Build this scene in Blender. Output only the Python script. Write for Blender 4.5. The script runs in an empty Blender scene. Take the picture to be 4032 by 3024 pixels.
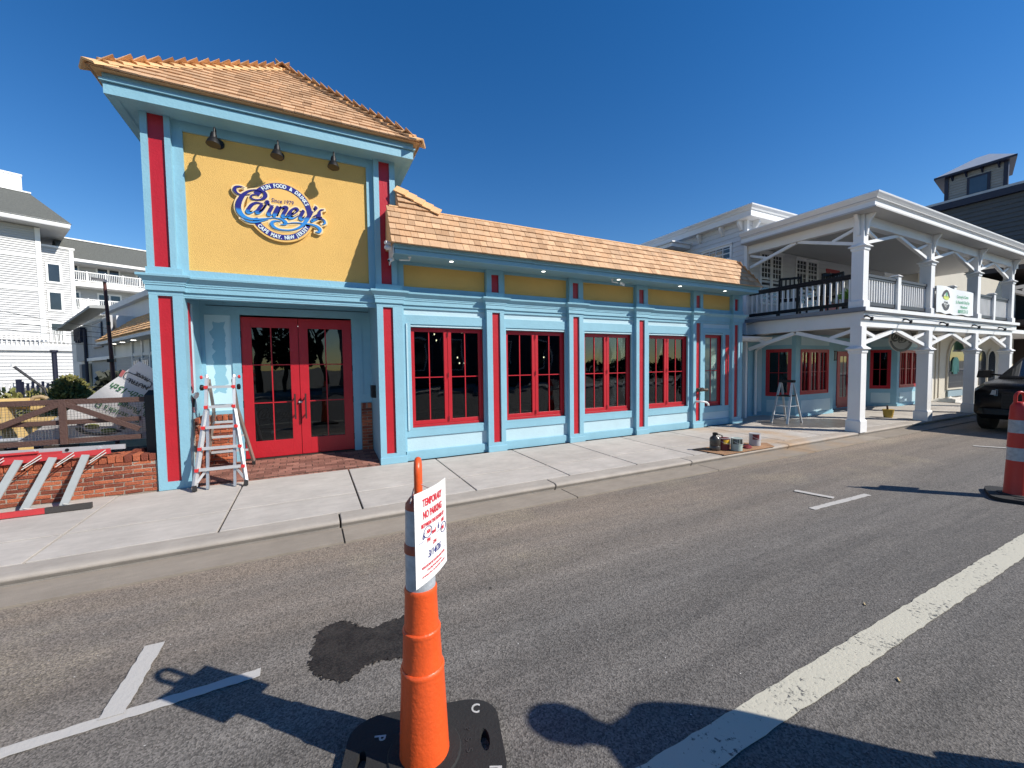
import bpy, bmesh, math, random
from mathutils import Vector, Matrix
random.seed(7)
SC = bpy.context.scene
COL = SC.collection
R = math.radians

# ------------------------------------------------------------------ camera
cd = bpy.data.cameras.new('camera')
cam = bpy.data.objects.new('camera', cd)
COL.objects.link(cam)
cd.sensor_width = 36.0
cd.lens = 14.204
cd.clip_start = 0.05
cd.clip_end = 2000
YAW, PIT, ROL = 0.4650468, 0.04562268, -0.01331423
_f = Vector((math.sin(YAW), math.cos(YAW), 0)); _r = Vector((math.cos(YAW), -math.sin(YAW), 0)); _u = Vector((0, 0, 1))
_f2 = _f*math.cos(PIT) - _u*math.sin(PIT); _u2 = _u*math.cos(PIT) + _f*math.sin(PIT)
_r3 = _r*math.cos(ROL) + _u2*math.sin(ROL); _u3 = _u2*math.cos(ROL) - _r*math.sin(ROL)
cam.matrix_world = Matrix(((_r3.x, _u3.x, -_f2.x, 0), (_r3.y, _u3.y, -_f2.y, 0), (_r3.z, _u3.z, -_f2.z, 1.46), (0, 0, 0, 1)))
SC.camera = cam

# ------------------------------------------------------------------ sky and sun
SUN_EL, SUN_AZ = 37.7, 134.8          # compass style azimuth of the sun, measured from +Y towards +X
w = bpy.data.worlds.new('World'); SC.world = w; w.use_nodes = True
nt = w.node_tree; nt.nodes.clear()
sky = nt.nodes.new('ShaderNodeTexSky'); sky.sky_type = 'NISHITA'; sky.sun_disc = False
sky.sun_elevation = R(SUN_EL); sky.sun_rotation = R(SUN_AZ)
sky.air_density = 1.0; sky.dust_density = 0.0; sky.ozone_density = 1.7; sky.altitude = 0
bg = nt.nodes.new('ShaderNodeBackground'); bg.inputs['Strength'].default_value = 0.108
wo = nt.nodes.new('ShaderNodeOutputWorld')
hs = nt.nodes.new('ShaderNodeHueSaturation'); hs.inputs['Saturation'].default_value = 1.40; hs.inputs['Hue'].default_value = .508
nt.links.new(sky.outputs[0], hs.inputs['Color']); nt.links.new(hs.outputs[0], bg.inputs[0]); nt.links.new(bg.outputs[0], wo.inputs[0])
sl = bpy.data.lights.new('sun', 'SUN'); sl.energy = 5.0; sl.angle = R(0.53); sl.color = (1.0, 0.94, 0.845)
so = bpy.data.objects.new('sun', sl); COL.objects.link(so)
_sd = Vector((math.sin(R(SUN_AZ))*math.cos(R(SUN_EL)), math.cos(R(SUN_AZ))*math.cos(R(SUN_EL)), math.sin(R(SUN_EL))))
so.rotation_euler = _sd.to_track_quat('Z', 'Y').to_euler()
so.location = (6, -6, 20)
SC.view_settings.view_transform = 'Standard'; SC.view_settings.look = 'None'
SC.view_settings.exposure = 0.3; SC.view_settings.gamma = 1.0; SC.view_settings.use_curve_mapping = False
SC.render.engine = 'CYCLES'

# ------------------------------------------------------------------ helpers
WLOC = {}                              # world location of every parent-able object

def tag(o, label=None, cat=None, group=None, kind=None):
    if label: o['label'] = label
    if cat: o['category'] = cat
    if group: o['group'] = group
    if kind: o['kind'] = kind
    return o

def thing(name, label, cat, loc=(0, 0, 0), group=None, kind=None):
    o = bpy.data.objects.new(name, None); COL.objects.link(o)
    o.empty_display_size = 0.2
    o.location = loc; WLOC[o.name] = Vector(loc)
    return tag(o, label, cat, group, kind)

class MB:
    def __init__(s): s.v = []; s.f = []; s.m = []
    def add(s, vs, fs, m=0):
        b = len(s.v); s.v += [tuple(p) for p in vs]
        s.f += [tuple(b+i for i in f) for f in fs]; s.m += [m]*len(fs); return s
    def box(s, x0, x1, y0, y1, z0, z1, m=0):
        vs = [(x0,y0,z0),(x1,y0,z0),(x1,y1,z0),(x0,y1,z0),(x0,y0,z1),(x1,y0,z1),(x1,y1,z1),(x0,y1,z1)]
        return s.add(vs, [(0,3,2,1),(4,5,6,7),(0,1,5,4),(1,2,6,5),(2,3,7,6),(3,0,4,7)], m)
    def fbox(s, F, u0, u1, w0, w1, z0, z1, m=0):
        """box in a wall frame: u along the wall, w outwards, z up"""
        P = F
        vs = [P(u0,w1,z0),P(u1,w1,z0),P(u1,w0,z0),P(u0,w0,z0),P(u0,w1,z1),P(u1,w1,z1),P(u1,w0,z1),P(u0,w0,z1)]
        return s.add(vs, [(0,3,2,1),(4,5,6,7),(0,1,5,4),(1,2,6,5),(2,3,7,6),(3,0,4,7)], m)
    def hexa(s, a, m=0):
        """8 points: bottom ring of 4, top ring of 4"""
        return s.add(a, [(0,3,2,1),(4,5,6,7),(0,1,5,4),(1,2,6,5),(2,3,7,6),(3,0,4,7)], m)
    def bar(s, a, b, w, h, m=0, up=(0,0,1)):
        """rectangular bar from a to b, w sideways, h along up"""
        a = Vector(a); b = Vector(b); d = (b-a).normalized(); up = Vector(up)
        if abs(d.dot(up)) > .98: up = Vector((0,1,0)) if abs(d.y) < .9 else Vector((1,0,0))
        sd = d.cross(up).normalized(); uu = sd.cross(d).normalized()
        r = [(-1,-1),(1,-1),(1,1),(-1,1)]
        vs = [a+sd*(w/2*i)+uu*(h/2*j) for i,j in r]+[b+sd*(w/2*i)+uu*(h/2*j) for i,j in r]
        return s.hexa(vs, m)
    def tube(s, pts, r, n=8, m=0, cap=True, closed=False):
        pts = [Vector(p) for p in pts]; k = len(pts)
        rs = r if isinstance(r, (list, tuple)) else [r]*k
        vs = []; prev = None
        for i, p in enumerate(pts):
            if closed: d = pts[(i+1) % k]-pts[i-1]
            else: d = pts[min(i+1,k-1)]-pts[max(i-1,0)]
            d.normalize()
            if prev is None:
                t = Vector((0,0,1)) if abs(d.z) < .9 else Vector((1,0,0)); a = d.cross(t).normalized()
            else: a = (prev-d*prev.dot(d)).normalized()
            prev = a; b = d.cross(a)
            vs += [p+(a*math.cos(2*math.pi*j/n)+b*math.sin(2*math.pi*j/n))*rs[i] for j in range(n)]
        fs = []
        for i in range(k if closed else k-1):
            i2 = (i+1) % k
            fs += [(i*n+j, i*n+(j+1)%n, i2*n+(j+1)%n, i2*n+j) for j in range(n)]
        if cap and not closed: fs += [tuple(range(n-1,-1,-1)), tuple((k-1)*n+j for j in range(n))]
        return s.add(vs, fs, m)
    def lathe(s, prof, c=(0,0,0), n=20, m=0, axis=None):
        """prof: list of (r, h) along z (or an axis Vector)"""
        c = Vector(c); ax = Vector(axis).normalized() if axis else Vector((0,0,1))
        t = Vector((1,0,0)) if abs(ax.x) < .9 else Vector((0,1,0)); a = (t-ax*t.dot(ax)).normalized(); b = ax.cross(a)
        vs = [c+ax*h+(a*math.cos(2*math.pi*j/n)+b*math.sin(2*math.pi*j/n))*max(r,1e-4) for r,h in prof for j in range(n)]
        fs = []
        for i in range(len(prof)-1): fs += [(i*n+j, i*n+(j+1)%n, (i+1)*n+(j+1)%n, (i+1)*n+j) for j in range(n)]
        fs += [tuple(range(n-1,-1,-1)), tuple((len(prof)-1)*n+j for j in range(n))]
        return s.add(vs, fs, m)
    def prism(s, poly, d, m=0):
        """poly: list of 3-d points, extruded by vector d"""
        d = Vector(d); n = len(poly); vs = [Vector(p) for p in poly]; vs += [p+d for p in vs]
        return s.add(vs, [tuple(range(n-1,-1,-1)), tuple(range(n,2*n))]+[(i,(i+1)%n,n+(i+1)%n,n+i) for i in range(n)], m)
    def sweep(s, path, prof, m=0):
        """prof (z, off) swept with mitres along a plan polyline, outward = right-hand side"""
        P = [Vector((x,y)) for x,y in path]; n = len(P); k = len(prof); vs = []
        for i in range(n):
            ns = []
            if i > 0: d = (P[i]-P[i-1]).normalized(); ns.append(Vector((d.y,-d.x)))
            if i < n-1: d = (P[i+1]-P[i]).normalized(); ns.append(Vector((d.y,-d.x)))
            o = ns[0] if len(ns) == 1 else (ns[0]+ns[1])/(1+ns[0].dot(ns[1]))
            vs += [(P[i].x+o.x*q, P[i].y+o.y*q, z) for z, q in prof]
        fs = [(i*k+j, (i+1)*k+j, (i+1)*k+j+1, i*k+j+1) for i in range(n-1) for j in range(k-1)]
        fs += [tuple(range(k)), tuple((n-1)*k+j for j in range(k-1,-1,-1))]
        return s.add(vs, fs, m)
    def mesh(s, name):
        me = bpy.data.meshes.new(name); me.from_pydata(s.v, [], s.f)
        for i, p in enumerate(me.polygons): p.material_index = s.m[i]
        me.update(); return me

def link_mesh(name, me, parent, loc, kind=None, label=None):
    o = bpy.data.objects.new(name, me); COL.objects.link(o)
    p = WLOC[parent.name] if parent else Vector((0,0,0))
    o.parent = parent; o.location = Vector(loc)-p; WLOC[o.name] = Vector(loc)
    if kind: o['kind'] = kind
    if label: o['label'] = label
    return o

def fix_normals(me):
    bm = bmesh.new(); bm.from_mesh(me); bmesh.ops.recalc_face_normals(bm, faces=bm.faces); bm.to_mesh(me); bm.free()

def obj(name, mb, mats, parent=None, kind=None, label=None, smooth=False, bevel=0, base=False):
    """mesh in world coordinates -> one object with its origin at its middle (or at its base)"""
    v = mb.v
    lo = Vector([min(p[i] for p in v) for i in range(3)]); hi = Vector([max(p[i] for p in v) for i in range(3)])
    c = (lo+hi)/2
    if base: c.z = lo.z
    mb.v = [(p[0]-c.x, p[1]-c.y, p[2]-c.z) for p in v]
    me = mb.mesh(name); fix_normals(me)
    for mm in (mats if isinstance(mats, (list, tuple)) else [mats]): me.materials.append(mm)
    if smooth:
        for p in me.polygons: p.use_smooth = True
        me.set_sharp_from_angle(angle=R(38))
    o = link_mesh(name, me, parent, c, kind, label)
    if bevel:
        b = o.modifiers.new('bevel', 'BEVEL'); b.width = bevel; b.segments = 2; b.limit_method = 'ANGLE'; b.angle_limit = R(40)
    return o

def frame(O, U, N):
    O = Vector(O); U = Vector(U).normalized(); N = Vector(N).normalized(); Z = Vector((0,0,1))
    return lambda u, w, z: O+U*u+N*w+Z*z

def text_mesh(body, size, extrude=.002, align='CENTER', sx=1.0, shear=0, sp=1.0, bold=0):
    c = bpy.data.curves.new('t', 'FONT'); c.body = body; c.size = size; c.extrude = extrude; c.align_x = align
    c.shear = shear; c.space_character = sp; c.offset = bold; c.resolution_u = 3
    o = bpy.data.objects.new('t', c); COL.objects.link(o)
    me = bpy.data.meshes.new_from_object(o.evaluated_get(bpy.context.evaluated_depsgraph_get()))
    bpy.data.objects.remove(o); bpy.data.curves.remove(c)
    mb = MB(); mb.v = [(v.co.x*sx, v.co.y, v.co.z) for v in me.vertices]; mb.f = [tuple(p.vertices) for p in me.polygons]; mb.m = [0]*len(mb.f)
    bpy.data.meshes.remove(me); return mb

def put(mb, fn):
    mb.v = [tuple(fn(*p)) for p in mb.v]; return mb

def shape2d(loops, thick):
    """filled 2-d outlines (holes allowed) -> MB in x, y, z = +-thick/2"""
    c = bpy.data.curves.new('s', 'CURVE'); c.dimensions = '2D'; c.fill_mode = 'BOTH'; c.extrude = thick/2
    for L in loops:
        sp = c.splines.new('POLY'); sp.points.add(len(L)-1); sp.use_cyclic_u = True
        for i, p in enumerate(L): sp.points[i].co = (p[0], p[1], 0, 1)
    o = bpy.data.objects.new('s', c); COL.objects.link(o)
    me = bpy.data.meshes.new_from_object(o.evaluated_get(bpy.context.evaluated_depsgraph_get()))
    bpy.data.objects.remove(o); bpy.data.curves.remove(c)
    mb = MB(); mb.v = [tuple(v.co) for v in me.vertices]; mb.f = [tuple(p.vertices) for p in me.polygons]; mb.m = [0]*len(mb.f)
    bpy.data.meshes.remove(me); return mb

def spline(pts, n=6):
    """Catmull-Rom through n-d tuples"""
    out = []
    for i in range(len(pts)-1):
        p0 = pts[max(i-1,0)]; p1 = pts[i]; p2 = pts[i+1]; p3 = pts[min(i+2,len(pts)-1)]
        for k in range(n):
            t = k/n; out.append(tuple(.5*(2*b+(c-a)*t+(2*a-5*b+4*c-d)*t*t+(3*b-a-3*c+d)*t**3) for a,b,c,d in zip(p0,p1,p2,p3)))
    out.append(tuple(pts[-1])); return out

def ribbon(mb, stroke, y, thick, grow=0, m=0):
    """brush stroke (x, z, half width) lying in a facade plane: front at y - thick"""
    S = spline(stroke); L = []; Rr = []
    for i, (x,z,h) in enumerate(S):
        a = S[max(i-1,0)]; b = S[min(i+1,len(S)-1)]; dx, dz = b[0]-a[0], b[1]-a[1]; q = math.hypot(dx,dz) or 1
        h = max(h, .0008)+grow; nx, nz = -dz/q*h, dx/q*h
        L.append((x+nx,z+nz)); Rr.append((x-nx,z-nz))
    if grow:
        for E, sg in ((0,-1),(-1,1)):
            a = S[0] if E == 0 else S[-1]; b = S[1] if E == 0 else S[-2]
            dx, dz = a[0]-b[0], a[1]-b[1]; q = math.hypot(dx,dz) or 1
            dx *= grow/q; dz *= grow/q
            L[E] = (L[E][0]+dx, L[E][1]+dz); Rr[E] = (Rr[E][0]+dx, Rr[E][1]+dz)
    n = len(S); vs = [(p[0],y-thick,p[1]) for p in L]+[(p[0],y-thick,p[1]) for p in Rr]+[(p[0],y,p[1]) for p in L]+[(p[0],y,p[1]) for p in Rr]
    fs = []
    for i in range(n-1):
        fs += [(i,i+1,n+i+1,n+i),(i,2*n+i,2*n+i+1,i+1),(n+i,n+i+1,3*n+i+1,3*n+i)]
    fs += [(0,n,3*n,2*n),(n-1,3*n-1,4*n-1,2*n-1)]
    return mb.add(vs, fs, m)

# ------------------------------------------------------------------ materials
def new_mat(name):
    m = bpy.data.materials.new(name); m.use_nodes = True
    t = m.node_tree; return m, t, t.nodes['Principled BSDF'], t.nodes.new, t.links.new

def paint(name, c, rough=.55, var=.06, scale=3.0, bump=.02, bscale=60, metal=0, spec=.5, tint=None, grime=0, coat=0, per=0):
    """painted / plain surface: colour drifts in large and small patches, light relief, optional dirt and per-piece change"""
    m, t, b, N, L = new_mat(name)
    geo = N('ShaderNodeNewGeometry')
    n1 = N('ShaderNodeTexNoise'); n1.inputs['Scale'].default_value = scale; n1.inputs['Detail'].default_value = 6; n1.inputs['Roughness'].default_value = .65
    L(geo.outputs['Position'], n1.inputs['Vector'])
    mp = N('ShaderNodeMapRange'); mp.inputs['From Min'].default_value = .25; mp.inputs['From Max'].default_value = .75
    mp.inputs['To Min'].default_value = 1-var; mp.inputs['To Max'].default_value = 1+var
    L(n1.outputs[0], mp.inputs['Value'])
    val = mp.outputs[0]
    if per:
        oi = N('ShaderNodeObjectInfo'); ad = N('ShaderNodeMath'); ad.operation = 'ADD'
        L(oi.outputs['Random'], ad.inputs[0]); L(geo.outputs['Random Per Island'], ad.inputs[1])
        fr = N('ShaderNodeMath'); fr.operation = 'FRACT'; L(ad.outputs[0], fr.inputs[0])
        m2 = N('ShaderNodeMapRange'); m2.inputs['To Min'].default_value = 1-per; m2.inputs['To Max'].default_value = 1+per
        L(fr.outputs[0], m2.inputs['Value'])
        mu = N('ShaderNodeMath'); mu.operation = 'MULTIPLY'; L(val, mu.inputs[0]); L(m2.outputs[0], mu.inputs[1]); val = mu.outputs[0]
    sc = N('ShaderNodeVectorMath'); sc.operation = 'SCALE'
    if tint:
        mx = N('ShaderNodeMix'); mx.data_type = 'RGBA'; mx.inputs['A'].default_value = (*c,1); mx.inputs['B'].default_value = (*tint,1)
        src = fr.outputs[0] if per else n1.outputs[0]
        L(src, mx.inputs['Factor']); L(mx.outputs['Result'], sc.inputs[0])
    else: sc.inputs[0].default_value = c
    L(val, sc.inputs['Scale'])
    last = sc.outputs[0]
    if grime:
        n3 = N('ShaderNodeTexNoise'); n3.inputs['Scale'].default_value = 1.7; n3.inputs['Detail'].default_value = 9; n3.inputs['Roughness'].default_value = .7
        L(geo.outputs['Position'], n3.inputs['Vector'])
        r3 = N('ShaderNodeMapRange'); r3.inputs['From Min'].default_value = .5; r3.inputs['From Max'].default_value = .8; r3.inputs['To Max'].default_value = grime
        L(n3.outputs[0], r3.inputs['Value'])
        g = N('ShaderNodeMix'); g.data_type = 'RGBA'; g.inputs['B'].default_value = (c[0]*.45,c[1]*.42,c[2]*.36,1)
        L(r3.outputs[0], g.inputs['Factor']); L(last, g.inputs['A']); last = g.outputs['Result']
    L(last, b.inputs['Base Color'])
    b.inputs['Roughness'].default_value = rough; b.inputs['Metallic'].default_value = metal; b.inputs['Specular IOR Level'].default_value = spec
    if coat: b.inputs['Coat Weight'].default_value = coat; b.inputs['Coat Roughness'].default_value = .05
    if bump:
        n2 = N('ShaderNodeTexNoise'); n2.inputs['Scale'].default_value = bscale; n2.inputs['Detail'].default_value = 4
        L(geo.outputs['Position'], n2.inputs['Vector'])
        bu = N('ShaderNodeBump'); bu.inputs['Strength'].default_value = 1; bu.inputs['Distance'].default_value = bump*.1
        L(n2.outputs[0], bu.inputs['Height']); L(bu.outputs[0], b.inputs['Normal'])
    return m

def emit(name, c, s):
    m, t, b, N, L = new_mat(name)
    b.inputs['Base Color'].default_value = (*c,1); b.inputs['Emission Color'].default_value = (*c,1); b.inputs['Emission Strength'].default_value = s
    return m

def glass(name, tint=(.45,.5,.5), boost=1.0):
    m, t, b, N, L = new_mat(name); t.nodes.remove(b); out = t.nodes['Material Output']
    tr = N('ShaderNodeBsdfTransparent'); tr.inputs[0].default_value = (*tint,1)
    gl = N('ShaderNodeBsdfGlossy'); gl.inputs['Roughness'].default_value = .012; gl.inputs['Color'].default_value = (.95,.98,1,1)
    geo = N('ShaderNodeNewGeometry'); n = N('ShaderNodeTexNoise'); n.inputs['Scale'].default_value = 2.2; n.inputs['Detail'].default_value = 1
    L(geo.outputs['Position'], n.inputs['Vector']); bu = N('ShaderNodeBump'); bu.inputs['Distance'].default_value = .004; bu.inputs['Strength'].default_value = .6
    L(n.outputs[0], bu.inputs['Height']); L(bu.outputs[0], gl.inputs['Normal'])
    fr = N('ShaderNodeFresnel'); fr.inputs['IOR'].default_value = 1.52
    mu = N('ShaderNodeMath'); mu.operation = 'MULTIPLY'; mu.use_clamp = True; mu.inputs[1].default_value = boost; L(fr.outputs[0], mu.inputs[0])
    mx = N('ShaderNodeMixShader'); L(mu.outputs[0], mx.inputs[0]); L(tr.outputs[0], mx.inputs[1]); L(gl.outputs[0], mx.inputs[2])
    L(mx.outputs[0], out.inputs[0]); return m

def wood(name, c1, c2, rough=.7, stretch=(30,30,2.5), per=.2, bump=.05):
    """grain along local z of each piece, colour changes from piece to piece"""
    m, t, b, N, L = new_mat(name)
    tc = N('ShaderNodeTexCoord'); mp = N('ShaderNodeMapping'); mp.inputs['Scale'].default_value = stretch
    oi = N('ShaderNodeObjectInfo'); geo = N('ShaderNodeNewGeometry')
    ad = N('ShaderNodeMath'); ad.operation = 'ADD'; L(oi.outputs['Random'], ad.inputs[0]); L(geo.outputs['Random Per Island'], ad.inputs[1])
    fr = N('ShaderNodeMath'); fr.operation = 'FRACT'; L(ad.outputs[0], fr.inputs[0])
    va = N('ShaderNodeVectorMath'); va.operation = 'ADD'; sc = N('ShaderNodeVectorMath'); sc.operation = 'SCALE'
    sc.inputs[0].default_value = (13,7,9); L(ad.outputs[0], sc.inputs['Scale'])
    L(tc.outputs['Object'], va.inputs[0]); L(sc.outputs[0], va.inputs[1]); L(va.outputs[0], mp.inputs['Vector'])
    n = N('ShaderNodeTexNoise'); n.inputs['Scale'].default_value = 2.2; n.inputs['Detail'].default_value = 6; n.inputs['Roughness'].default_value = .65
    L(mp.outputs[0], n.inputs['Vector'])
    cr = N('ShaderNodeMix'); cr.data_type = 'RGBA'; cr.inputs['A'].default_value = (*c1,1); cr.inputs['B'].default_value = (*c2,1)
    a2 = N('ShaderNodeMath'); a2.operation = 'MULTIPLY_ADD'; a2.inputs[1].default_value = .6; L(fr.outputs[0], a2.inputs[0])
    a3 = N('ShaderNodeMapRange'); a3.inputs['From Min'].default_value = .3; a3.inputs['From Max'].default_value = .7; a3.inputs['To Max'].default_value = .5
    L(n.outputs[0], a3.inputs['Value']); L(a3.outputs[0], a2.inputs[2]); L(a2.outputs[0], cr.inputs['Factor'])
    m2 = N('ShaderNodeMapRange'); m2.inputs['To Min'].default_value = 1-per; m2.inputs['To Max'].default_value = 1+per
    f2 = N('ShaderNodeMath'); f2.operation = 'MULTIPLY'; f2.inputs[1].default_value = 7.31; L(fr.outputs[0], f2.inputs[0])
    f3 = N('ShaderNodeMath'); f3.operation = 'FRACT'; L(f2.outputs[0], f3.inputs[0]); L(f3.outputs[0], m2.inputs['Value'])
    s2 = N('ShaderNodeVectorMath'); s2.operation = 'SCALE'; L(cr.outputs['Result'], s2.inputs[0]); L(m2.outputs[0], s2.inputs['Scale'])
    L(s2.outputs[0], b.inputs['Base Color']); b.inputs['Roughness'].default_value = rough
    bu = N('ShaderNodeBump'); bu.inputs['Distance'].default_value = bump*.1; L(n.outputs[0], bu.inputs['Height']); L(bu.outputs[0], b.inputs['Normal'])
    return m

BLUE = paint('light blue trim paint', (.235,.455,.56), .5, .07, 3.0, .03, 45, grime=.16)
PALE = paint('pale blue panel paint', (.45,.62,.68), .5, .06, 2.5, .03, 45, grime=.1)
RED = paint('red gloss paint', (.44,.012,.022), .38, .09, 5, .03, 45, grime=.2)
YEL = paint('yellow stucco paint', (.77,.475,.135), .75, .07, 1.6, .10, 140)
WHITE = paint('white paint', (.78,.78,.77), .5, .04, 2.0, .03, 70, grime=.12)
WSIDE = paint('white siding paint', (.62,.63,.64), .55, .05, 2.0, .03, 50, grime=.15)
VINYL = paint('white vinyl siding', (.50,.505,.51), .5, .03, .6, 0)
GREYT = paint('grey deck paint', (.22,.23,.25), .6, .08, 3, .03, 60)
CEDAR = wood('fresh cedar shingle', (.64,.42,.25), (.46,.26,.13), .75, (38,38,3), .17, .05)
CEDARD = wood('sawn cedar cap', (.80,.52,.27), (.66,.37,.16), .7, (20,20,3), .12, .04)
BLACK = paint('black metal', (.008,.008,.009), .5, .1, 5, .01, spec=.35)
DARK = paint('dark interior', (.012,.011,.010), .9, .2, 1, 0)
GLASS = glass('window glass', (.34,.38,.39), 1.35)
FARGLASS = paint('dark far glass', (.025,.032,.04), .04, .3, .5, 0, spec=.8)
ALU = paint('aluminium', (.58,.59,.60), .48, .08, 6, .01, 200, metal=.45)
STEELW = paint('dull white metal', (.62,.63,.64), .4, .05, 5, 0)
REDPL = paint('red plastic', (.62,.03,.03), .45, .05, 5, 0)
REDFG = paint('red fibreglass', (.52,.045,.05), .42, .12, 6, .02, 120)
BRICK = paint('red brick', (.27,.066,.038), .9, .22, 14, .2, 120, tint=(.44,.125,.055), per=.30)
MORTAR = paint('mortar', (.50,.42,.34), .95, .15, 9, .3, 150)
PAVER = paint('brick paver', (.26,.105,.075), .92, .18, 9, .25, 120, tint=(.37,.17,.125), per=.22)
BROWN = paint('brown stain', (.085,.045,.035), .65, .12, 6, .06, 60)
NAVY = paint('dark navy trim', (.012,.014,.035), .5, .1, 3, 0)
ROOFG = paint('grey asphalt shingle', (.11,.115,.105), .95, .35, 9, .2, 40)
RUBBER = paint('black rubber', (.016,.016,.016), .8, .3, 9, .025, 120)
CASTW = paint('concrete kerb', (.40,.37,.33), .9, .14, 5, .25, 70, grime=.5)
# ------------------------------------------------------------------ ground materials
def asphalt():
    m, t, b, N, L = new_mat('asphalt')
    geo = N('ShaderNodeNewGeometry'); sep = N('ShaderNodeSeparateXYZ'); L(geo.outputs['Position'], sep.inputs[0])
    def noise(scale, det=5, rough=.6, vec=None):
        n = N('ShaderNodeTexNoise'); n.inputs['Scale'].default_value = scale; n.inputs['Detail'].default_value = det; n.inputs['Roughness'].default_value = rough
        L(vec or geo.outputs['Position'], n.inputs['Vector']); return n.outputs[0]
    def rng(v, a, b_, c, d):
        r = N('ShaderNodeMapRange'); r.inputs['From Min'].default_value = a; r.inputs['From Max'].default_value = b_; r.inputs['To Min'].default_value = c; r.inputs['To Max'].default_value = d
        L(v, r.inputs['Value']); return r.outputs[0]
    def mth(op, a, b_):
        q = N('ShaderNodeMath'); q.operation = op
        for i, v in enumerate((a, b_)):
            if isinstance(v, (int, float)): q.inputs[i].default_value = v
            else: L(v, q.inputs[i])
        return q.outputs[0]
    mp = N('ShaderNodeMapping'); mp.inputs['Scale'].default_value = (.22, 1.3, 1); L(geo.outputs['Position'], mp.inputs['Vector'])
    streak = noise(1.4, 8, .68, mp.outputs[0])
    mp2 = N('ShaderNodeMapping'); mp2.inputs['Scale'].default_value = (.5, 3.2, 1); L(geo.outputs['Position'], mp2.inputs['Vector'])
    streak2 = noise(2.6, 8, .7, mp2.outputs[0])
    blot = noise(.9, 6, .6)
    fine = noise(95, 3, .7)
    # pale traffic dust close to the gutter, thinning out towards the lane
    y = sep.outputs['Y']
    band = mth('MULTIPLY', rng(y, 1.9, 3.7, 0, 1), rng(streak, .33, .58, .35, 1.0))
    wear = rng(y, 1.0, 1.8, .0, .3)
    base = N('ShaderNodeMix'); base.data_type = 'RGBA'; base.inputs['A'].default_value = (.097,.092,.086,1); base.inputs['B'].default_value = (.160,.147,.132,1)
    L(mth('ADD', rng(streak2, .3, .7, 0, .75), wear), base.inputs['Factor'])
    d = N('ShaderNodeMix'); d.data_type = 'RGBA'; d.inputs['B'].default_value = (.27,.215,.165,1); L(base.outputs['Result'], d.inputs['A']); L(mth('MULTIPLY', band, .95), d.inputs['Factor'])
    # sandy scatters
    sand = mth('MULTIPLY', mth('MULTIPLY', rng(blot, .53, .66, 0, 1), rng(fine, .45, .6, 0, 1)), rng(y, 2.0, 2.7, 0, 1))
    e = N('ShaderNodeMix'); e.data_type = 'RGBA'; e.inputs['B'].default_value = (.34,.29,.20,1); L(d.outputs['Result'], e.inputs['A']); L(mth('MULTIPLY', sand, .75), e.inputs['Factor'])
    # stones in the surface: every aggregate grain has its own tone
    vo = N('ShaderNodeTexVoronoi'); vo.inputs['Scale'].default_value = 150; L(geo.outputs['Position'], vo.inputs['Vector'])
    sx = N('ShaderNodeSeparateColor'); L(vo.outputs['Color'], sx.inputs[0])
    grain = rng(sx.outputs[0], 0, 1, .5, 1.5)
    vo2 = N('ShaderNodeTexVoronoi'); vo2.inputs['Scale'].default_value = 42; L(geo.outputs['Position'], vo2.inputs['Vector'])
    s2 = N('ShaderNodeSeparateColor'); L(vo2.outputs['Color'], s2.inputs[0])
    speck = mth('MULTIPLY', rng(s2.outputs[1], .972, .98, 0, 1), rng(vo2.outputs['Distance'], .10, .16, 1, 0))
    sc = N('ShaderNodeVectorMath'); sc.operation = 'SCALE'; L(e.outputs['Result'], sc.inputs[0]); L(grain, sc.inputs['Scale'])
    g = N('ShaderNodeMix'); g.data_type = 'RGBA'; g.inputs['B'].default_value = (.6,.58,.54,1); L(sc.outputs[0], g.inputs['A']); L(speck, g.inputs['Factor'])
    vo3 = N('ShaderNodeTexVoronoi'); vo3.inputs['Scale'].default_value = 2.6; L(geo.outputs['Position'], vo3.inputs['Vector']); s3 = N('ShaderNodeSeparateColor'); L(vo3.outputs['Color'], s3.inputs[0])
    spot = mth('MULTIPLY', rng(s3.outputs[0], .62, .64, 0, .75), rng(mth('ADD', vo3.outputs['Distance'], mth('MULTIPLY', fine, .05)), .05, .075, 1, 0))
    g2 = N('ShaderNodeMix'); g2.data_type = 'RGBA'; g2.inputs['B'].default_value = (.025,.023,.021,1); L(g.outputs['Result'], g2.inputs['A']); L(spot, g2.inputs['Factor'])
    trk = N('ShaderNodeMapping'); trk.inputs['Scale'].default_value = (.06, 2.1, 1); L(geo.outputs['Position'], trk.inputs['Vector'])
    tone = rng(noise(1.6, 4, .55, trk.outputs[0]), .3, .7, .80, 1.18)
    sc2 = N('ShaderNodeVectorMath'); sc2.operation = 'SCALE'; L(g2.outputs['Result'], sc2.inputs[0]); L(tone, sc2.inputs['Scale'])
    L(sc2.outputs[0], b.inputs['Base Color']); b.inputs['Roughness'].default_value = .88; b.inputs['Specular IOR Level'].default_value = .35
    bu = N('ShaderNodeBump'); bu.inputs['Distance'].default_value = .003; bu.inputs['Strength'].default_value = .7
    L(mth('ADD', vo.outputs['Distance'], fine), bu.inputs['Height']); L(bu.outputs[0], b.inputs['Normal'])
    return m
ASPH = asphalt()

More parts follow.
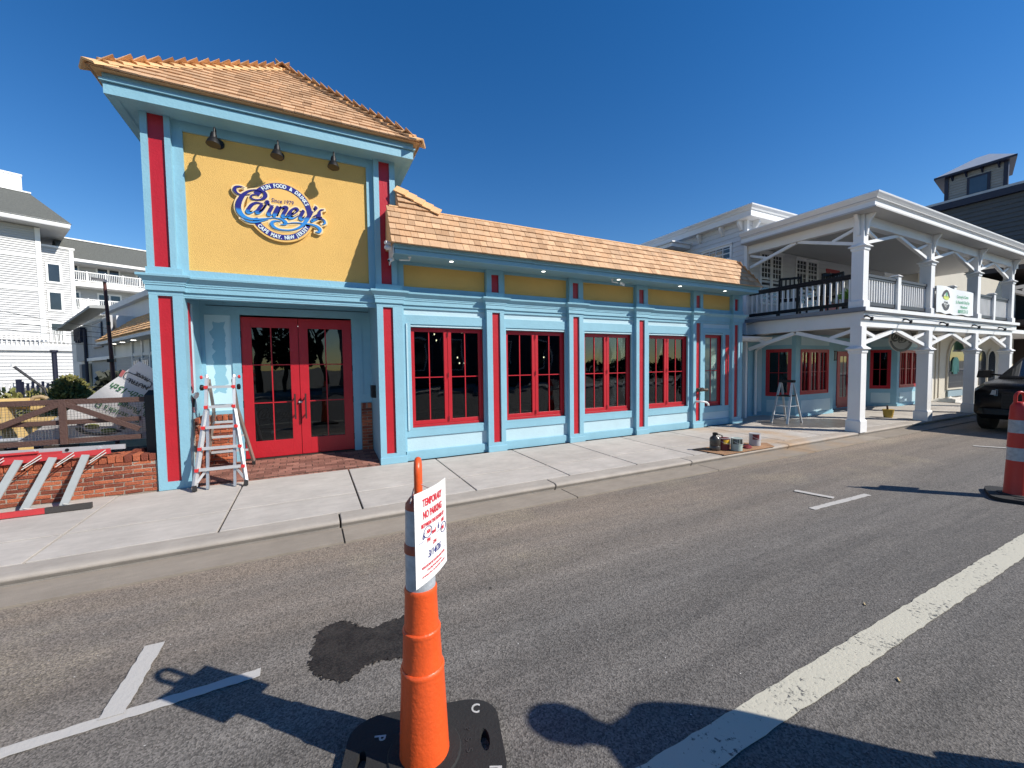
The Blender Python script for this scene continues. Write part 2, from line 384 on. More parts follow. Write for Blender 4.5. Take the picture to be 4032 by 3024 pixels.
def concrete(name, c, per=.07, rust=0):
    m, t, b, N, L = new_mat(name)
    geo = N('ShaderNodeNewGeometry'); oi = N('ShaderNodeObjectInfo')
    def noise(scale, det, vec=None, rough=.6):
        n = N('ShaderNodeTexNoise'); n.inputs['Scale'].default_value = scale; n.inputs['Detail'].default_value = det; n.inputs['Roughness'].default_value = rough
        L(vec or geo.outputs['Position'], n.inputs['Vector']); return n.outputs[0]
    def rng(v, a, b_, c_, d):
        r = N('ShaderNodeMapRange'); r.inputs['From Min'].default_value = a; r.inputs['From Max'].default_value = b_; r.inputs['To Min'].default_value = c_; r.inputs['To Max'].default_value = d
        L(v, r.inputs['Value']); return r.outputs[0]
    def mul(a, q):
        x = N('ShaderNodeMath'); x.operation = 'MULTIPLY'; L(a, x.inputs[0])
        if isinstance(q, float): x.inputs[1].default_value = q
        else: L(q, x.inputs[1])
        return x.outputs[0]
    mp = N('ShaderNodeMapping'); mp.inputs['Scale'].default_value = (1, 5, 1); mp.inputs['Rotation'].default_value = (0,0,.15); L(geo.outputs['Position'], mp.inputs['Vector'])
    v = mul(mul(rng(noise(3, 8, None, .7), .3, .7, .86, 1.1), rng(noise(3.5, 8, mp.outputs[0], .72), .3, .7, .90, 1.07)), rng(oi.outputs['Random'], 0, 1, 1-per, 1+per))
    sc = N('ShaderNodeVectorMath'); sc.operation = 'SCALE'; sc.inputs[0].default_value = c; L(v, sc.inputs['Scale'])
    # scattered dark scuffs and pale scrapes
    g = N('ShaderNodeMix'); g.data_type = 'RGBA'; g.inputs['B'].default_value = (.14,.115,.095,1); L(sc.outputs[0], g.inputs['A'])
    L(rng(noise(9, 7, mp.outputs[0], .75), .66, .76, 0, .75), g.inputs['Factor'])
    r = N('ShaderNodeMix'); r.data_type = 'RGBA'; r.inputs['B'].default_value = (.42,.25,.11,1); L(g.outputs['Result'], r.inputs['A'])
    sep = N('ShaderNodeSeparateXYZ'); L(geo.outputs['Position'], sep.inputs[0])
    L(mul(mul(rng(noise(1.3, 5), .42, .72, 0, .7), rng(sep.outputs['X'], 5.5, 7.2, 0, 1)), rng(sep.outputs['X'], 9.5, 8, 0, 1)), r.inputs['Factor'])
    L(r.outputs['Result'], b.inputs['Base Color']); b.inputs['Roughness'].default_value = .93; b.inputs['Specular IOR Level'].default_value = .3
    bu = N('ShaderNodeBump'); bu.inputs['Distance'].default_value = .003; L(noise(140, 3), bu.inputs['Height']); L(bu.outputs[0], b.inputs['Normal'])
    return m
SLAB = concrete('sidewalk concrete', (.46,.425,.385))
KERB = concrete('kerb concrete', (.40,.36,.315))
GUTT = concrete('gutter concrete', (.29,.25,.205))
JOINT = paint('dark joint dirt', (.035,.028,.022), .95, .2, 8, .1)

def roadpaint(name, c, holes):
    m, t, b, N, L = new_mat(name)
    geo = N('ShaderNodeNewGeometry'); n = N('ShaderNodeTexNoise'); n.inputs['Scale'].default_value = 48; n.inputs['Detail'].default_value = 5; n.inputs['Roughness'].default_value = .7
    L(geo.outputs['Position'], n.inputs['Vector'])
    n2 = N('ShaderNodeTexNoise'); n2.inputs['Scale'].default_value = 3; n2.inputs['Detail'].default_value = 4; L(geo.outputs['Position'], n2.inputs['Vector'])
    ad = N('ShaderNodeMath'); ad.operation = 'MULTIPLY_ADD'; ad.inputs[1].default_value = .45; L(n2.outputs[0], ad.inputs[0]); L(n.outputs[0], ad.inputs[2])
    r = N('ShaderNodeMapRange'); r.inputs['From Min'].default_value = holes; r.inputs['From Max'].default_value = holes+.07; L(ad.outputs[0], r.inputs['Value'])
    mx = N('ShaderNodeMix'); mx.data_type = 'RGBA'; mx.inputs['A'].default_value = (.10,.10,.095,1); mx.inputs['B'].default_value = (*c,1); L(r.outputs[0], mx.inputs['Factor'])
    L(mx.outputs['Result'], b.inputs['Base Color']); b.inputs['Roughness'].default_value = .8
    bu = N('ShaderNodeBump'); bu.inputs['Distance'].default_value = .004; L(n.outputs[0], bu.inputs['Height']); L(bu.outputs[0], b.inputs['Normal']); return m
LINE = roadpaint('worn lane paint', (.50,.475,.385), .565)
TPAINT = roadpaint('worn parking paint', (.47,.45,.42), .47)
def wetmat():
    m, t, b, N, L = new_mat('oil dark wet asphalt')
    geo = N('ShaderNodeNewGeometry'); v = N('ShaderNodeTexVoronoi'); v.inputs['Scale'].default_value = 150; L(geo.outputs['Position'], v.inputs['Vector'])
    s = N('ShaderNodeSeparateColor'); L(v.outputs['Color'], s.inputs[0]); n = N('ShaderNodeTexNoise'); n.inputs['Scale'].default_value = 9; n.inputs['Detail'].default_value = 6; L(geo.outputs['Position'], n.inputs['Vector'])
    q = N('ShaderNodeMath'); q.operation = 'MULTIPLY_ADD'; q.inputs[1].default_value = .45; L(s.outputs[0], q.inputs[0]); L(n.outputs[0], q.inputs[2])
    r = N('ShaderNodeMapRange'); r.inputs['From Min'].default_value = .5; r.inputs['From Max'].default_value = 1.02; L(q.outputs[0], r.inputs['Value'])
    mx = N('ShaderNodeMix'); mx.data_type = 'RGBA'; mx.inputs['A'].default_value = (.010,.008,.007,1); mx.inputs['B'].default_value = (.042,.036,.031,1); L(r.outputs[0], mx.inputs['Factor'])
    L(mx.outputs['Result'], b.inputs['Base Color']); b.inputs['Roughness'].default_value = .6
    bu = N('ShaderNodeBump'); bu.inputs['Distance'].default_value = .004; L(s.outputs[0], bu.inputs['Height']); L(bu.outputs[0], b.inputs['Normal']); return m
WET = wetmat()
DAMP = paint('damp concrete', (.15,.135,.12), .28, .25, 5, .05, 60, grime=.4)

# ------------------------------------------------------------------ ground, road, kerb, sidewalk
obj('ground', MB().box(-700,700,-700,700,-.6,-.012), paint('far ground', (.16,.15,.12), .95, .2, .2, 0), kind='structure')
obj('road', MB().box(-80,140,-9,3.572,-.25,0), ASPH, kind='structure')
obj('far_sidewalk', MB().box(-80,140,-12.5,-9,-.25,.12), SLAB, kind='structure')

gut = obj('gutter', MB().box(-30,60,3.5721,4.0,-.2,-.025), JOINT, kind='structure')
gx = [-30,-12,-7.2,-4.45,-2.1,.222,2.6,4.94,7.3,9.7,12.1,14.5,18,24,60]
def wobble_slab(x0, x1, y0, y1, z0, z1, n=10, amp=.006):
    """flat concrete strip whose outer edge is slightly chipped"""
    mb = MB(); n = max(2, min(24, int((x1-x0)*5)))
    for i in range(n):
        a = x0+(x1-x0)*i/n; b_ = x0+(x1-x0)*(i+1)/n
        random.seed(int(a*977)); ya = y0+random.uniform(-amp,amp) if i else y0
        random.seed(int(b_*977)); yb = y0+random.uniform(-amp,amp) if i < n-1 else y0
        mb.hexa([(a,ya,z0),(b_,yb,z0),(b_,y1,z0),(a,y1,z0),(a,ya,z1),(b_,yb,z1),(b_,y1,z1),(a,y1,z1)])
    return mb
for a, b in zip(gx, gx[1:]): obj('slab', wobble_slab(a+.007, b-.007, 3.608, 3.938, -.1, .005), GUTT, gut)

kb = obj('kerb', MB().box(-30,60,3.99,4.14,-.2,.045), JOINT, kind='structure')
KP = [(3.968,-.05),(3.955,.012),(3.935,.045),(3.938,.060),(3.955,.070),(3.985,.075),(4.148,.077),(4.148,-.05)]
kx = [-30,-14,-9.2,-6.9,-4.5,-2.15,.212,2.53,4.819,7.167,9.5,11.8,14.1,17,24,60]
for a, b in zip(kx, kx[1:]):
    a += .008; b -= .008
    o = obj('kerb_stone', MB().prism([(a,y,z) for y,z in KP], (b-a,0,0)), KERB, kb, bevel=.006)

sw = obj('sidewalk', MB().hexa([(-30,4.150,-.2),(60,4.150,-.2),(60,7.5,-.2),(-30,7.5,-.2),(-30,4.152,.055),(60,4.152,.055),(60,7.5,.085),(-30,7.5,.085)]), JOINT, kind='structure')
def swz(y): return .075+(y-4.15)*(.025/1.65) if y < 5.8 else .10
sx = [-30,-14,-9,-6.6,-5.4,-4.24,-3.07,-1.9,-.74,.43,1.63,2.885,4.01,5.15,6.38,7.45,8.62,9.8,11,12.2,13.4,14.6,15.8,17,18.2,19.6,21,24,30,60]
rows = [(4.174,4.708),(4.732,5.79)]
def slab(x0,x1,y0,y1,par,m=SLAB,g=.009):
    x0 += g; x1 -= g
    return obj('slab', MB().hexa([(x0,y0,0),(x1,y0,0),(x1,y1,0),(x0,y1,0),(x0,y0,swz(y0)),(x1,y0,swz(y0)),(x1,y1,swz(y1)),(x0,y1,swz(y1))]), m, par, bevel=.004)
for a, b in zip(sx, sx[1:]):
    for y0, y1 in rows:
        if b <= -1.6 and y1 > 5: y1 = 5.83
        slab(a, b, y0, y1, sw)
    if a > 8.5: slab(a, b, 5.80, 6.9, sw)
yard = obj('yard', MB().box(-40,-1.56,6.12,40,-.2,.05), paint('yard grass and dirt', (.17,.145,.075), .95, .35, 3, .3, 40), kind='structure')

# ------------------------------------------------------------------ painted markings and the stain
def sheet(name, poly, z, m, label=None, cat=None, kind='structure', n=1):
    mb = MB(); mb.prism([(x,y,z) for x,y in poly], (0,0,.0015)); o = obj(name, mb, m, kind=kind); return o
def rough_strip(p, q, wd, z, m, name, amp=.004, step=.03):
    p = Vector(p); q = Vector(q); d = (q-p).normalized(); nn = Vector((-d.y,d.x)); L_ = (q-p).length; n = int(L_/step)
    random.seed(3)
    A = [p+d*(L_*i/n)+nn*(wd/2+random.uniform(-amp,amp)) for i in range(n+1)]
    B = [p+d*(L_*i/n)-nn*(wd/2+random.uniform(-amp,amp)) for i in range(n+1)]
    return sheet(name, [(v.x,v.y) for v in A+B[::-1]], z, m)
rough_strip((-6,.986), (40,.975), .134, .004, LINE, 'lane_line', .004, .05)
rough_strip((-.776,2.72), (-.79,2.225), .083, .008, TPAINT, 'parking_line')
rough_strip((-2.6,2.17), (-.255,2.23), .058, .004, TPAINT, 'parking_line')
rough_strip((4.86,2.60), (4.95,2.26), .072, .008, TPAINT, 'parking_line')
rough_strip((4.40,2.195), (5.40,2.15), .06, .004, TPAINT, 'parking_line')
rough_strip((9.95,2.55), (10.15,2.23), .075, .008, TPAINT, 'parking_line')
random.seed(11)
S0 = [(-.048,2.209),(-.03,2.36),(-.009,2.47),(.07,2.53),(.16,2.515),(.215,2.43),(.27,2.385),(.36,2.40),(.44,2.41),(.52,2.42),(.575,2.33),(.56,2.16),(.47,2.06),(.40,2.055),(.30,2.09),(.2,2.085),(.11,2.03),(.03,2.085),(-.02,2.14)]
S1 = []
for p in spline(S0+[S0[0]], 16)[:-1]: S1.append((p[0]*.975+random.uniform(-.014,.014), p[1]*.975+random.uniform(-.012,.012)))
obj('wet_stain', put(shape2d([S1], .001), lambda x, y, t: (x, y, .003+t)), WET, kind='structure')

random.seed(4)
DP = spline([(8.8,5.35),(9.3,5.75),(10.2,5.6),(11.0,5.2),(11.2,4.75),(10.8,4.45),(10.0,4.38),(9.3,4.75),(8.95,5.05),(8.8,5.35)], 8)[:-1]
mbp = shape2d([[(x+random.uniform(-.03,.03), y+random.uniform(-.03,.03)) for x, y in DP]], .001)
obj('wet_patch', put(mbp, lambda x, y, t: (x, y, swz(y)+.003+t)), DAMP, kind='structure')
# ------------------------------------------------------------------ the restaurant
resto = thing('restaurant', 'light blue restaurant with red panels, yellow sign tower and fresh cedar shingle roof', 'restaurant', (2, 5.8, .10))
F0 = frame((0,5.8,0), (1,0,0), (0,-1,0))           # w = 5.8 - y

def prt(name, mb, m, parent=resto, **k): return obj(name, mb, m, parent, **k)

PILS = [(-1.55,-1.25),(.858,1.20),(2.49,2.785),(4.03,4.325),(5.56,5.855),(7.12,7.41),(8.37,8.70)]
REDX = [(-1.475,-1.343),(.940,1.072),(2.583,2.716),(4.113,4.242),(5.633,5.768),(7.205,7.335),(8.435,8.565)]
UPZ = [4.27,4.27,2.877,2.872,2.866,2.86,2.856]
# lower pilasters: stiles and rails framing a sunk red panel
def pilaster(x0, x1, r0, r1, z0, z1, rz0, rz1, w=0.0, d=.09, red=RED):
    mb = MB()
    mb.fbox(F0, x0, r0, w-d, w, z0, z1); mb.fbox(F0, r1, x1, w-d, w, z0, z1)
    mb.fbox(F0, r0, r1, w-d, w, z0, rz0); mb.fbox(F0, r0, r1, w-d, w, rz1, z1)
    o = prt('pilaster', mb, BLUE)
    prt('red_panel', MB().fbox(F0, r0, r1, w-d, w-.026, rz0, rz1), red, o)
    return o
for i, ((x0,x1),(r0,r1)) in enumerate(zip(PILS, REDX)):
    pilaster(x0, x1, r0, r1, .10, 2.36, .245 if i else .19, 2.29)
    # upper pilaster, above the cornice
    if i == 0: pilaster(-1.55,-1.292,-1.49,-1.346, 2.60, 4.40, 2.607, 4.27)
    elif i == 1: pilaster(.861,1.142,.93,1.07, 2.60, 4.40, 2.605, 4.255)
    else:
        c = (r0+r1)/2 - .010*(i-1)
        pilaster(x0+.005, x1-.006, r0-.006, r1-.012, 2.595, 2.95, 2.60, UPZ[i])
    # plinth block of the upper pilaster and base block of the lower one
    prt('plinth', MB().fbox(F0, x0-.012, x1+.006, -.08, .016, 2.519, 2.598), BLUE)
    if i: prt('base_block', MB().fbox(F0, x0-.008, x1+.022, -.08, .018, .10, .195), BLUE, bevel=.004)
# the side returns of the first and last pilaster and the tower's side walls
side = MB(); side.box(-1.55,-1.50,5.892,9.0,.10,4.40); side.box(1.09,1.140,5.892,9.0,2.95,4.40)
side.box(8.64,8.698,5.892,6.4,.10,2.95); side.box(-1.499,1.089,8.94,9.0,2.30,4.40)
prt('side_wall', side, BLUE)
# cornice running round everything
CP = [(2.303,-.04),(2.303,.0),(2.345,.0),(2.345,.020),(2.402,.020),(2.404,.028),(2.424,.028),(2.427,.034),(2.436,.034),(2.45,.038),(2.468,.054),(2.485,.070),(2.492,.082),(2.514,.084),(2.518,.078),(2.519,-.04)]
path = [(-1.552,8.9),(-1.552,5.798),(-1.248,5.798),(-1.248,5.862)]
for (x0,x1) in PILS[1:]: path += [(x0-.002,5.862),(x0-.002,5.798),(x1+.002,5.798),(x1+.002,5.862)]
path = path[:-1]+[(8.702,6.38)]
prt('cornice', MB().sweep(path, CP), BLUE)

BAYS = [(1.2,2.49,1.325,2.452,2.03),(2.785,4.03,2.846,3.985,2.022),(4.325,5.56,4.395,5.495,2.014),(5.855,7.12,5.94,7.03,2.014),(7.41,8.37,7.55,8.115,2.06)]

def window(x0, x1, z0, z1, sashes=2, y=5.915, far=None):
    """casement pair: outer frame, sashes, muntins, single panes, hinges"""
    F = F0; w = 5.8-y
    fr = .017
    mb = MB(); mb.fbox(F,x0,x0+fr,w-.09,w,z0,z1); mb.fbox(F,x1-fr,x1,w-.09,w,z0,z1)
    mb.fbox(F,x0+fr,x1-fr,w-.09,w,z1-fr,z1); mb.fbox(F,x0+fr,x1-fr,w-.09,w,z0,z0+.034)
    win = prt('window', mb, RED, bevel=.002)
    a, b = x0+fr+.003, x1-fr-.003; sw_ = (b-a)/sashes
    for s in range(sashes):
        u0, u1 = a+sw_*s+(.003 if s else 0), a+sw_*(s+1)-(0 if s == sashes-1 else .003)
        sl0 = .040 if s == 0 else .056; sr0 = .040 if s == sashes-1 else .056; b0, b1 = z0+.037, z1-fr-.003
        ws = w-.012
        sb = MB(); sb.fbox(F,u0,u0+sl0,ws-.05,ws,b0,b1); sb.fbox(F,u1-sr0,u1,ws-.05,ws,b0,b1)
        sb.fbox(F,u0+sl0,u1-sr0,ws-.05,ws,b1-.036,b1); sb.fbox(F,u0+sl0,u1-sr0,ws-.05,ws,b0,b0+.056)
        prt('sash', sb, RED, win, bevel=.002)
        g0,g1,h0,h1 = u0+sl0, u1-sr0, b0+.056, b1-.036
        gm, hm = (g0+g1)/2, h0+(h1-h0)*.487
        prt('muntin', MB().fbox(F,gm-.007,gm+.007,ws-.035,ws-.012,h0,h1), RED, win)
        prt('muntin', MB().fbox(F,g0,gm-.0071,ws-.034,ws-.013,hm-.007,hm+.007).fbox(F,gm+.0071,g1,ws-.034,ws-.013,hm-.007,hm+.007), RED, win)
        random.seed(int(x0*100)+s)
        for (p0,p1) in ((g0,gm),(gm,g1)):
            for (q0,q1) in ((h0,hm),(hm,h1)):
                mb = MB(); e = .0008; k = random.uniform(-1,1)*.0012
                mb.hexa([F(p0,ws-.024-k,q0),F(p1,ws-.024+k,q0),F(p1,ws-.028+k,q0),F(p0,ws-.028-k,q0),F(p0,ws-.024+k,q1),F(p1,ws-.024-k,q1),F(p1,ws-.028-k,q1),F(p0,ws-.028+k,q1)])
                prt('pane', mb, GLASS if sashes == 2 else FILM, win)
    if sashes == 2:
        m = (a+b)/2
        for z in (z0+.10, z0+(z1-z0)*.52, z1-.09):
            prt('hinge', MB().tube([F(m,w+.004,z-.035),F(m,w+.004,z+.035)], .006, 6), paint('hinge metal %d' % len(bpy.data.materials), (.10,.02,.02), .4, 0, 1, 0) if False else HINGE, win)
    return win
FILM = paint('pale green window film', (.19,.29,.26), .12, .08, 2, 0, spec=.6)
HINGE = paint('dark hinge metal', (.05,.018,.018), .45, .1, 5, 0)

for i, (a, b, x0, x1, zt) in enumerate(BAYS):
    zb = .57 if i < 4 else .525
    # frieze above the cornice: yellow panel in a blue frame
    y0, y1 = a+.042, b-(.012 if i else .0)
    a0 = 1.142 if i == 0 else a; fr = MB(); fr.fbox(F0,a0,b,-.09,-.055,2.519,2.604); fr.fbox(F0,a0,b,-.09,-.055,2.912,2.95)
    fr.fbox(F0,a0,y0,-.09,-.055,2.604,2.912)
    if y1 < b: fr.fbox(F0,y1,b,-.09,-.055,2.604,2.912)
    prt('frieze_frame', fr, BLUE)
    prt('yellow_panel', MB().fbox(F0,y0,y1,-.12,-.078,2.604,2.912), YEL)
    # below the cornice: rail, pale panel, head
    fr = MB(); e0, e1 = a+.031, b-.006
    fr.fbox(F0,a,b,-.10,-.06,2.292,2.302)
    fr.fbox(F0,a,e0,-.10,-.06,2.205,2.292); fr.fbox(F0,e1,b,-.10,-.06,2.205,2.292)
    fr.fbox(F0,a,b,-.10,-.06,zt+.045,2.205)
    fr.fbox(F0,a,x0-.002,-.10,-.06,zb-.03,zt+.045)
    if x1+.002 < b: fr.fbox(F0,x1+.002,b,-.10,-.06,zb-.03,zt+.045)
    fr.fbox(F0,x0-.002,x1+.002,-.10,-.082,zt+.003,zt+.045)
    prt('bay_frame', fr, BLUE)
    prt('head_bead', MB().fbox(F0,x0-.002,x1+.002,-.081,-.066,zt+.010,zt+.028), PALE)
    prt('pale_panel', MB().fbox(F0,e0,e1,-.13,-.082,2.205,2.292), PALE)
    # sill rail, lower pale panel, skirting
    mb = MB().fbox(F0,a,b,-.13,-.058,zb-.028,zb-.003).fbox(F0,a,b,-.13,-.06,zb-.13,zb-.0281)
    prt('sill', mb, BLUE)
    mb = MB().fbox(F0,a,a+.038,-.10,-.06,.235,zb-.13)
    prt('pale_panel', MB().fbox(F0,a+.038,b,-.13,-.080,.235,zb-.13), PALE); prt('stile', mb, BLUE)
    prt('skirting', MB().fbox(F0,a+.022,b-.008,-.13,-.048,.10,.228).fbox(F0,a+.022,b-.008,-.13,-.055,.228,.236), BLUE, bevel=.003)
    window(x0, x1, zb, zt, 2 if i < 4 else 1)
    if i == 0:
        prt('stile', MB().fbox(F0,a+.055,a+.075,-.06,-.045,zb-.028,zt+.05), PALE)
    if i == 4:
        prt('red_panel', MB().fbox(F0,8.205,8.318,-.058,-.05,.52,2.07), RED)

# interior of the dining room
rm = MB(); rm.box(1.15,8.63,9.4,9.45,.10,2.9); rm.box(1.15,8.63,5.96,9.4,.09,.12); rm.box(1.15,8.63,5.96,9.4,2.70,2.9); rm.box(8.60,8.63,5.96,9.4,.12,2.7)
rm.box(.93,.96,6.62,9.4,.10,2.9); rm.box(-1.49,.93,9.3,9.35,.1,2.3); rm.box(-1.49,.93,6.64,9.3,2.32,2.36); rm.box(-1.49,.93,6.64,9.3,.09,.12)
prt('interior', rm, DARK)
tb = MB()
for x in (1.9,3.4,4.9,6.5): tb.box(x-.45,x+.45,6.5,7.0,.68,.72); tb.lathe([(.04,.12),(.04,.68)], (x,6.75,0), 8)
prt('table', tb, paint('dark table', (.05,.03,.02), .5))
BULB = emit('lit bulb', (1,.82,.5), 9)
for (x,y,z) in ((2.25,7.9,2.1),(2.29,7.9,1.98),(2.83,7.9,2.15),(2.62,7.6,1.63),(2.66,7.6,1.52),(2.76,7.6,1.52),(4.6,7.6,1.63)):
    prt('pendant_bulb', MB().lathe([(.003,.02),(.011,.013),(.013,0),(.010,-.011),(.002,-.015)], (x,y,z), 8), BULB, smooth=True)
# drain pipe and fire connection on the fifth pilaster
BRASS = paint('weathered brass', (.10,.07,.045), .5, .2, 9, .1)
fc = MB(); fc.lathe([(.02,0),(.045,.012),(.045,.06),(.034,.065),(.034,.12)], (7.27,5.826,.90), 14, axis=(.1,-1,0)); fc.lathe([(.03,0),(.036,.02),(.03,.09),(.034,.10),(.034,.15)], (7.27,5.73,.905), 12, axis=(.97,-.25,-.05)); fc.lathe([(.03,0),(.036,.02),(.03,.05),(.034,.10)], (7.27,5.73,.915), 12, axis=(-.6,-.8,.1))
prt('fire_connection', fc, BRASS, smooth=True)
pp = MB(); pp.tube([(7.20,5.83,.66),(7.20,5.74,.665),(7.215,5.69,.665),(7.27,5.665,.66),(7.34,5.65,.645),(7.375,5.64,.61),(7.382,5.638,.575)], .019, 10)
prt('drain_pipe', pp, WHITE, smooth=True)

# ------------------------------------------------------------------ tower front
tw = MB()
tw.fbox(F0,-1.292,-1.195,-.12,-.055,2.519,4.40); tw.fbox(F0,.775,.861,-.12,-.055,2.519,4.40)
tw.fbox(F0,-1.195,.775,-.12,-.055,2.519,2.604); tw.fbox(F0,-1.195,.775,-.12,-.055,4.165,4.40)
prt('tower_frame', tw, BLUE)
prt('yellow_panel', MB().fbox(F0,-1.195,.775,-.14,-.085,2.604,4.165), YEL)
# lintel, entry ceiling and walls of the recess
prt('lintel', MB().fbox(F0,-1.25,.858,-.16,-.066,2.285,2.519), BLUE)
rc = MB(); rc.box(-1.25,.858,5.961,6.62,2.40,2.44)
prt('entry_ceiling', rc, BLUE)
rw = MB(); rw.box(-1.50,-1.25,5.892,6.62,.10,2.40)
prt('recess_wall', rw, BLUE)
prt('recess_wall', MB().box(.858,.93,5.892,6.62,.10,2.40), BLUE)
prt('red_panel', MB().box(-1.25,-1.243,5.98,6.06,.95,2.25), RED); prt('stile', MB().box(-1.25,-1.236,6.09,6.13,.95,2.25), PALE)
YB = 6.55
FB = frame((0,YB,0), (1,0,0), (0,-1,0))
bw = MB(); bw.fbox(FB,-1.25,.858,-.07,0,2.195,2.40); bw.fbox(FB,-1.25,-1.205,-.07,0,.86,2.195); bw.fbox(FB,-.915,-.815,-.07,.004,.20,2.195)
bw.fbox(FB,.592,.695,-.07,.004,.20,2.195); bw.fbox(FB,.695,.735,-.07,0,.92,2.195); bw.fbox(FB,.735,.858,-.07,-.012,1.05,2.195); bw.fbox(FB,.735,.858,-.07,0,.92,1.05)
prt('entry_back_wall', bw, BLUE); prt('lintel_bead', MB().fbox(FB,-1.18,.84,.001,.008,2.30,2.306), DARK)
# half painted panel beside the door
def smear():
    m, t, b, N, L = new_mat('half painted panel')
    geo = N('ShaderNodeNewGeometry'); sep = N('ShaderNodeSeparateXYZ'); L(geo.outputs['Position'], sep.inputs[0])
    n = N('ShaderNodeTexNoise'); n.inputs['Scale'].default_value = 9; n.inputs['Detail'].default_value = 4; L(geo.outputs['Position'], n.inputs['Vector'])
    def mth(op, a, c, cl=False):
        q = N('ShaderNodeMath'); q.operation = op; q.use_clamp = cl
        for i, v in enumerate((a, c)):
            if isinstance(v, (int,float)): q.inputs[i].default_value = v
            else: L(v, q.inputs[i])
        return q.outputs[0]
    wob = mth('MULTIPLY', mth('SUBTRACT', n.outputs[0], .5), .16)
    dx = mth('ABSOLUTE', mth('ADD', mth('ADD', sep.outputs[0], 1.055), wob), 0); dz = mth('ABSOLUTE', mth('ADD', mth('ADD', sep.outputs[2], -1.62), wob), 0)
    a = mth('MULTIPLY', mth('LESS_THAN', dx, .068), mth('LESS_THAN', dz, .47))
    mx = N('ShaderNodeMix'); mx.data_type = 'RGBA'; mx.inputs['A'].default_value = (.50,.70,.76,1); mx.inputs['B'].default_value = (.24,.47,.575,1); L(a, mx.inputs['Factor'])
    L(mx.outputs['Result'], b.inputs['Base Color']); b.inputs['Roughness'].default_value = .55; return m
prt('pale_panel', MB().fbox(FB,-1.205,-.915,-.07,-.014,.91,2.18), smear())
prt('stile', MB().fbox(FB,-1.205,-.915,-.07,-.004,.86,.91).fbox(FB,-1.205,-.915,-.07,-.004,2.18,2.195), BLUE)
# double doors
def door(x0, x1, g0, g1, hx, sgn):
    z0, z1 = .222, 2.17; q0, q1 = .452, 2.032; y = -.02
    mb = MB(); mb.fbox(FB,x0,g0,y-.045,y,z0,z1); mb.fbox(FB,g1,x1,y-.045,y,z0,z1); mb.fbox(FB,g0,g1,y-.045,y,z0,q0); mb.fbox(FB,g0,g1,y-.045,y,q1,z1)
    d = prt('door', mb, RED, bevel=.002)
    gm = (g0+g1)/2; zz = [q0,.985,1.515,q1]
    prt('muntin', MB().fbox(FB,gm-.007,gm+.007,y-.03,y-.008,q0,q1), RED, d)
    for z in zz[1:3]: prt('muntin', MB().fbox(FB,g0,gm-.0071,y-.029,y-.009,z-.007,z+.007).fbox(FB,gm+.0071,g1,y-.029,y-.009,z-.007,z+.007), RED, d)
    for p0, p1 in ((g0,gm),(gm,g1)):
        for a, b in zip(zz, zz[1:]): prt('pane', MB().fbox(FB,p0,p1,y-.024,y-.02,a,b), GLASS, d)
    prt('push_bar', MB().fbox(FB,g0-.02,g1+.02,y-.075,y-.048,.993,1.016), ALU, d)
    hb = MB(); hb.bar(FB(hx,.055,.74), FB(hx,.055,1.10), .022, .022); hb.bar(FB(hx,-.019,.80), FB(hx,.055,.80), .016, .016); hb.bar(FB(hx,-.019,1.04), FB(hx,.055,1.04), .016, .016)
    prt('handle', hb, HINGE, d)
    prt('lock', MB().lathe([(.016,0),(.016,.018),(.006,.03)], FB(hx+.055*sgn,-.02,.975), 10, axis=(0,-1,0)), ALU, d, smooth=True)
    hxg = x0 if sgn > 0 else x1
    for z in (.42,.98,1.45,1.93): prt('hinge', MB().fbox(FB,hxg-.012,hxg+.004,y,y+.016,z-.045,z+.045) if sgn > 0 else MB().fbox(FB,hxg-.004,hxg+.012,y,y+.016,z-.045,z+.045), BLACK, d)
    return d
door(-.810,-.124,-.69,-.232,-.19,1); door(-.118,.588,.0,.462,-.055,-1)
prt('threshold', MB().fbox(FB,-.815,.592,-.10,.02,.19,.215), paint('dark threshold', (.03,.025,.02), .6))
# knee walls of brick in the recess
BRK = []
def brick_mesh(l, h, d, name='brick'):
    bm = bmesh.new(); bmesh.ops.create_cube(bm, size=1); bmesh.ops.scale(bm, vec=(l,d,h), verts=bm.verts)
    for v in bm.verts: v.co += Vector((random.uniform(-1,1)*.0035, random.uniform(-1,1)*.003, random.uniform(-1,1)*.0025))
    bmesh.ops.bevel(bm, geom=list(bm.edges), offset=.003, segments=1, affect='EDGES', profile=.5)
    me = bpy.data.meshes.new(name); bm.to_mesh(me); bm.free(); return me
random.seed(21)
FULL = [brick_mesh(.154,.037,.05) for _ in range(5)]; HALF = [brick_mesh(.073,.037,.05) for _ in range(3)]; SOLD = [brick_mesh(.05,.074,.05) for _ in range(4)]
for me in FULL+HALF+SOLD: me.materials.append(BRICK)
def brick(me, parent, p, rz=0, name='brick'):
    o = link_mesh(name, me, parent, p); o.rotation_euler = (random.uniform(-.012,.012), random.uniform(-.012,.012), rz); return o
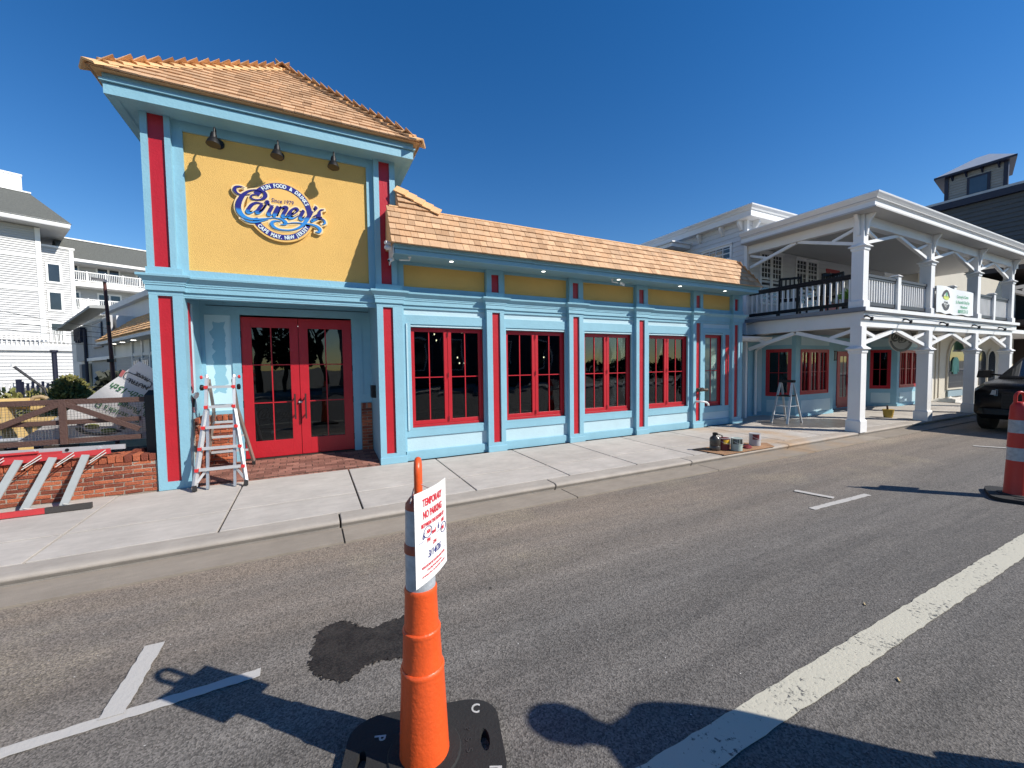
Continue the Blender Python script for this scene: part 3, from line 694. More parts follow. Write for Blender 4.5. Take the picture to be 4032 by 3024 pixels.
def brick_face(parent, F, u0, u1, z0, z1, w, soldier=True, pitch=.0455, step=.162, rz=0):
    """courses of running bond between u0..u1; soldier course on top"""
    zt = z1-.082 if soldier else z1
    n = int((zt-z0)/pitch+.001); 
    for r in range(n):
        z = z0+pitch*(r+.5); u = u0 + (0 if r % 2 else -.081)
        while u < u1-.02:
            a, b = max(u,u0), min(u+step, u1); L_ = b-a-.009
            if L_ > .03:
                me = random.choice(FULL) if L_ > .1 else random.choice(HALF)
                o = brick(me, parent, F((a+b)/2, w-.025+random.uniform(-.003,.003), z), rz)
                o.scale.x = L_/(.154 if L_ > .1 else .073)
            u += step
    if soldier:
        k = int((u1-u0)/.058); s = (u1-u0)/k
        for i in range(k): brick(random.choice(SOLD), parent, F(u0+s*(i+.5), w-.018+random.uniform(-.003,.003), zt+.041), rz)
random.seed(5)
kw = prt('knee_wall', MB().fbox(FB,-1.245,-.917,-.06,.012,.19,.855), MORTAR)
brick_face(kw, FB, -1.243,-.919,.20,.86,.024)
FL = frame((-1.25,0,0), (0,1,0), (1,0,0))
kw = prt('knee_wall', MB().fbox(FL,5.97,6.535,-.03,.016,.10,.87), MORTAR)
brick_face(kw, FL, 5.972,6.53,.14,.875,.03, rz=math.pi/2)
kw = prt('knee_wall', MB().fbox(FB,.70,.857,-.06,.012,.19,.915), MORTAR)
brick_face(kw, FB, .70,.855,.20,.92,.024)
# paver floor of the recess, rising to the door
fl = prt('entry_floor', MB().hexa([(-1.25,5.80,.0),(.858,5.80,.0),(.858,6.55,.0),(-1.25,6.55,.0),(-1.25,5.80,.118),(.858,5.80,.118),(.858,6.55,.197),(-1.25,6.55,.197)]), JOINT)
PV = []
for _ in range(6):
    me = brick_mesh(.148,.03,.068,'paver'); me.materials.append(PAVER); PV.append(me)
SL = (.197-.118)/.75
for r in range(10):
    y = 5.838+.0755*r
    if y > 6.53: break
    u = -1.25+(.0 if r % 2 else -.078)
    while u < .86:
        a, b = max(u,-1.25), min(u+.156,.857); L_ = b-a-.006
        if L_ > .03:
            o = link_mesh('paver', random.choice(PV), fl, ((a+b)/2, y, .118+SL*(y-5.8)-.009+random.uniform(-.0015,.0015)))
            o.scale.x = L_/.148; o.rotation_euler = (math.atan(SL), random.uniform(-.01,.01), random.uniform(-.01,.01))
        u += .156
for i in range(38):                            # riser course along the front edge
    x = -1.235+.0552*i
    if x < .85: o = link_mesh('paver', random.choice(PV), fl, (x,5.796,.088)); o.scale = (.052/.148,.4,1.6)
# dark card with script standing inside the door
def leaning_sign():
    F = frame((-.47,6.74,0), (1,0,0), (0,-1,0))
    return F
# wall box in the recess and hanging white cloth of the left jamb
prt('mail_box', MB().box(.80,.857,6.10,6.25,1.02,1.20), BLACK, bevel=.006)

# ------------------------------------------------------------------ tower roof
prt('soffit', MB().box(-1.70,1.30,5.66,8.5,4.268,4.32), BLUE)
def ring(z0, z1, o0, o1, name, m):
    mb = MB(); mb.sweep([(-1.55,8.9),(-1.55,5.8),(1.142,5.8),(1.142,8.9)], [(z0,o0),(z0,o1),(z1,o1),(z1,o0)]); return prt(name, mb, m)
ring(4.262,4.362,.12,.212,'fascia',BLUE); ring(4.364,4.378,.12,.202,'fascia_groove',BLUE); ring(4.379,4.404,.10,.236,'fascia_cap',BLUE)
ring(4.406,4.462,.10,.215,'drip_board',BLUE)
AP = Vector((-.205,7.15,5.95)); OV = .28
c0 = [Vector((-1.55-OV,5.8-OV,4.465)),Vector((1.145+OV,5.8-OV,4.465)),Vector((1.145+OV,8.8,4.465)),Vector((-1.55-OV,8.8,4.465))]
tr = MB().add([c0[0],c0[1],c0[2],c0[3],AP+Vector((0,0,-.012))], [(0,3,2,1),(0,1,4),(1,2,4),(2,3,4),(3,0,4)])
troof = prt('tower_roof', tr, CEDARD)

def shingle_row(out, A, B, up, nrm, width, expo, thick, rng, clipf=None, lift=.012):
    """one course from A to B: each shingle a tapered board leaning out of the slope"""
    d = (B-A); L_ = d.length; d.normalize(); u = rng.uniform(-width,0)
    while u < L_:
        wd = width*rng.uniform(.65,1.35); a, b = max(u,0), min(u+wd, L_)
        if b-a > .012:
            out.append((A+d*((a+b)/2), b-a-.0035, d, up, nrm, expo*rng.uniform(.97,1.03), thick*rng.uniform(.92,1.12)))
        u += wd
def shingle_mb(mb, s, overlap=2.0):
    p, wd, d, up, nrm, ex, th = s; h = wd/2
    lo = nrm*th; top = up*(ex*overlap)
    vs = [p-d*h+lo*.6, p+d*h+lo*.6, p+d*h+lo*1.6, p-d*h+lo*1.6, p-d*h+top, p+d*h+top, p+d*h+top+nrm*.003, p-d*h+top+nrm*.003]
    return mb.hexa(vs)
def shingle_obj(s, parent, overlap=2.0):
    p, wd, d, up, nrm, ex, th = s
    mb = MB(); h = wd/2; top = ex*overlap
    mb.hexa([(-h,-.6*th,0),(h,-.6*th,0),(h,-1.6*th,0),(-h,-1.6*th,0),(-h,0,top),(h,0,top),(h,-.003,top),(-h,-.003,top)])
    me = mb.mesh('shingle'); fix_normals(me); me.materials.append(CEDAR)
    o = bpy.data.objects.new('shingle', me); COL.objects.link(o); o.parent = parent
    M = Matrix((d, -nrm, up)).transposed().to_4x4(); M.translation = p-WLOC[parent.name]
    o.matrix_local = M; return o
rng = random.Random(4)
allS = []
def pyramid_face(P, Q, n, width):
    """courses on the triangle P, Q, apex"""
    nrm = (Q-P).cross(AP-P).normalized()
    if nrm.z < 0: nrm = -nrm
    d = (Q-P).normalized(); up = nrm.cross(d).normalized()
    if up.z < 0: up = -up
    ex = ((AP-P)-d*(AP-P).dot(d)).length/n; res = []
    for i in range(n):
        t = i/n; A = P.lerp(AP, t); B = Q.lerp(AP, t); A -= up*(.02 if i == 0 else 0); B -= up*(.02 if i == 0 else 0)
        if (B-A).length > .05: shingle_row(res, A, B, up, nrm, width, ex, .017, rng)
    return res
tf = pyramid_face(c0[0], c0[1], 17, .125); tl = pyramid_face(c0[3], c0[0], 17, .14); trr = pyramid_face(c0[1], c0[2], 17, .14)
mb = MB()
for s in tf+tl+trr: shingle_mb(mb, s)
obj('shingle_courses', mb, CEDAR, troof, kind='stuff')
# hip caps: overlapping boards up both front hips
def hip_caps(P, n, side):
    d = (AP-P); L_ = d.length; d = d.normalized(); ln = L_/n
    for i in range(n):
        a = P+d*(ln*i-.03); b_ = a+d*(ln*1.55)
        mb = MB(); s = Vector((d.y,-d.x,0)).normalized(); upn = s.cross(d); upn = upn if upn.z > 0 else -upn
        for sg in (-1,1):
            e = (s*sg*.115 - upn*.060)
            mb.hexa([a+upn*.070, a+e+upn*.070, a+e+upn*.048, a+upn*.048, b_+upn*.032, b_+e+upn*.032, b_+e+upn*.022, b_+upn*.022])
        obj('hip_cap', mb, CEDARD, troof)
hip_caps(c0[0], 19, -1); hip_caps(c0[1], 21, 1)

# ------------------------------------------------------------------ wing roof: steep shingled mansard with a boxed eave
EY = 5.40
prt('soffit', MB().box(1.042,8.62,EY+.03,5.86,2.950,2.975), paint('blue grey soffit', (.22,.40,.47), .6, .05, 2))
ev = MB(); ev.box(1.04,8.62,EY,EY+.03,2.935,2.985); prt('fascia', ev, BLUE)
prt('fascia_groove', MB().box(1.045,8.615,EY+.008,EY+.03,2.986,2.999), BLUE)
prt('fascia_cap', MB().box(1.03,8.63,EY-.018,EY+.03,3.0,3.030), BLUE)
prt('drip_board', MB().box(1.03,8.635,EY-.03,EY+.03,3.031,3.052), BLUE)
er = MB(); er.box(8.60,8.62,EY+.03,6.3,2.935,3.0); er.box(8.60,8.632,EY+.03,6.3,3.0,3.05); prt('fascia', er, BLUE)
# boxed return at the left end with its little bracket
rt = MB(); rt.prism([(1.03,EY+.0,2.935),(1.03,EY+.30,2.84),(1.03,EY+.30,3.05),(1.03,EY,3.05)], (-.012,0,0)); prt('eave_return', rt, STEELW)
MZ0, MZ1, MY0, MY1 = 3.055, 3.60, 5.335, 5.625
mup = Vector((0, MY1-MY0, MZ1-MZ0)); ML = mup.length; mup.normalize(); mn = Vector((0,-mup.z,mup.y))
wr = MB(); wr.hexa([(1.0,MY0,MZ0),(8.60,MY0,MZ0),(8.60,6.2,MZ0),(1.0,6.2,MZ0),(1.01,MY1,MZ1),(8.20,MY1,MZ1),(8.20,6.2,MZ1),(1.01,6.2,MZ1)])
wr.prism([(1.145,MY1,MZ1+.001),(1.68,MY1,MZ1+.001),(1.145,MY1+.155,MZ1+.29)], (0,.3,0))
wroof = prt('wing_roof', wr, CEDARD)
res = []; NC = 6; ex = ML/NC
rng = random.Random(9)
for i in range(NC):
    t = i/NC; xr = 8.62-.42*t
    p = Vector((0,MY0,MZ0))+mup*(ML*t-(.025 if i == 0 else 0))
    shingle_row(res, Vector((.985,p.y,p.z)), Vector((xr,p.y,p.z)), mup, mn, .118, ex, .0185, rng)
# the piece of slope that climbs beside the tower
for i in range(3):
    p = Vector((0,MY0,MZ0))+mup*(ML+ex*i); x1 = 1.70-.155*(i)
    shingle_row(res, Vector((1.147,p.y,p.z)), Vector((x1,p.y,p.z)), mup, mn, .118, ex*.9, .0185, rng)
res.sort(key=lambda s: s[0].x)
top_z = MZ1-ex*1.3
for s in res[:300]: shingle_obj(s, wroof, 1.12 if s[0].z > top_z else 2.0)
mb = MB()
for s in res[300:]: shingle_mb(mb, s, 1.12 if s[0].z > top_z else 2.0)
# right hip end of the mansard
endn = Vector((mup.z*.8,0,.6)).normalized(); eup = Vector((-.42,.0,MZ1-MZ0)).normalized()
for i in range(NC):
    t = i/NC; xr = 8.61-.42*t; y0 = MY0+(MY1-MY0)*t; tmp = []
    shingle_row(tmp, Vector((xr,y0,MZ0+(MZ1-MZ0)*t)), Vector((xr,6.3,MZ0+(MZ1-MZ0)*t)), eup, Vector((eup.z,0,-eup.x)), .118, ex, .021, rng)
    for s in tmp: shingle_mb(mb, s, 1.12 if i == NC-1 else 2.0)
obj('shingle_courses', mb, CEDAR, wroof, kind='stuff')
for i in range(5):
    h0 = Vector((1.70,MY1,MZ1)); h1 = Vector((1.16,MY1+.155,MZ1+.29)); dd = (h1-h0); a = h0+dd*(.2*i-.03)+mn*.045; b_ = a+dd*.27-mn*.022
    mb = MB(); mb.bar(a, b_, .115, .018, up=mn); obj('hip_cap', mb, CEDARD, wroof)
rg = MB(); rg.box(1.02,8.2,MY1-.012,MY1+.05,MZ1+.004,MZ1+.02); prt('ridge_board', rg, CEDARD)
# lit recessed lights in the eave, cameras
CAN = emit('lit downlight', (1,.95,.86), 3.5)
for x in (1.862,3.39,4.935,6.47,7.79):
    prt('downlight', MB().lathe([(.029,0),(.029,-.003),(.024,-.004)], (x,5.585,2.950), 16), CAN)
def cctv(x, y, z, dx):
    c = MB(); c.lathe([(.024,0),(.024,-.012),(.010,-.02),(.010,-.045)], (x,y,z), 12); c.tube([(x,y,z-.045),(x+dx*.2,y-.015,z-.06)], .010, 8)
    o = prt('security_camera', c, WHITE, smooth=True)
    prt('camera_body', MB().lathe([(.020,-.035),(.024,-.03),(.024,.05),(.02,.055)], (x+dx*.35,y-.02,z-.068), 12, axis=(dx,-.55,-.45)), WHITE, o, smooth=True)
    prt('lens', MB().lathe([(.017,0),(.017,.004)], Vector((x+dx*.35,y-.02,z-.068))+Vector((dx,-.55,-.45)).normalized()*.0545, 12, axis=(dx,-.55,-.45)), BLACK, o)
cctv(1.268,5.57,2.950,-.7); cctv(4.80,5.60,2.950,.6)
fl_ = MB(); fl_.lathe([(.03,0),(.034,.02),(.02,.05)], (.995,5.46,3.035), 12, axis=(-1,-.2,.1)); fl_.lathe([(.026,0),(.030,.05),(.022,.07)], (.985,5.43,3.05), 12, axis=(-.9,-.4,.05)); fl_.lathe([(.026,0),(.030,.05),(.022,.07)], (.985,5.43,3.00), 12, axis=(-.9,-.4,-.1))
prt('flood_light', fl_, STEELW, smooth=True)

# ------------------------------------------------------------------ gooseneck lamps on the tower
for x in (-.862,-.245,.368):
    b_ = MB(); b_.lathe([(.058,0),(.058,.012),(.05,.022)], (x,5.885,4.10), 20, axis=(0,-1,0))
    lamp = prt('gooseneck_lamp', b_, BLACK, smooth=True)
    pts = spline([(x,5.863,4.10),(x,5.82,4.085),(x,5.77,4.09),(x,5.735,4.13),(x,5.70,4.175),(x,5.665,4.18),(x,5.645,4.155),(x,5.64,4.12)], 5)
    prt('arm', MB().tube(pts, .0085, 8), BLACK, lamp, smooth=True)
    ax = (.05,.12,1)
    prt('shade', MB().lathe([(.070,0),(.0675,.010),(.053,.05),(.042,.072),(.034,.078),(.032,.118),(.026,.123),(.026,.14),(.012,.146)], (x-.012,5.620,3.968), 26, axis=ax), BLACK, lamp, smooth=True)
# ------------------------------------------------------------------ the round sign on the tower
STROKES = [[(-0.6161, 3.6299, 0.0017), (-0.6533, 3.6387, 0.0064), (-0.6936, 3.6313, 0.0115), (-0.7173, 3.6069, 0.0178), (-0.7101, 3.5714, 0.0143), (-0.6795, 3.5486, 0.0075), (-0.6335, 3.5479, 0.0047), (-0.5631, 3.5649, 0.0041)], [(-0.4657, 3.5655, 0.0015), (-0.5041, 3.5704, 0.0054), (-0.5398, 3.5622, 0.0071), (-0.557, 3.5408, 0.0089), (-0.5444, 3.5158, 0.0089), (-0.5062, 3.5106, 0.0066), (-0.4584, 3.5201, 0.009), (-0.4185, 3.5475, 0.0182), (-0.4034, 3.581, 0.02), (-0.419, 3.6162, 0.0151), (-0.4664, 3.6297, 0.0078), (-0.5259, 3.6211, 0.0071), (-0.5855, 3.5935, 0.0117), (-0.6397, 3.5367, 0.0218), (-0.677, 3.463, 0.0274), (-0.6898, 3.3936, 0.0283), (-0.6759, 3.3352, 0.0266), (-0.6428, 3.2963, 0.021), (-0.597, 3.276, 0.0153), (-0.5266, 3.2728, 0.0119), (-0.4547, 3.2868, 0.009), (-0.3938, 3.3048, 0.0055), (-0.3324, 3.3188, 0.0049), (-0.277, 3.3222, 0.0075), (-0.2339, 3.3124, 0.0125), (-0.2034, 3.2887, 0.0195), (-0.1966, 3.2685, 0.0158), (-0.2234, 3.2541, 0.0082), (-0.2609, 3.2502, 0.0025)], [(-0.6667, 3.2724, 0.0023), (-0.6214, 3.2452, 0.0064), (-0.5633, 3.2353, 0.01), (-0.5039, 3.2438, 0.009), (-0.4434, 3.2678, 0.006), (-0.3759, 3.2971, 0.0024)], [(-0.4302, 3.4712, 0.0048), (-0.4718, 3.4781, 0.006), (-0.5136, 3.4698, 0.0119), (-0.5561, 3.4355, 0.0177), (-0.5873, 3.3829, 0.0194), (-0.6001, 3.3503, 0.0176), (-0.5771, 3.3403, 0.0118), (-0.5413, 3.356, 0.0053), (-0.4985, 3.397, 0.0036), (-0.4548, 3.452, 0.0042)], [(-0.4424, 3.4643, 0.0181), (-0.4742, 3.4111, 0.0186), (-0.5027, 3.362, 0.0167), (-0.4943, 3.3483, 0.0108), (-0.464, 3.3612, 0.0048), (-0.4264, 3.4084, 0.0042), (-0.3941, 3.4688, 0.0055), (-0.3992, 3.497, 0.0152), (-0.3838, 3.505, 0.0171), (-0.3723, 3.4862, 0.0061), (-0.3518, 3.4653, 0.0049), (-0.3212, 3.4668, 0.0043)], [(-0.3368, 3.4573, 0.0184), (-0.363, 3.4045, 0.019), (-0.3829, 3.3564, 0.0177), (-0.3683, 3.3413, 0.0092), (-0.3403, 3.3559, 0.0043)], [(-0.272, 3.4678, 0.018), (-0.2987, 3.4077, 0.0192), (-0.3192, 3.3487, 0.0179), (-0.3041, 3.3405, 0.0031), (-0.2775, 3.397, 0.0037), (-0.2415, 3.4516, 0.0056), (-0.2034, 3.4732, 0.0126), (-0.1819, 3.4612, 0.0189), (-0.2056, 3.4081, 0.0195), (-0.2293, 3.3553, 0.0182), (-0.2142, 3.34, 0.0107), (-0.1761, 3.3527, 0.0044)], [(-0.1761, 3.3527, 0.0044), (-0.131, 3.3808, 0.0045), (-0.0851, 3.4197, 0.0064), (-0.0583, 3.4559, 0.0129), (-0.0768, 3.4765, 0.0116), (-0.1157, 3.4575, 0.0115), (-0.149, 3.4099, 0.0191), (-0.1631, 3.3653, 0.0197), (-0.1449, 3.3432, 0.0146), (-0.1001, 3.3535, 0.0071), (-0.0541, 3.3889, 0.0045)], [(-0.0131, 3.4595, 0.0098), (-0.0006, 3.4471, 0.0189), (-0.0215, 3.401, 0.0195), (-0.0359, 3.3559, 0.0188), (-0.017, 3.3408, 0.0117), (0.023, 3.3718, 0.0052), (0.057, 3.4129, 0.0046)], [(0.1112, 3.4609, 0.01), (0.0909, 3.4469, 0.0205), (0.0629, 3.3922, 0.0211), (0.0281, 3.3294, 0.0203), (-0.0127, 3.2733, 0.0163), (-0.0658, 3.2301, 0.011), (-0.1371, 3.1989, 0.0077), (-0.2131, 3.1872, 0.0069), (-0.2815, 3.1898, 0.0093), (-0.3301, 3.2111, 0.0154), (-0.3502, 3.2466, 0.019), (-0.334, 3.2733, 0.0142), (-0.2967, 3.2878, 0.0074), (-0.2471, 3.288, 0.0025)], [(-0.182, 3.272, 0.0025), (-0.1277, 3.2883, 0.0045), (-0.0571, 3.2985, 0.0052), (0.0141, 3.2986, 0.0079), (0.0861, 3.2981, 0.0099), (0.1453, 3.2847, 0.0134), (0.1832, 3.2571, 0.0182), (0.187, 3.2284, 0.0169), (0.1697, 3.2115, 0.0121), (0.1331, 3.2139, 0.0027)], [(0.133, 3.5222, 0.02), (0.1493, 3.514, 0.0167), (0.1418, 3.4874, 0.0067), (0.1246, 3.4666, 0.002)], [(0.243, 3.5085, 0.0027), (0.2056, 3.4975, 0.0081), (0.1879, 3.4692, 0.0148), (0.1834, 3.4321, 0.0202), (0.1654, 3.393, 0.0188), (0.1277, 3.3584, 0.0113), (0.0973, 3.3395, 0.0133), (0.1015, 3.3654, 0.0093), (0.1419, 3.3859, 0.006), (0.2022, 3.3912, 0.0068), (0.2419, 3.3678, 0.0102), (0.2477, 3.3357, 0.0109), (0.2167, 3.3166, 0.0027)], [(0.1092, 3.3991, 0.0027), (0.1497, 3.4234, 0.008), (0.1843, 3.4614, 0.0067)]]
def waveblue():
    m, t, b, N, L = new_mat('navy to sea blue letters')
    geo = N('ShaderNodeNewGeometry'); sep = N('ShaderNodeSeparateXYZ'); L(geo.outputs['Position'], sep.inputs[0])
    # colour changes along a line that sinks gently to the right, with a few stripes at the change
    a = N('ShaderNodeMath'); a.operation = 'ADD'; a.inputs[1].default_value = 0; L(sep.outputs[2], a.inputs[0])
    s = N('ShaderNodeMath'); s.operation = 'SINE'; k = N('ShaderNodeMath'); k.operation = 'MULTIPLY'; k.inputs[1].default_value = 700; L(a.outputs[0], k.inputs[0]); L(k.outputs[0], s.inputs[0])
    q = N('ShaderNodeMath'); q.operation = 'MULTIPLY_ADD'; q.inputs[1].default_value = .012; L(s.outputs[0], q.inputs[0]); L(a.outputs[0], q.inputs[2])
    r = N('ShaderNodeMapRange'); r.inputs['From Min'].default_value = 3.362; r.inputs['From Max'].default_value = 3.378; L(q.outputs[0], r.inputs['Value'])
    mx = N('ShaderNodeMix'); mx.data_type = 'RGBA'; mx.inputs['A'].default_value = (.03,.24,.62,1); mx.inputs['B'].default_value = (.018,.016,.19,1); L(r.outputs[0], mx.inputs['Factor'])
    L(mx.outputs['Result'], b.inputs['Base Color']); b.inputs['Roughness'].default_value = .45; return m
WAVE = waveblue()
NAVYB = paint('navy sign blue', (.018,.018,.20), .45, .03, 3, 0)
CREAM = paint('cream sign edge', (.86,.66,.36), .6, .03, 3, 0)
SIGNY = paint('sign board yellow', (.77,.475,.14), .65, .03, 3, 0)
LETW = paint('white sign letters', (.72,.82,.82), .5, .02, 3, 0)
SX, SZ, SR = -.239, 3.409, .3445
def arc(r0, r1, a0, a1, n=40):
    A = [(SX+r1*math.cos(R(a0+(a1-a0)*i/n)), SZ+r1*math.sin(R(a0+(a1-a0)*i/n))) for i in range(n+1)]
    return A+[(SX+r0*math.cos(R(a0+(a1-a0)*i/n)), SZ+r0*math.sin(R(a0+(a1-a0)*i/n))) for i in range(n,-1,-1)]
def on_wall(mb, y): return put(mb, lambda x, z, t: (x, y-t, z))
disc = [(SX+(SR+.024)*math.cos(R(i*4)), SZ+(SR+.024)*math.sin(R(i*4))) for i in range(90)]
sb = MB()
for i, s in enumerate(STROKES): ribbon(sb, s, 5.884, .032+.0003*i, grow=.019)
on = on_wall(shape2d([disc], .03), 5.868)
sign = prt('round_sign', on, SIGNY)
prt('letter_backing', sb, CREAM, sign)
prt('navy_ring', on_wall(shape2d([arc(.281,SR,-3,148)], .004), 5.851), NAVYB, sign)
prt('navy_ring', on_wall(shape2d([arc(.281,SR,-158,-22)], .004), 5.851), NAVYB, sign)
lb = MB()
for i, s in enumerate(STROKES): ribbon(lb, s, 5.8435, .003+.0003*i)
prt('script_letters', lb, WAVE, sign)
def arc_text(body, a0, a1, rad, size, y, outward, m, parent, name, cx=SX, cz=SZ, depth=.002):
    chars = list(body); wts = [{' ':.8,'I':.5,'.':.5,'M':1.25,'W':1.35,'&':1.1,'J':.8,'E':.85,'F':.85}.get(c,1) for c in chars]
    tot = sum(wts)-wts[0]/2-wts[-1]/2; pos = wts[0]/2-wts[0]/2; mb = MB(); acc = 0
    for i, c in enumerate(chars):
        a = R(a0+(a1-a0)*acc/tot)
        if c != ' ':
            g = text_mesh(c, size, depth, sx=.80, bold=.0022)
            g = put(g, lambda x, z, t: (x, z-size*.35, t))
            th = a-math.pi/2 if outward else a+math.pi/2
            g = put(g, lambda x, z, t: (cx+rad*math.cos(a)+x*math.cos(th)-z*math.sin(th), y-t, cz+rad*math.sin(a)+x*math.sin(th)+z*math.cos(th)))
            mb.add(g.v, g.f)
        if i < len(chars)-1: acc += (wts[i]+wts[i+1])/2
    return prt(name, mb, m, parent)
arc_text('FUN FOOD & DRINKS', 128, 25, .312, .062, 5.847, True, LETW, sign, 'ring_lettering')
arc_text('CAPE MAY. NEW JERSEY', -139, -31, .314, .062, 5.847, False, LETW, sign, 'ring_lettering')
g = put(text_mesh('Since 1979', .070, .0015, sx=.8, shear=.15), lambda x, z, t: (-.226+x, 5.851-t, 3.512+z+x*.0))
prt('since_lettering', g, NAVYB, sign)

# window poster in the third bay
post = thing('window_poster', 'pale green tradesman poster lettered ROSAS standing inside a red window', 'poster', (5.21, 5.965, .66))
pf = lambda x, z, t: (x, 5.966-t, z)
obj('sheet', MB().box(5.02,5.40,5.968,5.972,.63,.865), paint('pale mint paper', (.62,.78,.70), .7, .03, 4, 0), post)
PRB = paint('maroon print', (.10,.02,.02), .6, 0, 1, 0); PRG = paint('green print', (.25,.45,.38), .6, 0, 1, 0)
def ptxt(s, size, x, z, m, sx=1.0):
    obj('lettering', put(text_mesh(s, size, .0006, sx=sx, bold=.0006), lambda a, b_, t: (x+a, 5.966-t, z+b_)), m, post)
ptxt('ROSAS', .068, 5.225, .795, PRB, 1.0); ptxt('PAINTING & POWER', .026, 5.21, .748, PRG, .8); ptxt('WASHING', .026, 5.22, .715, PRG, .8); ptxt('609-827-3501', .048, 5.205, .655, paint('black print', (.02,.02,.02), .6, 0, 1, 0), .95)
fg = MB(); ribbon(fg, [(5.075,.83,.004),(5.072,.80,.007),(5.07,.76,.008),(5.068,.72,.004)], 5.9665, .001); ribbon(fg, [(5.095,.825,.003),(5.075,.80,.005),(5.055,.79,.003)], 5.9663, .001)
fg.lathe([(.009,0),(.009,.001)], (5.078,5.9664,.838), 10, axis=(0,-1,0)); obj('painter_figure', fg, PRB, post)

# framed card with script leaning inside the left door leaf
card = thing('framed_card', 'white card with black script and thin black frame, standing inside the left red door leaf', 'sign', (-.45, 6.72, .44))
obj('card', MB().box(-.72,-.20,6.72,6.73,.44,1.13), paint('grey card', (.40,.42,.42), .7, .03, 3, 0), card)
cf = MB(); y = 6.712
for a in ((-.66,-.27,.98,.988),(-.66,-.27,.60,.608),(-.66,-.652,.608,.98),(-.278,-.27,.608,.98)): cf.box(a[0],a[1],y,y+.006,a[2],a[3])
obj('border', cf, BLACK, card)
cs = MB(); kx_, kz_ = -.465-SX*.45, .80-SZ*.45
for i, s in enumerate(STROKES): ribbon(cs, [(x*.45+kx_, z*.45+kz_, h*.45) for x,z,h in s], 6.717, .002+.0002*i)
obj('script', cs, BLACK, card)
# ------------------------------------------------------------------ the white house with the two storey porch
ph = thing('porch_house', 'white clapboard house with a two storey porch over the sidewalk and a pale blue shopfront', 'house', (12.5, 5, .10))
def pp_(name, mb, m, parent=ph, **k): return obj(name, mb, m, parent, **k)
SHADEW = WHITE
# ---- posts
def ctr_box(mb, x, y, w, z0, z1, w2=None):
    a = w/2; b = (w2 or w)/2
    return mb.hexa([(x-a,y-a,z0),(x+a,y-a,z0),(x+a,y+a,z0),(x-a,y+a,z0),(x-b,y-b,z1),(x+b,y-b,z1),(x+b,y+b,z1),(x-b,y+b,z1)])
PX = [9.60, 12.60, 15.38, 17.95]; PY = 4.04
for x in PX:
    p = pp_('post', ctr_box(ctr_box(MB(), x,PY,.205,.315,1.60), x,PY,.185,1.752,2.13), WHITE)
    pp_('base', ctr_box(ctr_box(MB(), x,PY,.25,.07,.29), x,PY,.25,.2901,.3149,.21), WHITE, p)
    c = MB(); ctr_box(c,x,PY,.205,1.60,1.625,.232); ctr_box(c,x,PY,.232,1.6251,1.668); ctr_box(c,x,PY,.235,1.668,1.690,.30); ctr_box(c,x,PY,.30,1.6901,1.700); ctr_box(c,x,PY,.30,1.7001,1.752,.186)
    pp_('cap', c, WHITE, p)
    p = pp_('post', ctr_box(ctr_box(MB(), x,PY,.195,2.635,3.57), x,PY,.17,3.71,4.25), WHITE)
    pp_('base', ctr_box(ctr_box(MB(), x,PY,.245,2.49,2.615), x,PY,.245,2.6151,2.6349,.20), WHITE, p)
    c = MB(); ctr_box(c,x,PY,.195,3.57,3.59,.225); ctr_box(c,x,PY,.225,3.5901,3.63); ctr_box(c,x,PY,.225,3.63,3.65,.29); ctr_box(c,x,PY,.29,3.6501,3.66); ctr_box(c,x,PY,.29,3.6601,3.71,.172)
    pp_('cap', c, WHITE, p)
    # sawn brackets under the eave
    for dx, dy in ((0,-1),(-1,0)) if x == PX[0] else ((0,-1),):
        prof = [(.088,3.86),(.115,3.87),(.15,4.0),(.20,4.15),(.27,4.20),(.28,4.235),(.088,4.235),(.088,4.13),(.13,4.13),(.13,4.10)]
        s = Vector((-dy,dx,0))*.03
        pts = [Vector((x+dx*r, PY+dy*r, z)) for r,z in [(.088,3.86),(.112,3.87),(.125,4.0),(.15,4.12),(.20,4.19),(.225,4.245),(.088,4.245)]]
        mb = MB(); mb.prism([q-s for q in pts], s*2); pp_('bracket', mb, WHITE)
# ---- beams, floor, roof
pp_('beam', MB().box(9.50,18.08,3.965,4.115,2.13,2.268), WHITE)
pp_('beam', MB().box(9.50,18.20,3.915,4.115,2.2685,2.408), WHITE)
pp_('beam', MB().box(9.525,9.675,4.1155,6.24,2.125,2.408), WHITE)
pp_('porch_floor', MB().box(9.44,18.24,3.875,6.24,2.409,2.49), GREYT)
pp_('floor_edge', MB().box(9.44,18.24,3.862,3.874,2.415,2.486), WHITE)
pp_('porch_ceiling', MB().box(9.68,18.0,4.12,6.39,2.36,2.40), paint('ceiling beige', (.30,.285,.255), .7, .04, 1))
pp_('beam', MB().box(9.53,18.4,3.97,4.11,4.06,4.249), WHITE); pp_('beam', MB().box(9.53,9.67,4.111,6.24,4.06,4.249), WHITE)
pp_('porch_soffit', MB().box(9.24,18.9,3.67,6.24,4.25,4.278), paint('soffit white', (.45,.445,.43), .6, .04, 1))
FP = [(4.262,-.05),(4.262,0),(4.376,0),(4.378,.012),(4.40,.030),(4.45,.062),(4.482,.085),(4.505,.09),(4.512,.085),(4.512,-.05)]
pp_('fascia', MB().sweep([(9.27,6.24),(9.27,3.70),(18.9,3.70)], FP), WHITE)
pp_('porch_roof', MB().box(9.23,18.9,3.66,6.24,4.4,4.508), paint('pale roof', (.5,.5,.5), .8))
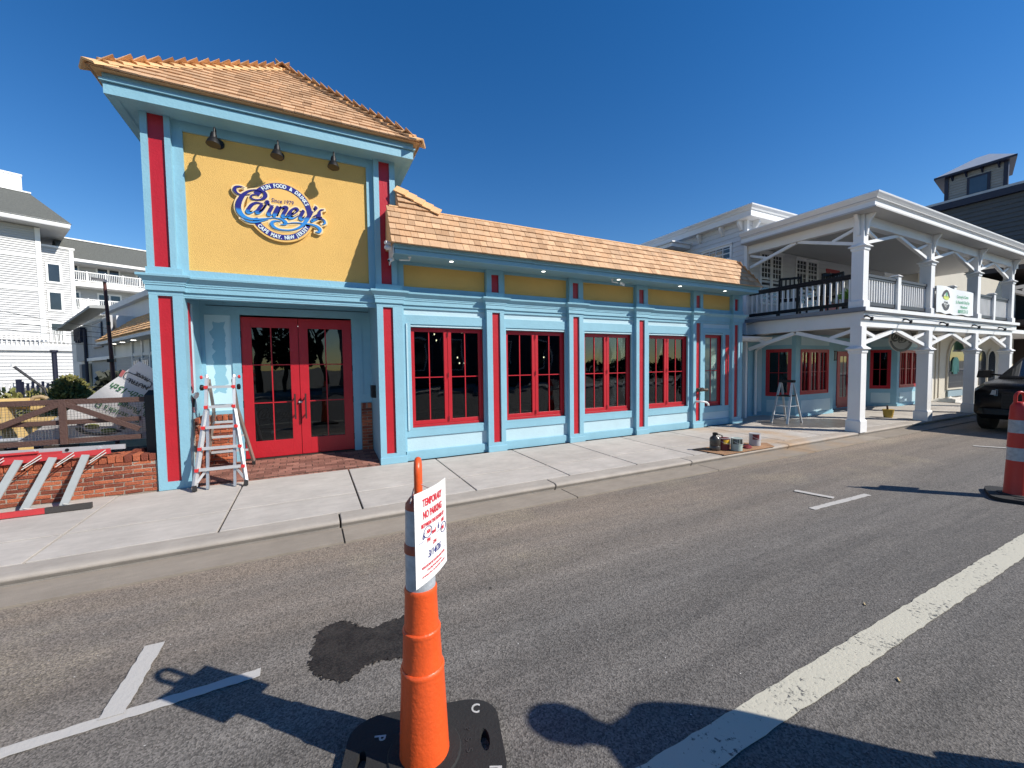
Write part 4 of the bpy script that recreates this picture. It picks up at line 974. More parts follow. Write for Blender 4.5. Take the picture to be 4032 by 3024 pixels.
# ---- braces of the arcade
def arcade(a, b, y, zl, zm, zt, th, deep, horiz):
    """peaked brace between two posts with a short strut at each end"""
    m = (a+b)/2
    def P(u, z): return (u, y, z) if horiz else (y, u, z)
    for s, e in ((a,1),(b,-1)):
        mb = MB(); mb.bar(P(s,zl), P(m-e*.02,zm), deep, th); pp_('brace', mb, WHITE)
        f = .36; q = zl+(zm-zl)*f; u = s+(m-s)*f
        mb = MB(); mb.bar(P(s,zt), P(u,q+th*.5), deep*.8, th*.85); pp_('strut', mb, WHITE)
for a, b in zip(PX, PX[1:]):
    arcade(a+.09,b-.09,PY,3.74,4.055,4.05,.062,.06,True); arcade(a+.1,b-.1,PY,1.80,2.10,2.07,.072,.07,True)
arcade(4.13,6.22,9.60,3.74,4.055,4.02,.062,.06,False); arcade(4.13,6.22,9.60,1.78,2.09,2.06,.075,.07,False)
# ---- railings
DGREY = paint('charcoal rail', (.045,.048,.055), .5, .08, 5, 0)
def rail_run(p0, p1, m, newel=True, z0=2.555, z1=3.165, n=14):
    p0 = Vector(p0); p1 = Vector(p1); d = (p1-p0).normalized(); L_ = (p1-p0).length
    up = MB(); up.bar((p0.x,p0.y,z1-.03), (p1.x,p1.y,z1-.03), .075, .05); up.bar((p0.x,p0.y,z1-.078), (p1.x,p1.y,z1-.078), .045, .045)
    pp_('top_rail', up, m); lo = MB(); lo.bar((p0.x,p0.y,z0+.035), (p1.x,p1.y,z0+.035), .05, .07); pp_('bottom_rail', lo, m)
    me = MB().box(-.014,.014,-.014,.014,z0+.07-2.9,z1-.101-2.9).mesh('baluster'); fix_normals(me); me.materials.append(WHITE)
    for i in range(n):
        q = p0+d*(L_*(i+.5)/n); link_mesh('baluster', me, ph, (q.x,q.y,2.9))
for a, b in zip(PX, PX[1:]):
    m = (a+b)/2
    nw = pp_('newel', ctr_box(MB(), m,PY,.13,2.49,3.20), WHITE); pp_('cap', ctr_box(ctr_box(MB(), m,PY,.13,3.2,3.215,.18), m,PY,.18,3.2151,3.25,.10), WHITE, nw)
    rail_run((a+.10,PY,0),(m-.066,PY,0), DGREY, n=13); rail_run((m+.066,PY,0),(b-.10,PY,0), DGREY, n=13)
rail_run((9.60,4.14,0),(9.60,5.13,0), BLACK, n=9); rail_run((9.60,5.17,0),(9.60,6.22,0), BLACK, n=9)
pp_('newel', ctr_box(MB(),9.60,5.15,.04,2.50,3.14), BLACK)
# ---- walls with clapboards
pp_('wall', MB().box(9.52,16.4,6.27,14,2.14,5.0).box(9.52,16.4,6.75,14,.10,2.1399), WSIDE)
def boards(F, u0, u1, z0, z1, pitch, parent, m, name='siding_board', skip=()):
    z = z0
    while z < z1-.02:
        h = min(pitch, z1-z)
        segs = [(u0,u1)]
        for (a,b,c,d) in skip:
            if z+h > c and z < d: segs = [s for q in segs for s in ((q[0],min(q[1],a)),(max(q[0],b),q[1])) if s[1]-s[0] > .02]
        for a, b in segs:
            mb = MB(); mb.hexa([F(a,.016,z),F(b,.016,z),F(b,-.01,z),F(a,-.01,z),F(a,.004,z+h-.002),F(b,.004,z+h-.002),F(b,-.01,z+h-.002),F(a,-.01,z+h-.002)])
            obj(name, mb, m, parent)
        z += pitch
FW = frame((0,6.262,0),(1,0,0),(0,-1,0)); FS = frame((9.508,0,0),(0,-1,0),(-1,0,0))     # front wall, left wall (u = -y)
boards(FW, 9.56, 16.4, 2.50, 4.25, .118, ph, WSIDE); boards(FW, 9.56, 16.4, 4.53, 4.90, .118, ph, WSIDE)
boards(FS, -10.5, -6.31, 2.30, 4.90, .118, ph, WSIDE)
pp_('corner_board', MB().box(9.485,9.56,6.235,6.31,.10,4.90), WHITE)
def sash_window(F, u0, u1, z0, z1, lights=3):
    w = .03; t = .055
    mb = MB(); mb.fbox(F,u0-t,u0,-.005,w,z0-t,z1+t); mb.fbox(F,u1,u1+t,-.005,w,z0-t,z1+t); mb.fbox(F,u0,u1,-.005,w,z1,z1+t); mb.fbox(F,u0-t-.02,u1+t+.02,w+.001,w+.03,z1+t,z1+t+.03); mb.fbox(F,u0,u1,-.005,w+.01,z0-t,z0)
    win = pp_('window', mb, WHITE)
    zm = (z0+z1)/2
    pp_('pane', MB().fbox(F,u0,u1,-.004,.010,z0,zm), FARGLASS, win); pp_('pane', MB().fbox(F,u0,u1,-.004,.014,zm,z1), FARGLASS, win)
    g = MB(); g.fbox(F,u0,u1,.0145,.024,zm-.014,zm+.014)
    for i in range(1,lights): x = u0+(u1-u0)*i/lights; g.fbox(F,x-.008,x+.008,.0145,.022,zm+.014,z1)
    g.fbox(F,u0,u1,.0146,.0215,(zm+z1)/2-.008,(zm+z1)/2+.008)
    pp_('sash_bars', g, WHITE, win)
for a, b in ((10.07,10.43),(10.53,10.88),(11.58,12.0),(12.1,12.52)): sash_window(FW, a, b, 2.95, 4.13)
sash_window(FS, -7.45, -6.68, 3.75, 4.36, 4)
dr = pp_('door', MB().fbox(FW,13.0,13.7,-.005,.025,2.49,4.05), RED); pp_('pane', MB().fbox(FW,13.12,13.58,.026,.03,3.1,3.95), FARGLASS, dr)
def lantern(F, u, z, h=.27, w=.105):
    mb = MB(); mb.fbox(F,u-w/2,u+w/2,.01,.13,z+h-.02,z+h); mb.fbox(F,u-w/2,u+w/2,.01,.13,z,z+.02)
    for a in (-w/2, w/2-.012): mb.fbox(F,u+a,u+a+.012,.118,.13,z+.02,z+h-.02); mb.fbox(F,u+a,u+a+.012,.01,.022,z+.02,z+h-.02)
    mb.fbox(F,u-.03,u+.03,-.005,.0099,z+.05,z+h-.03)
    l = pp_('lantern', mb, BLACK); pp_('pane', MB().fbox(F,u-w/2+.013,u+w/2-.013,.024,.114,z+.022,z+h-.022), paint('frosted lamp glass', (.45,.48,.47), .25, .05, 5, 0), l)
lantern(FW, 12.83, 3.62)
# ---- high cornice with corbels
HP = [(4.88,-.25),(4.88,0),(5.02,0),(5.022,.02),(5.06,.035),(5.10,.075),(5.125,.08),(5.135,.07),(5.135,-.25)]
pp_('cornice', MB().sweep([(9.30,13.5),(9.30,6.03),(16.6,6.03)], HP), WHITE); pp_('flat_roof', MB().box(9.3,16.6,6.1,14,5.02,5.13), paint('flat roof', (.3,.3,.3), .9))
for y in (6.36,6.85,7.5,8.25,9.1,10): pp_('corbel', MB().prism([(9.507,y,4.66),(9.47,y,4.66),(9.36,y,4.80),(9.36,y,4.879),(9.507,y,4.879)], (0,.06,0)), WHITE)
for x in (9.72,10.5,11.3): pp_('corbel', MB().prism([(x,6.26,4.66),(x,6.22,4.66),(x,6.10,4.80),(x,6.10,4.879),(x,6.26,4.879)], (.06,0,0)), WHITE)
ln = pp_('rear_wing', MB().box(8.95,9.48,8.1,14,.1,4.55), WSIDE); pp_('eave', MB().box(8.78,9.49,7.85,14,4.60,4.70), WHITE, ln); pp_('eave_cap', MB().box(8.74,9.49,7.81,14,4.701,4.735), WHITE, ln)
# ---- blue shopfront under the porch
def wall_frame(a, b):
    a = Vector((*a,0)); b = Vector((*b,0)); d = (b-a).normalized(); return frame(a, d, (d.y,-d.x,0)), (b-a).length
V = [(8.72,6.40),(10.40,6.40),(10.60,5.70),(12.32,5.70),(12.52,6.17),(15.02,6.17),(15.58,5.58),(17.3,5.58),(17.4,6.3)]
def shop_seg(a, b, win=None, nsash=1, z=(.64,1.76), panel=True, base=True):
    F, L_ = wall_frame(a, b)
    t = -.05
    u0, u1 = win if win else (L_*.5,L_*.5)
    mb = MB()
    if win:
        mb.fbox(F,0,u0,t,0,.10,2.13); mb.fbox(F,u1,L_,t,0,.10,2.13); mb.fbox(F,u0,u1,t,0,z[1],2.13); mb.fbox(F,u0,u1,t,0,.10,z[0])
    else: mb.fbox(F,0,L_,t,0,.10,2.13)
    pp_('shop_wall', mb, BLUE)
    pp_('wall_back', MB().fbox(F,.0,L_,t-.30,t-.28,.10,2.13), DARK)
    if base: pp_('skirting', MB().fbox(F,.0,L_,.001,.018,.10,.175), BLUE)
    if win:
        pw = u1-u0
        if panel:
            pp_('pale_panel', MB().fbox(F,u0+.03,u1+.10 if nsash > 1 else u1,.001,.007,.195,.50), PALE)
            pp_('pale_panel', MB().fbox(F,u0,u1,.001,.007,z[1]+.10,2.10), PALE)
        fr = .03; w = .012
        fm = MB(); fm.fbox(F,u0,u0+fr,t,w,z[0],z[1]); fm.fbox(F,u1-fr,u1,t,w,z[0],z[1]); fm.fbox(F,u0+fr,u1-fr,t,w,z[1]-fr,z[1]); fm.fbox(F,u0+fr,u1-fr,t,w,z[0],z[0]+fr)
        wn = pp_('window', fm, RED); s = (pw-2*fr)/nsash
        for i in range(nsash):
            a0, a1 = u0+fr+s*i+.002, u0+fr+s*(i+1)-.002; st = .045; q0, q1 = z[0]+fr+.002, z[1]-fr-.002
            m = MB(); m.fbox(F,a0,a0+st,t,.002,q0,q1); m.fbox(F,a1-st,a1,t,.002,q0,q1); m.fbox(F,a0+st,a1-st,t,.002,q1-st,q1); m.fbox(F,a0+st,a1-st,t,.002,q0,q0+.06)
            pp_('sash', m, RED, wn)
            mid = (a0+a1)/2; zz = (q0+q1)/2
            k = MB(); k.fbox(F,mid-.006,mid+.006,t+.01,-.008,q0+.06,q1-st); k.fbox(F,a0+st,mid-.0061,t+.011,-.009,zz-.006,zz+.006); k.fbox(F,mid+.0061,a1-st,t+.011,-.009,zz-.006,zz+.006); pp_('muntin', k, RED, wn)
            pp_('pane', MB().fbox(F,a0+st,a1-st,-.034,-.030,q0+.06,q1-st), GLASS, wn)
    return F
shop_seg(V[0],V[1],base=True)
shop_seg(V[1],V[2],(.09,.64),1,(.60,1.78))
shop_seg(V[2],V[3],(.20,1.47),3,(.645,1.765))
shop_seg(V[3],V[4]); FD = shop_seg(V[4],V[5]); shop_seg(V[5],V[6],(.16,.66),1,(.62,1.78)); shop_seg(V[6],V[7],(.15,1.40),3,(.645,1.765)); shop_seg(V[7],V[8])
# small pale blue door, pent roof, gutter and downspout at the end of the wing
F1, _ = wall_frame(V[0],V[1])
d = pp_('door', MB().fbox(F1,.55,1.03,.001,.03,.12,1.83), BLUE); pp_('door_frame', MB().fbox(F1,1.04,1.12,.001,.05,.12,1.88).fbox(F1,.46,.54,.001,.05,.12,1.88).fbox(F1,.54,1.04,.001,.05,1.84,1.88), BLUE)
for z in (.90,.80): pp_('knob', MB().lathe([(.02,0),(.02,.01),(.012,.02),(.02,.04),(.012,.05)], F1(.97,.03,z), 10, axis=(0,-1,0)), BLACK, d, smooth=True)
pp_('pale_panel', MB().fbox(F1,1.50,1.66,.001,.012,.20,1.80), PALE); pp_('pale_panel', MB().fbox(F1,.60,.70,.031,.036,1.5,1.75), FARGLASS, d)
pr_ = MB(); pr_.hexa([(8.71,5.96,2.035),(9.96,5.96,2.035),(9.96,6.395,2.13),(8.71,6.395,2.13),(8.71,5.96,2.06),(9.96,5.96,2.06),(9.96,6.395,2.17),(8.71,6.395,2.17)]); pp_('pent_roof', pr_, ROOFG)
pp_('gutter_trough', MB().prism([(8.71,5.90,2.062),(8.71,5.90,2.025),(8.71,5.925,1.985),(8.71,5.957,1.985),(8.71,5.957,2.062)], (1.26,0,0)), WHITE)
pp_('pent_soffit', MB().box(8.71,9.94,5.96,6.35,1.96,2.03), WHITE)
ds = MB(); ds.tube([(9.90,5.93,1.99),(9.90,5.94,1.93),(9.96,6.10,1.86),(10.03,6.26,1.80),(10.05,6.34,1.74),(10.05,6.34,.95),(10.05,6.34,.14)], .032, 8); pp_('downspout', ds, WHITE, smooth=True)
# red shop door and lanterns in the recess
F2 = FD
d = pp_('door', MB().fbox(F2,.98,1.12,.001,.02,.12,1.74).fbox(F2,1.50,1.64,.001,.02,.12,1.74).fbox(F2,1.12,1.50,.001,.02,1.60,1.74).fbox(F2,1.12,1.50,.001,.02,.12,.42), RED)
pp_('pane', MB().fbox(F2,1.12,1.50,.004,.010,.42,1.60), FARGLASS, d); pp_('muntin', MB().fbox(F2,1.303,1.317,.0105,.017,.42,1.60), RED, d); pp_('handle', MB().bar(F2(1.57,.05,.75),F2(1.57,.05,1.05),.02,.02).bar(F2(1.57,.02,.8),F2(1.57,.05,.8),.012,.012).bar(F2(1.57,.02,1.0),F2(1.57,.05,1.0),.012,.012), BLACK, d)
lantern(F2, .66, 1.48); lantern(F2, 2.36, 1.48)
# spotlights clipped under the floor edge
for x in (9.52,11.15,12.98,14.9,16.75):
    s = MB(); s.box(x-.03,x+.03,3.87,3.914,2.30,2.33); s.bar((x,3.87,2.315),(x-.02,3.80,2.27),.02,.02); s.lathe([(.010,-.04),(.022,-.03),(.026,.03),(.024,.034)], (x-.03,3.79,2.25), 10, axis=(-.3,.2,-1))
    pp_('spotlight', s, BLACK)
# string of cable along the floor edge
cb = MB(); cb.tube([(9.43,6.2,2.36),(9.428,5.9,2.42),(9.43,5.2,2.405),(9.43,4.5,2.40),(9.43,3.9,2.405)], .006, 5); cb.tube([(9.43,3.868,2.405)]+[(9.43+.7*i,3.866,2.40-(.018 if i % 2 else .0)) for i in range(1,13)], .007, 5); pp_('cable', cb, paint('grey cable', (.12,.12,.12), .6))
# ---- next building in the row: cream and white walls with an arched shop window
nb = thing('cream_shop', 'cream shop with arched window beyond the blue shopfront, under the porch', 'shop', (20, 6, .1))
CREAMW = paint('cream wall', (.50,.46,.38), .7, .06, 2, .03)
def nbp(name, mb, m, parent=nb, **k): return obj(name, mb, m, parent, **k)
w_ = MB(); w_.box(17.6,27,5.86,9,.1,4.6); nbp('wall', w_, CREAMW)
for i in range(6): nbp('batten', MB().box(18.0+.28*i,18.04+.28*i,5.83,5.859,.1,2.3), WHITE if i < 4 else CREAMW)
def arch(x0, x1, z0, zs, n=12):
    c = (x0+x1)/2; r = (x1-x0)/2; return [(x0,z0),(x1,z0)]+[(c+r*math.cos(math.pi*i/n), zs+r*math.sin(math.pi*i/n)) for i in range(n+1)]
for x0, x1 in ((20.1,21.5),(21.9,22.6),(22.9,23.6),(23.9,24.6)):
    o_ = put(shape2d([arch(x0-.07,x1+.07,.40,1.45)], .05), lambda x, z, t: (x, 5.83-t, z)); wn = nbp('arched_window', o_, CREAMW)
    nbp('pane', put(shape2d([arch(x0,x1,.47,1.43)], .01), lambda x, z, t: (x, 5.797-t, z)), FARGLASS, wn)
nbp('pale_panel', MB().box(20.1,21.5,5.80,5.84,.15,.36), paint('grey blue panel', (.22,.30,.34), .6), nb)
nbp('awning_beam', MB().box(17.9,27,4.5,5.85,2.30,2.42), WHITE)
tg = thing('hanging_garment', 'pale green sweatshirt hung in the arched shop window', 'garment', (20.55,5.775,1.0))
obj('shirt', put(shape2d([[(-.16,-.3),(.16,-.3),(.17,.05),(.24,-.22),(.30,-.2),(.24,.2),(.1,.3),(-.1,.3),(-.24,.2),(-.30,-.2),(-.24,-.22),(-.17,.05)]], .02), lambda x, z, t: (20.55+x, 5.77-t, 1.25+z)), paint('mint cloth', (.22,.50,.40), .9, .1, 8, .1), tg)
# ---- hanging oval sign
ov = thing('oval_sign', 'dark edged oval sign with black script hanging under the porch', 'sign', (14.1, 5.0, 2.0))
EL = lambda rx, rz, a0, a1, n=40: [(14.1+1.12*rx*math.cos(R(a0+(a1-a0)*i/n)), 2.02+1.12*rz*math.sin(R(a0+(a1-a0)*i/n))) for i in range(n+1)]
osn = lambda mb, y: put(mb, lambda x, z, t: (x, y-t, z))
obj('board', osn(shape2d([EL(.58,.29,0,351)], .03), 5.0), paint('grey sign face', (.50,.49,.47), .6), ov)
obj('rim', osn(shape2d([EL(.585,.295,190,350)+EL(.50,.235,350,190)], .006), 4.981), paint('dark sign rim', (.02,.025,.04), .5), ov)
ss = MB()
for i, s in enumerate(STROKES): ribbon(ss, [((x-SX)*1.15+14.08, (z-SZ)*.62+2.07, h*1.4) for x,z,h in s], 4.984, .003+.0003*i)
obj('script', ss, paint('black sign script', (.015,.016,.02), .5), ov)
for x in (13.8,14.4): obj('hanger', MB().tube([(x,5.0,2.28),(x,5.0,2.36)], .008, 6), BLACK, ov)
# ---- banner on the railing
bn = thing('railing_banner', 'white vinyl banner with green lettering tied to the porch railing', 'banner', (13.75, 3.90, 2.55))
def by(x, z): return 3.90-.022*math.sin((x-12.6)*4.2)-.03*max(0,(2.75-z))*math.sin(x*9)
g = MB(); nx, nz = 26, 8
vs = []
for k in range(2):
    for j in range(nz+1):
        for i in range(nx+1):
            x = 12.66+2.18*i/nx; zt = 3.135+.01*math.sin(i*.3)-(.10*max(0,(i/nx-.55))); zb = 2.53+.012*math.sin(i*.8); z = zb+(zt-zb)*j/nz
            vs.append((x, by(x,z)+.003*k, z))
q = (nx+1)*(nz+1); fs = []
for j in range(nz):
    for i in range(nx):
        a = j*(nx+1)+i; fs += [(a,a+1,a+nx+2,a+nx+1),(q+a,q+a+nx+1,q+a+nx+2,q+a+1)]
g.add(vs, fs); obj('sheet', g, paint('white vinyl', (.80,.81,.80), .45, .03, 3, .02), bn, smooth=True)
GRN = paint('green print ink', (.16,.48,.30), .6, 0, 1, 0); GRB = paint('black print ink', (.05,.05,.055), .6, 0, 1, 0); GRY = paint('lime print ink', (.55,.62,.12), .6, 0, 1, 0)
def btxt(s, size, x, z, m, sx=.9):
    mb = text_mesh(s, size, .0006, sx=sx, bold=.001); obj('lettering', put(mb, lambda a, b_, t: (x+a, by(x+a,z+b_)-.006-t, z+b_)), m, bn)
btxt("Carney's Cares", .10, 14.15, 2.93, GRN); btxt("St. Patrick's Day Day", .10, 14.17, 2.80, GRN, .8); btxt('Weekend', .095, 14.22, 2.69, GRN); btxt('MARCH 13', .12, 14.2, 2.575, GRN, .85)
def bshape(loops, m, dy=.006): obj('print', put(shape2d(loops, .001), lambda x, z, t: (x, by(x,z)-dy-t, z)), m, bn)
E2 = lambda cx, cz, rx, rz, a0, a1, n=26: [(cx+rx*math.cos(R(a0+(a1-a0)*i/n)), cz+rz*math.sin(R(a0+(a1-a0)*i/n))) for i in range(n+1)]
bshape([E2(13.16,2.83,.28,.235,20,160)+E2(13.16,2.83,.20,.165,160,20)], GRB); bshape([E2(13.16,2.83,.28,.235,205,335)+E2(13.16,2.83,.20,.165,335,205)], GRB)
bshape([E2(13.16,2.96,.05,.05,0,350)], GRN); bshape([E2(13.16,2.885,.2,.05,0,350)], GRY)
btxt("St. Patrick's", .075, 13.16, 2.755, GRB, .8); btxt('DAY PLUNGE', .08, 13.16, 2.68, GRB, .8)
# ---- chairs and a plant on the upper porch
def chair(x, y, rz, label):
    c = thing('porch_chair', label, 'chair', (x,y,2.49), group='black slatted chairs on the upper porch')
    def P(a, b_, z): return (x+a*math.cos(rz)-b_*math.sin(rz), y+a*math.sin(rz)+b_*math.cos(rz), 2.49+z)
    m = MB(); m.hexa([P(-.22,-.2,.38),P(.22,-.2,.38),P(.22,.2,.38),P(-.22,.2,.38),P(-.22,-.2,.41),P(.22,-.2,.41),P(.22,.2,.41),P(-.22,.2,.41)]); obj('seat', m, BLACK, c)
    for a in (-.2,.2):
        for b_, h in ((-.18,.38),(.18,.85)): obj('leg', MB().bar(P(a,b_,0),P(a,b_+(.04 if h > .5 else 0),h),.03,.03), BLACK, c)
    for i in range(5): obj('back_slat', MB().bar(P(-.16+.08*i,.19,.42),P(-.16+.08*i,.22,.84),.035,.015), BLACK, c)
    obj('back_rail', MB().bar(P(-.21,.225,.85),P(.21,.225,.85),.03,.05), BLACK, c)
chair(9.98,5.55,2.2,'black slatted chair nearest the house wall behind the black porch rail'); chair(10.35,5.05,2.8,'black slatted chair in the middle of the upper porch, behind the rail'); chair(10.5,4.7,1.2,'black slatted chair beside the green potted plant on the upper porch')
pl = thing('potted_plant', 'bright green potted plant behind the porch rail by the corner post', 'plant', (10.0,4.35,2.49))
obj('pot', MB().lathe([(.08,0),(.12,.22),(.125,.24)], (10.0,4.35,2.49), 14), paint('dark pot', (.05,.05,.05), .6), pl, smooth=True)
lf = MB(); rr = random.Random(3)
for i in range(90):
    a = rr.uniform(0,6.28); e = rr.uniform(.3,1.4); L_ = rr.uniform(.16,.34); b0 = Vector((10.0,4.35,2.72)); d = Vector((math.cos(a)*math.cos(e),math.sin(a)*math.cos(e),math.sin(e))); s = d.cross(Vector((0,0,1))).normalized()*.016
    m_ = b0+d*L_*.6; t_ = b0+d*L_-Vector((0,0,.05)); lf.add([b0-s*.3,b0+s*.3,m_+s,t_,m_-s], [(0,1,2,3,4)])
obj('leaves', lf, paint('green leaf', (.10,.22,.04), .6, .25, 9, 0, per=.3), pl, kind='stuff')
# ------------------------------------------------------------------ brick planter wall
random.seed(15)
pw = thing('brick_planter_wall', 'low weathered red brick planter wall with soldier course, left of the sign tower', 'wall', (-2.6,5.95,.1))
obj('mortar_core', MB().box(-4.4,-1.562,5.8275,6.10,.06,.452), MORTAR, pw)
FP_ = frame((0,5.83,0),(1,0,0),(0,-1,0))
random.seed(8)
for r in range(8):
    z = .105+.0445*(r+.5); u = -4.2+(0 if r % 2 else -.081)
    while u < -1.57:
        a, b = max(u,-4.2), min(u+.162,-1.566); L_ = b-a-.010
        if L_ > .03:
            o = brick(random.choice(FULL) if L_ > .1 else random.choice(HALF), pw, FP_((a+b)/2, -.018+random.uniform(-.004,.004), z)); o.scale.x = L_/(.154 if L_ > .1 else .073)
        u += .162
SB = []
for _ in range(4):
    me = brick_mesh(.058,.075,.30); me.materials.append(BRICK); SB.append(me)
n = 38
for i in range(n):
    x = -4.2+.0694*i+.035
    if x > -1.575: break
    o = brick(random.choice(SB), pw, (x, 5.965+random.uniform(-.005,.005), .497+random.uniform(-.003,.003)))
soil = obj('planter_soil', MB().box(-4.4,-1.6,6.11,6.7,.05,.50), paint('dark soil', (.045,.035,.025), .95, .3, 6, .5, 40), pw, kind='stuff')
lb_ = obj('loose_brick', MB().hexa([(-1.83,5.98,.536),(-1.70,5.98,.536),(-1.70,6.08,.536),(-1.83,6.08,.536),(-1.81,5.99,.566),(-1.715,5.985,.57),(-1.715,6.07,.57),(-1.81,6.07,.566)]), BRICK)
tag(lb_, 'broken brick lying loose on top of the brick planter wall near the black post', 'brick')
tag(pw)

# ------------------------------------------------------------------ brown gate with black post
gt = thing('wooden_gate', 'brown wooden gate with crossed braces and wire mesh behind the brick planter', 'gate', (-2.4,5.985,.68))
def gp(name, a, b, w_, h_): return obj(name, MB().bar(a, b, w_, h_), BROWN, gt, bevel=.003)
gp('rail',(-3.3,5.995,1.134),(-1.68,5.995,1.134),.03,.056); gp('rail',(-3.3,5.995,.712),(-1.73,5.995,.712),.03,.053); gp('rail',(-3.3,6.008,.915),(-1.73,6.008,.915),.024,.050)
obj('stile', MB().box(-2.384,-2.325,5.957,5.979,.683,1.161), BROWN, gt, bevel=.003)
gp('brace',(-2.336,5.968,1.117),(-1.738,5.968,.799),.02,.056); gp('brace',(-2.375,5.968,1.117),(-3.16,5.968,.74),.02,.056)
wm = MB()
for i in range(62): x = -3.28+.0255*i; wm.bar((x,6.019,.69),(x,6.019,1.15),.0022,.0022)
for j in range(18): z = .692+.0255*j; wm.bar((-3.28,6.022,z),(-1.70,6.022,z),.0022,.0022)
obj('wire_mesh', wm, paint('galvanised wire', (.20,.19,.18), .5, .1, 5, 0, metal=.4), gt, kind='stuff')
bp = MB(); bp.box(-1.672,-1.554,5.93,6.06,.10,1.18); bp.hexa([(-1.672,5.93,1.1801),(-1.554,5.93,1.1801),(-1.554,6.06,1.1801),(-1.672,6.06,1.1801),(-1.64,5.965,1.235),(-1.585,5.965,1.235),(-1.585,6.025,1.235),(-1.64,6.025,1.235)])
tag(obj('gate_post', bp, paint('black post paint', (.014,.013,.013), .6, .1, 5, .03)), 'black square gate post with pointed cap against the tower corner', 'post')

# ------------------------------------------------------------------ folded white banner behind the gate
fb = thing('folded_banner', 'large white vinyl banner with upside down green lettering, draped behind the brown gate', 'banner', (-2.2,6.55,.6))
def fy(x, z):
    """the sheet leans its top against the gate; its foot is further back"""
    return 6.045+(1.565-z)*.36+.010*math.sin(x*11+z*7)
g = MB(); vs = []
rowsz = [1.565-.935*(k/40) for k in range(41)]  # outline, lettering and print positions are image picks scaled about the camera
def xl(z): return -1.727-(1.565-z)*1.245 if z > 1.157 else -2.235-(1.157-z)*1.40
def xr(z): return min(-1.727+(1.565-z)*1.35, -1.557)
for k, z in enumerate(rowsz):
    for i in range(17): x = xl(z)+(xr(z)-xl(z))*i/16; vs.append((x, fy(x,z), z))
nv = len(vs); vs += [(x,y+.004,z) for x,y,z in vs]; fs = []
for k in range(40):
    for i in range(16):
        a = k*17+i; fs += [(a,a+17,a+18,a+1),(nv+a,nv+a+1,nv+a+18,nv+a+17)]
g.add(vs, fs); obj('sheet', g, paint('white banner vinyl', (.74,.73,.73), .45, .03, 2, .02), fb, smooth=True)
DKG = paint('dark green ink', (.03,.16,.06), .6, 0, 1, 0); DKP = paint('dark ink', (.06,.06,.065), .6, 0, 1, 0); PKI = paint('faded red ink', (.55,.16,.16), .6, 0, 1, 0)
def ftxt(s, size, x, z, m, ang=148, sx=1.0, shear=0):
    mb = text_mesh(s, size, .0008, sx=sx, shear=shear, bold=.001); c, si = math.cos(R(ang)), math.sin(R(ang))
    def fn(a, b_, t):
        X = x+a*c-b_*si; Z = z+a*si+b_*c; return (X, fy(X,Z)-.006-t, Z)
    obj('lettering', put(mb, fn), m, fb)
ftxt('NUTRL', .070, -1.767, 1.322, DKP, 147, .9); ftxt('FRANK', .060, -1.712, 1.40, DKP, 140, .75, .2)
ftxt('13th-15th', .100, -1.852, 1.235, DKG, 146, .85, .3)
ftxt("St Patrick's D", .092, -1.985, 1.000, DKG, 147, .85); ftxt("Cares", .085, -2.15, .97, DKG, 147, .85); ftxt('& Plunge', .095, -1.845, 1.03, DKG, 147, .85); ftxt('Week', .092, -1.68, 1.02, DKG, 147, .85)
def fshape(loops, m):
    def fn(x, z, t): return (x, fy(x,z)-.006-t, z)
    obj('print', put(shape2d(loops, .001), fn), m, fb)
def rrect(cx, cz, w_, h_, r, ang, n=5):
    P = []
    for (sx_, sz_, a0) in ((1,1,0),(-1,1,90),(-1,-1,180),(1,-1,270)):
        for i in range(n+1):
            a = R(a0+90*i/n); P.append((sx_*(w_/2-r)+r*math.cos(a), sz_*(h_/2-r)+r*math.sin(a)))
    c, s = math.cos(R(ang)), math.sin(R(ang)); return [(cx+x*c-z*s, cz+x*s+z*c) for x,z in P]
fshape([rrect(-1.772,1.348,.262,.090,.028,147), rrect(-1.772,1.348,.248,.076,.022,147)[::-1]], DKP)
fshape([rrect(-1.898,1.430,.03,.080,.004,147)], PKI)
EO = lambda rx, rz, a0, a1, cx=-2.17, cz=.815, n=30: [(cx+rx*math.cos(R(a0+(a1-a0)*i/n)), cz+rz*math.sin(R(a0+(a1-a0)*i/n))) for i in range(n+1)]
fshape([EO(.22,.105,-30,160)+EO(.165,.075,160,-30)], DKP); fshape([EO(.22,.105,175,320)+EO(.165,.075,320,175)], DKP)
fshape([EO(.06,.03,0,350,-2.25,.825)], paint('olive ink', (.28,.30,.06), .6, 0, 1, 0)); fshape([EO(.07,.028,0,350,-2.12,.765)], paint('moss ink', (.16,.24,.05), .6, 0, 1, 0))

# ------------------------------------------------------------------ ladders around the planter
def dull(name, c): return paint(name, c, .45, .1, 8, .01)
rl = thing('fibreglass_ladder', 'red fibreglass stepladder lying on its side on the sidewalk, leaning on the brick planter', 'ladder', (-2.6,5.5,.10))
FO = Vector((-1.975,5.435,.128)); FI = Vector((-4.2,5.435,.128)); TO = Vector((-1.935,5.775,.590)); TI = Vector((-4.3,5.80,.50))
obj('rail', MB().bar(FO+Vector((-.33,0,0)), FI, .03, .052), REDFG, rl); obj('rail_foot', MB().bar(FO, FO+Vector((-.3295,0,0)), .032, .054), paint('black rail end', (.05,.045,.042), .6, .1, 5, .03), rl)
TM = TO.lerp(TI,.085)
obj('rail', MB().bar(TO+Vector((0,.012,.012)), TI+Vector((0,.012,.012)), .03, .055), REDFG, rl)
stp = dull('grey aluminium step', (.33,.35,.345)); BRM = paint('pale brace metal', (.52,.52,.49), .4, .05, 5, 0)
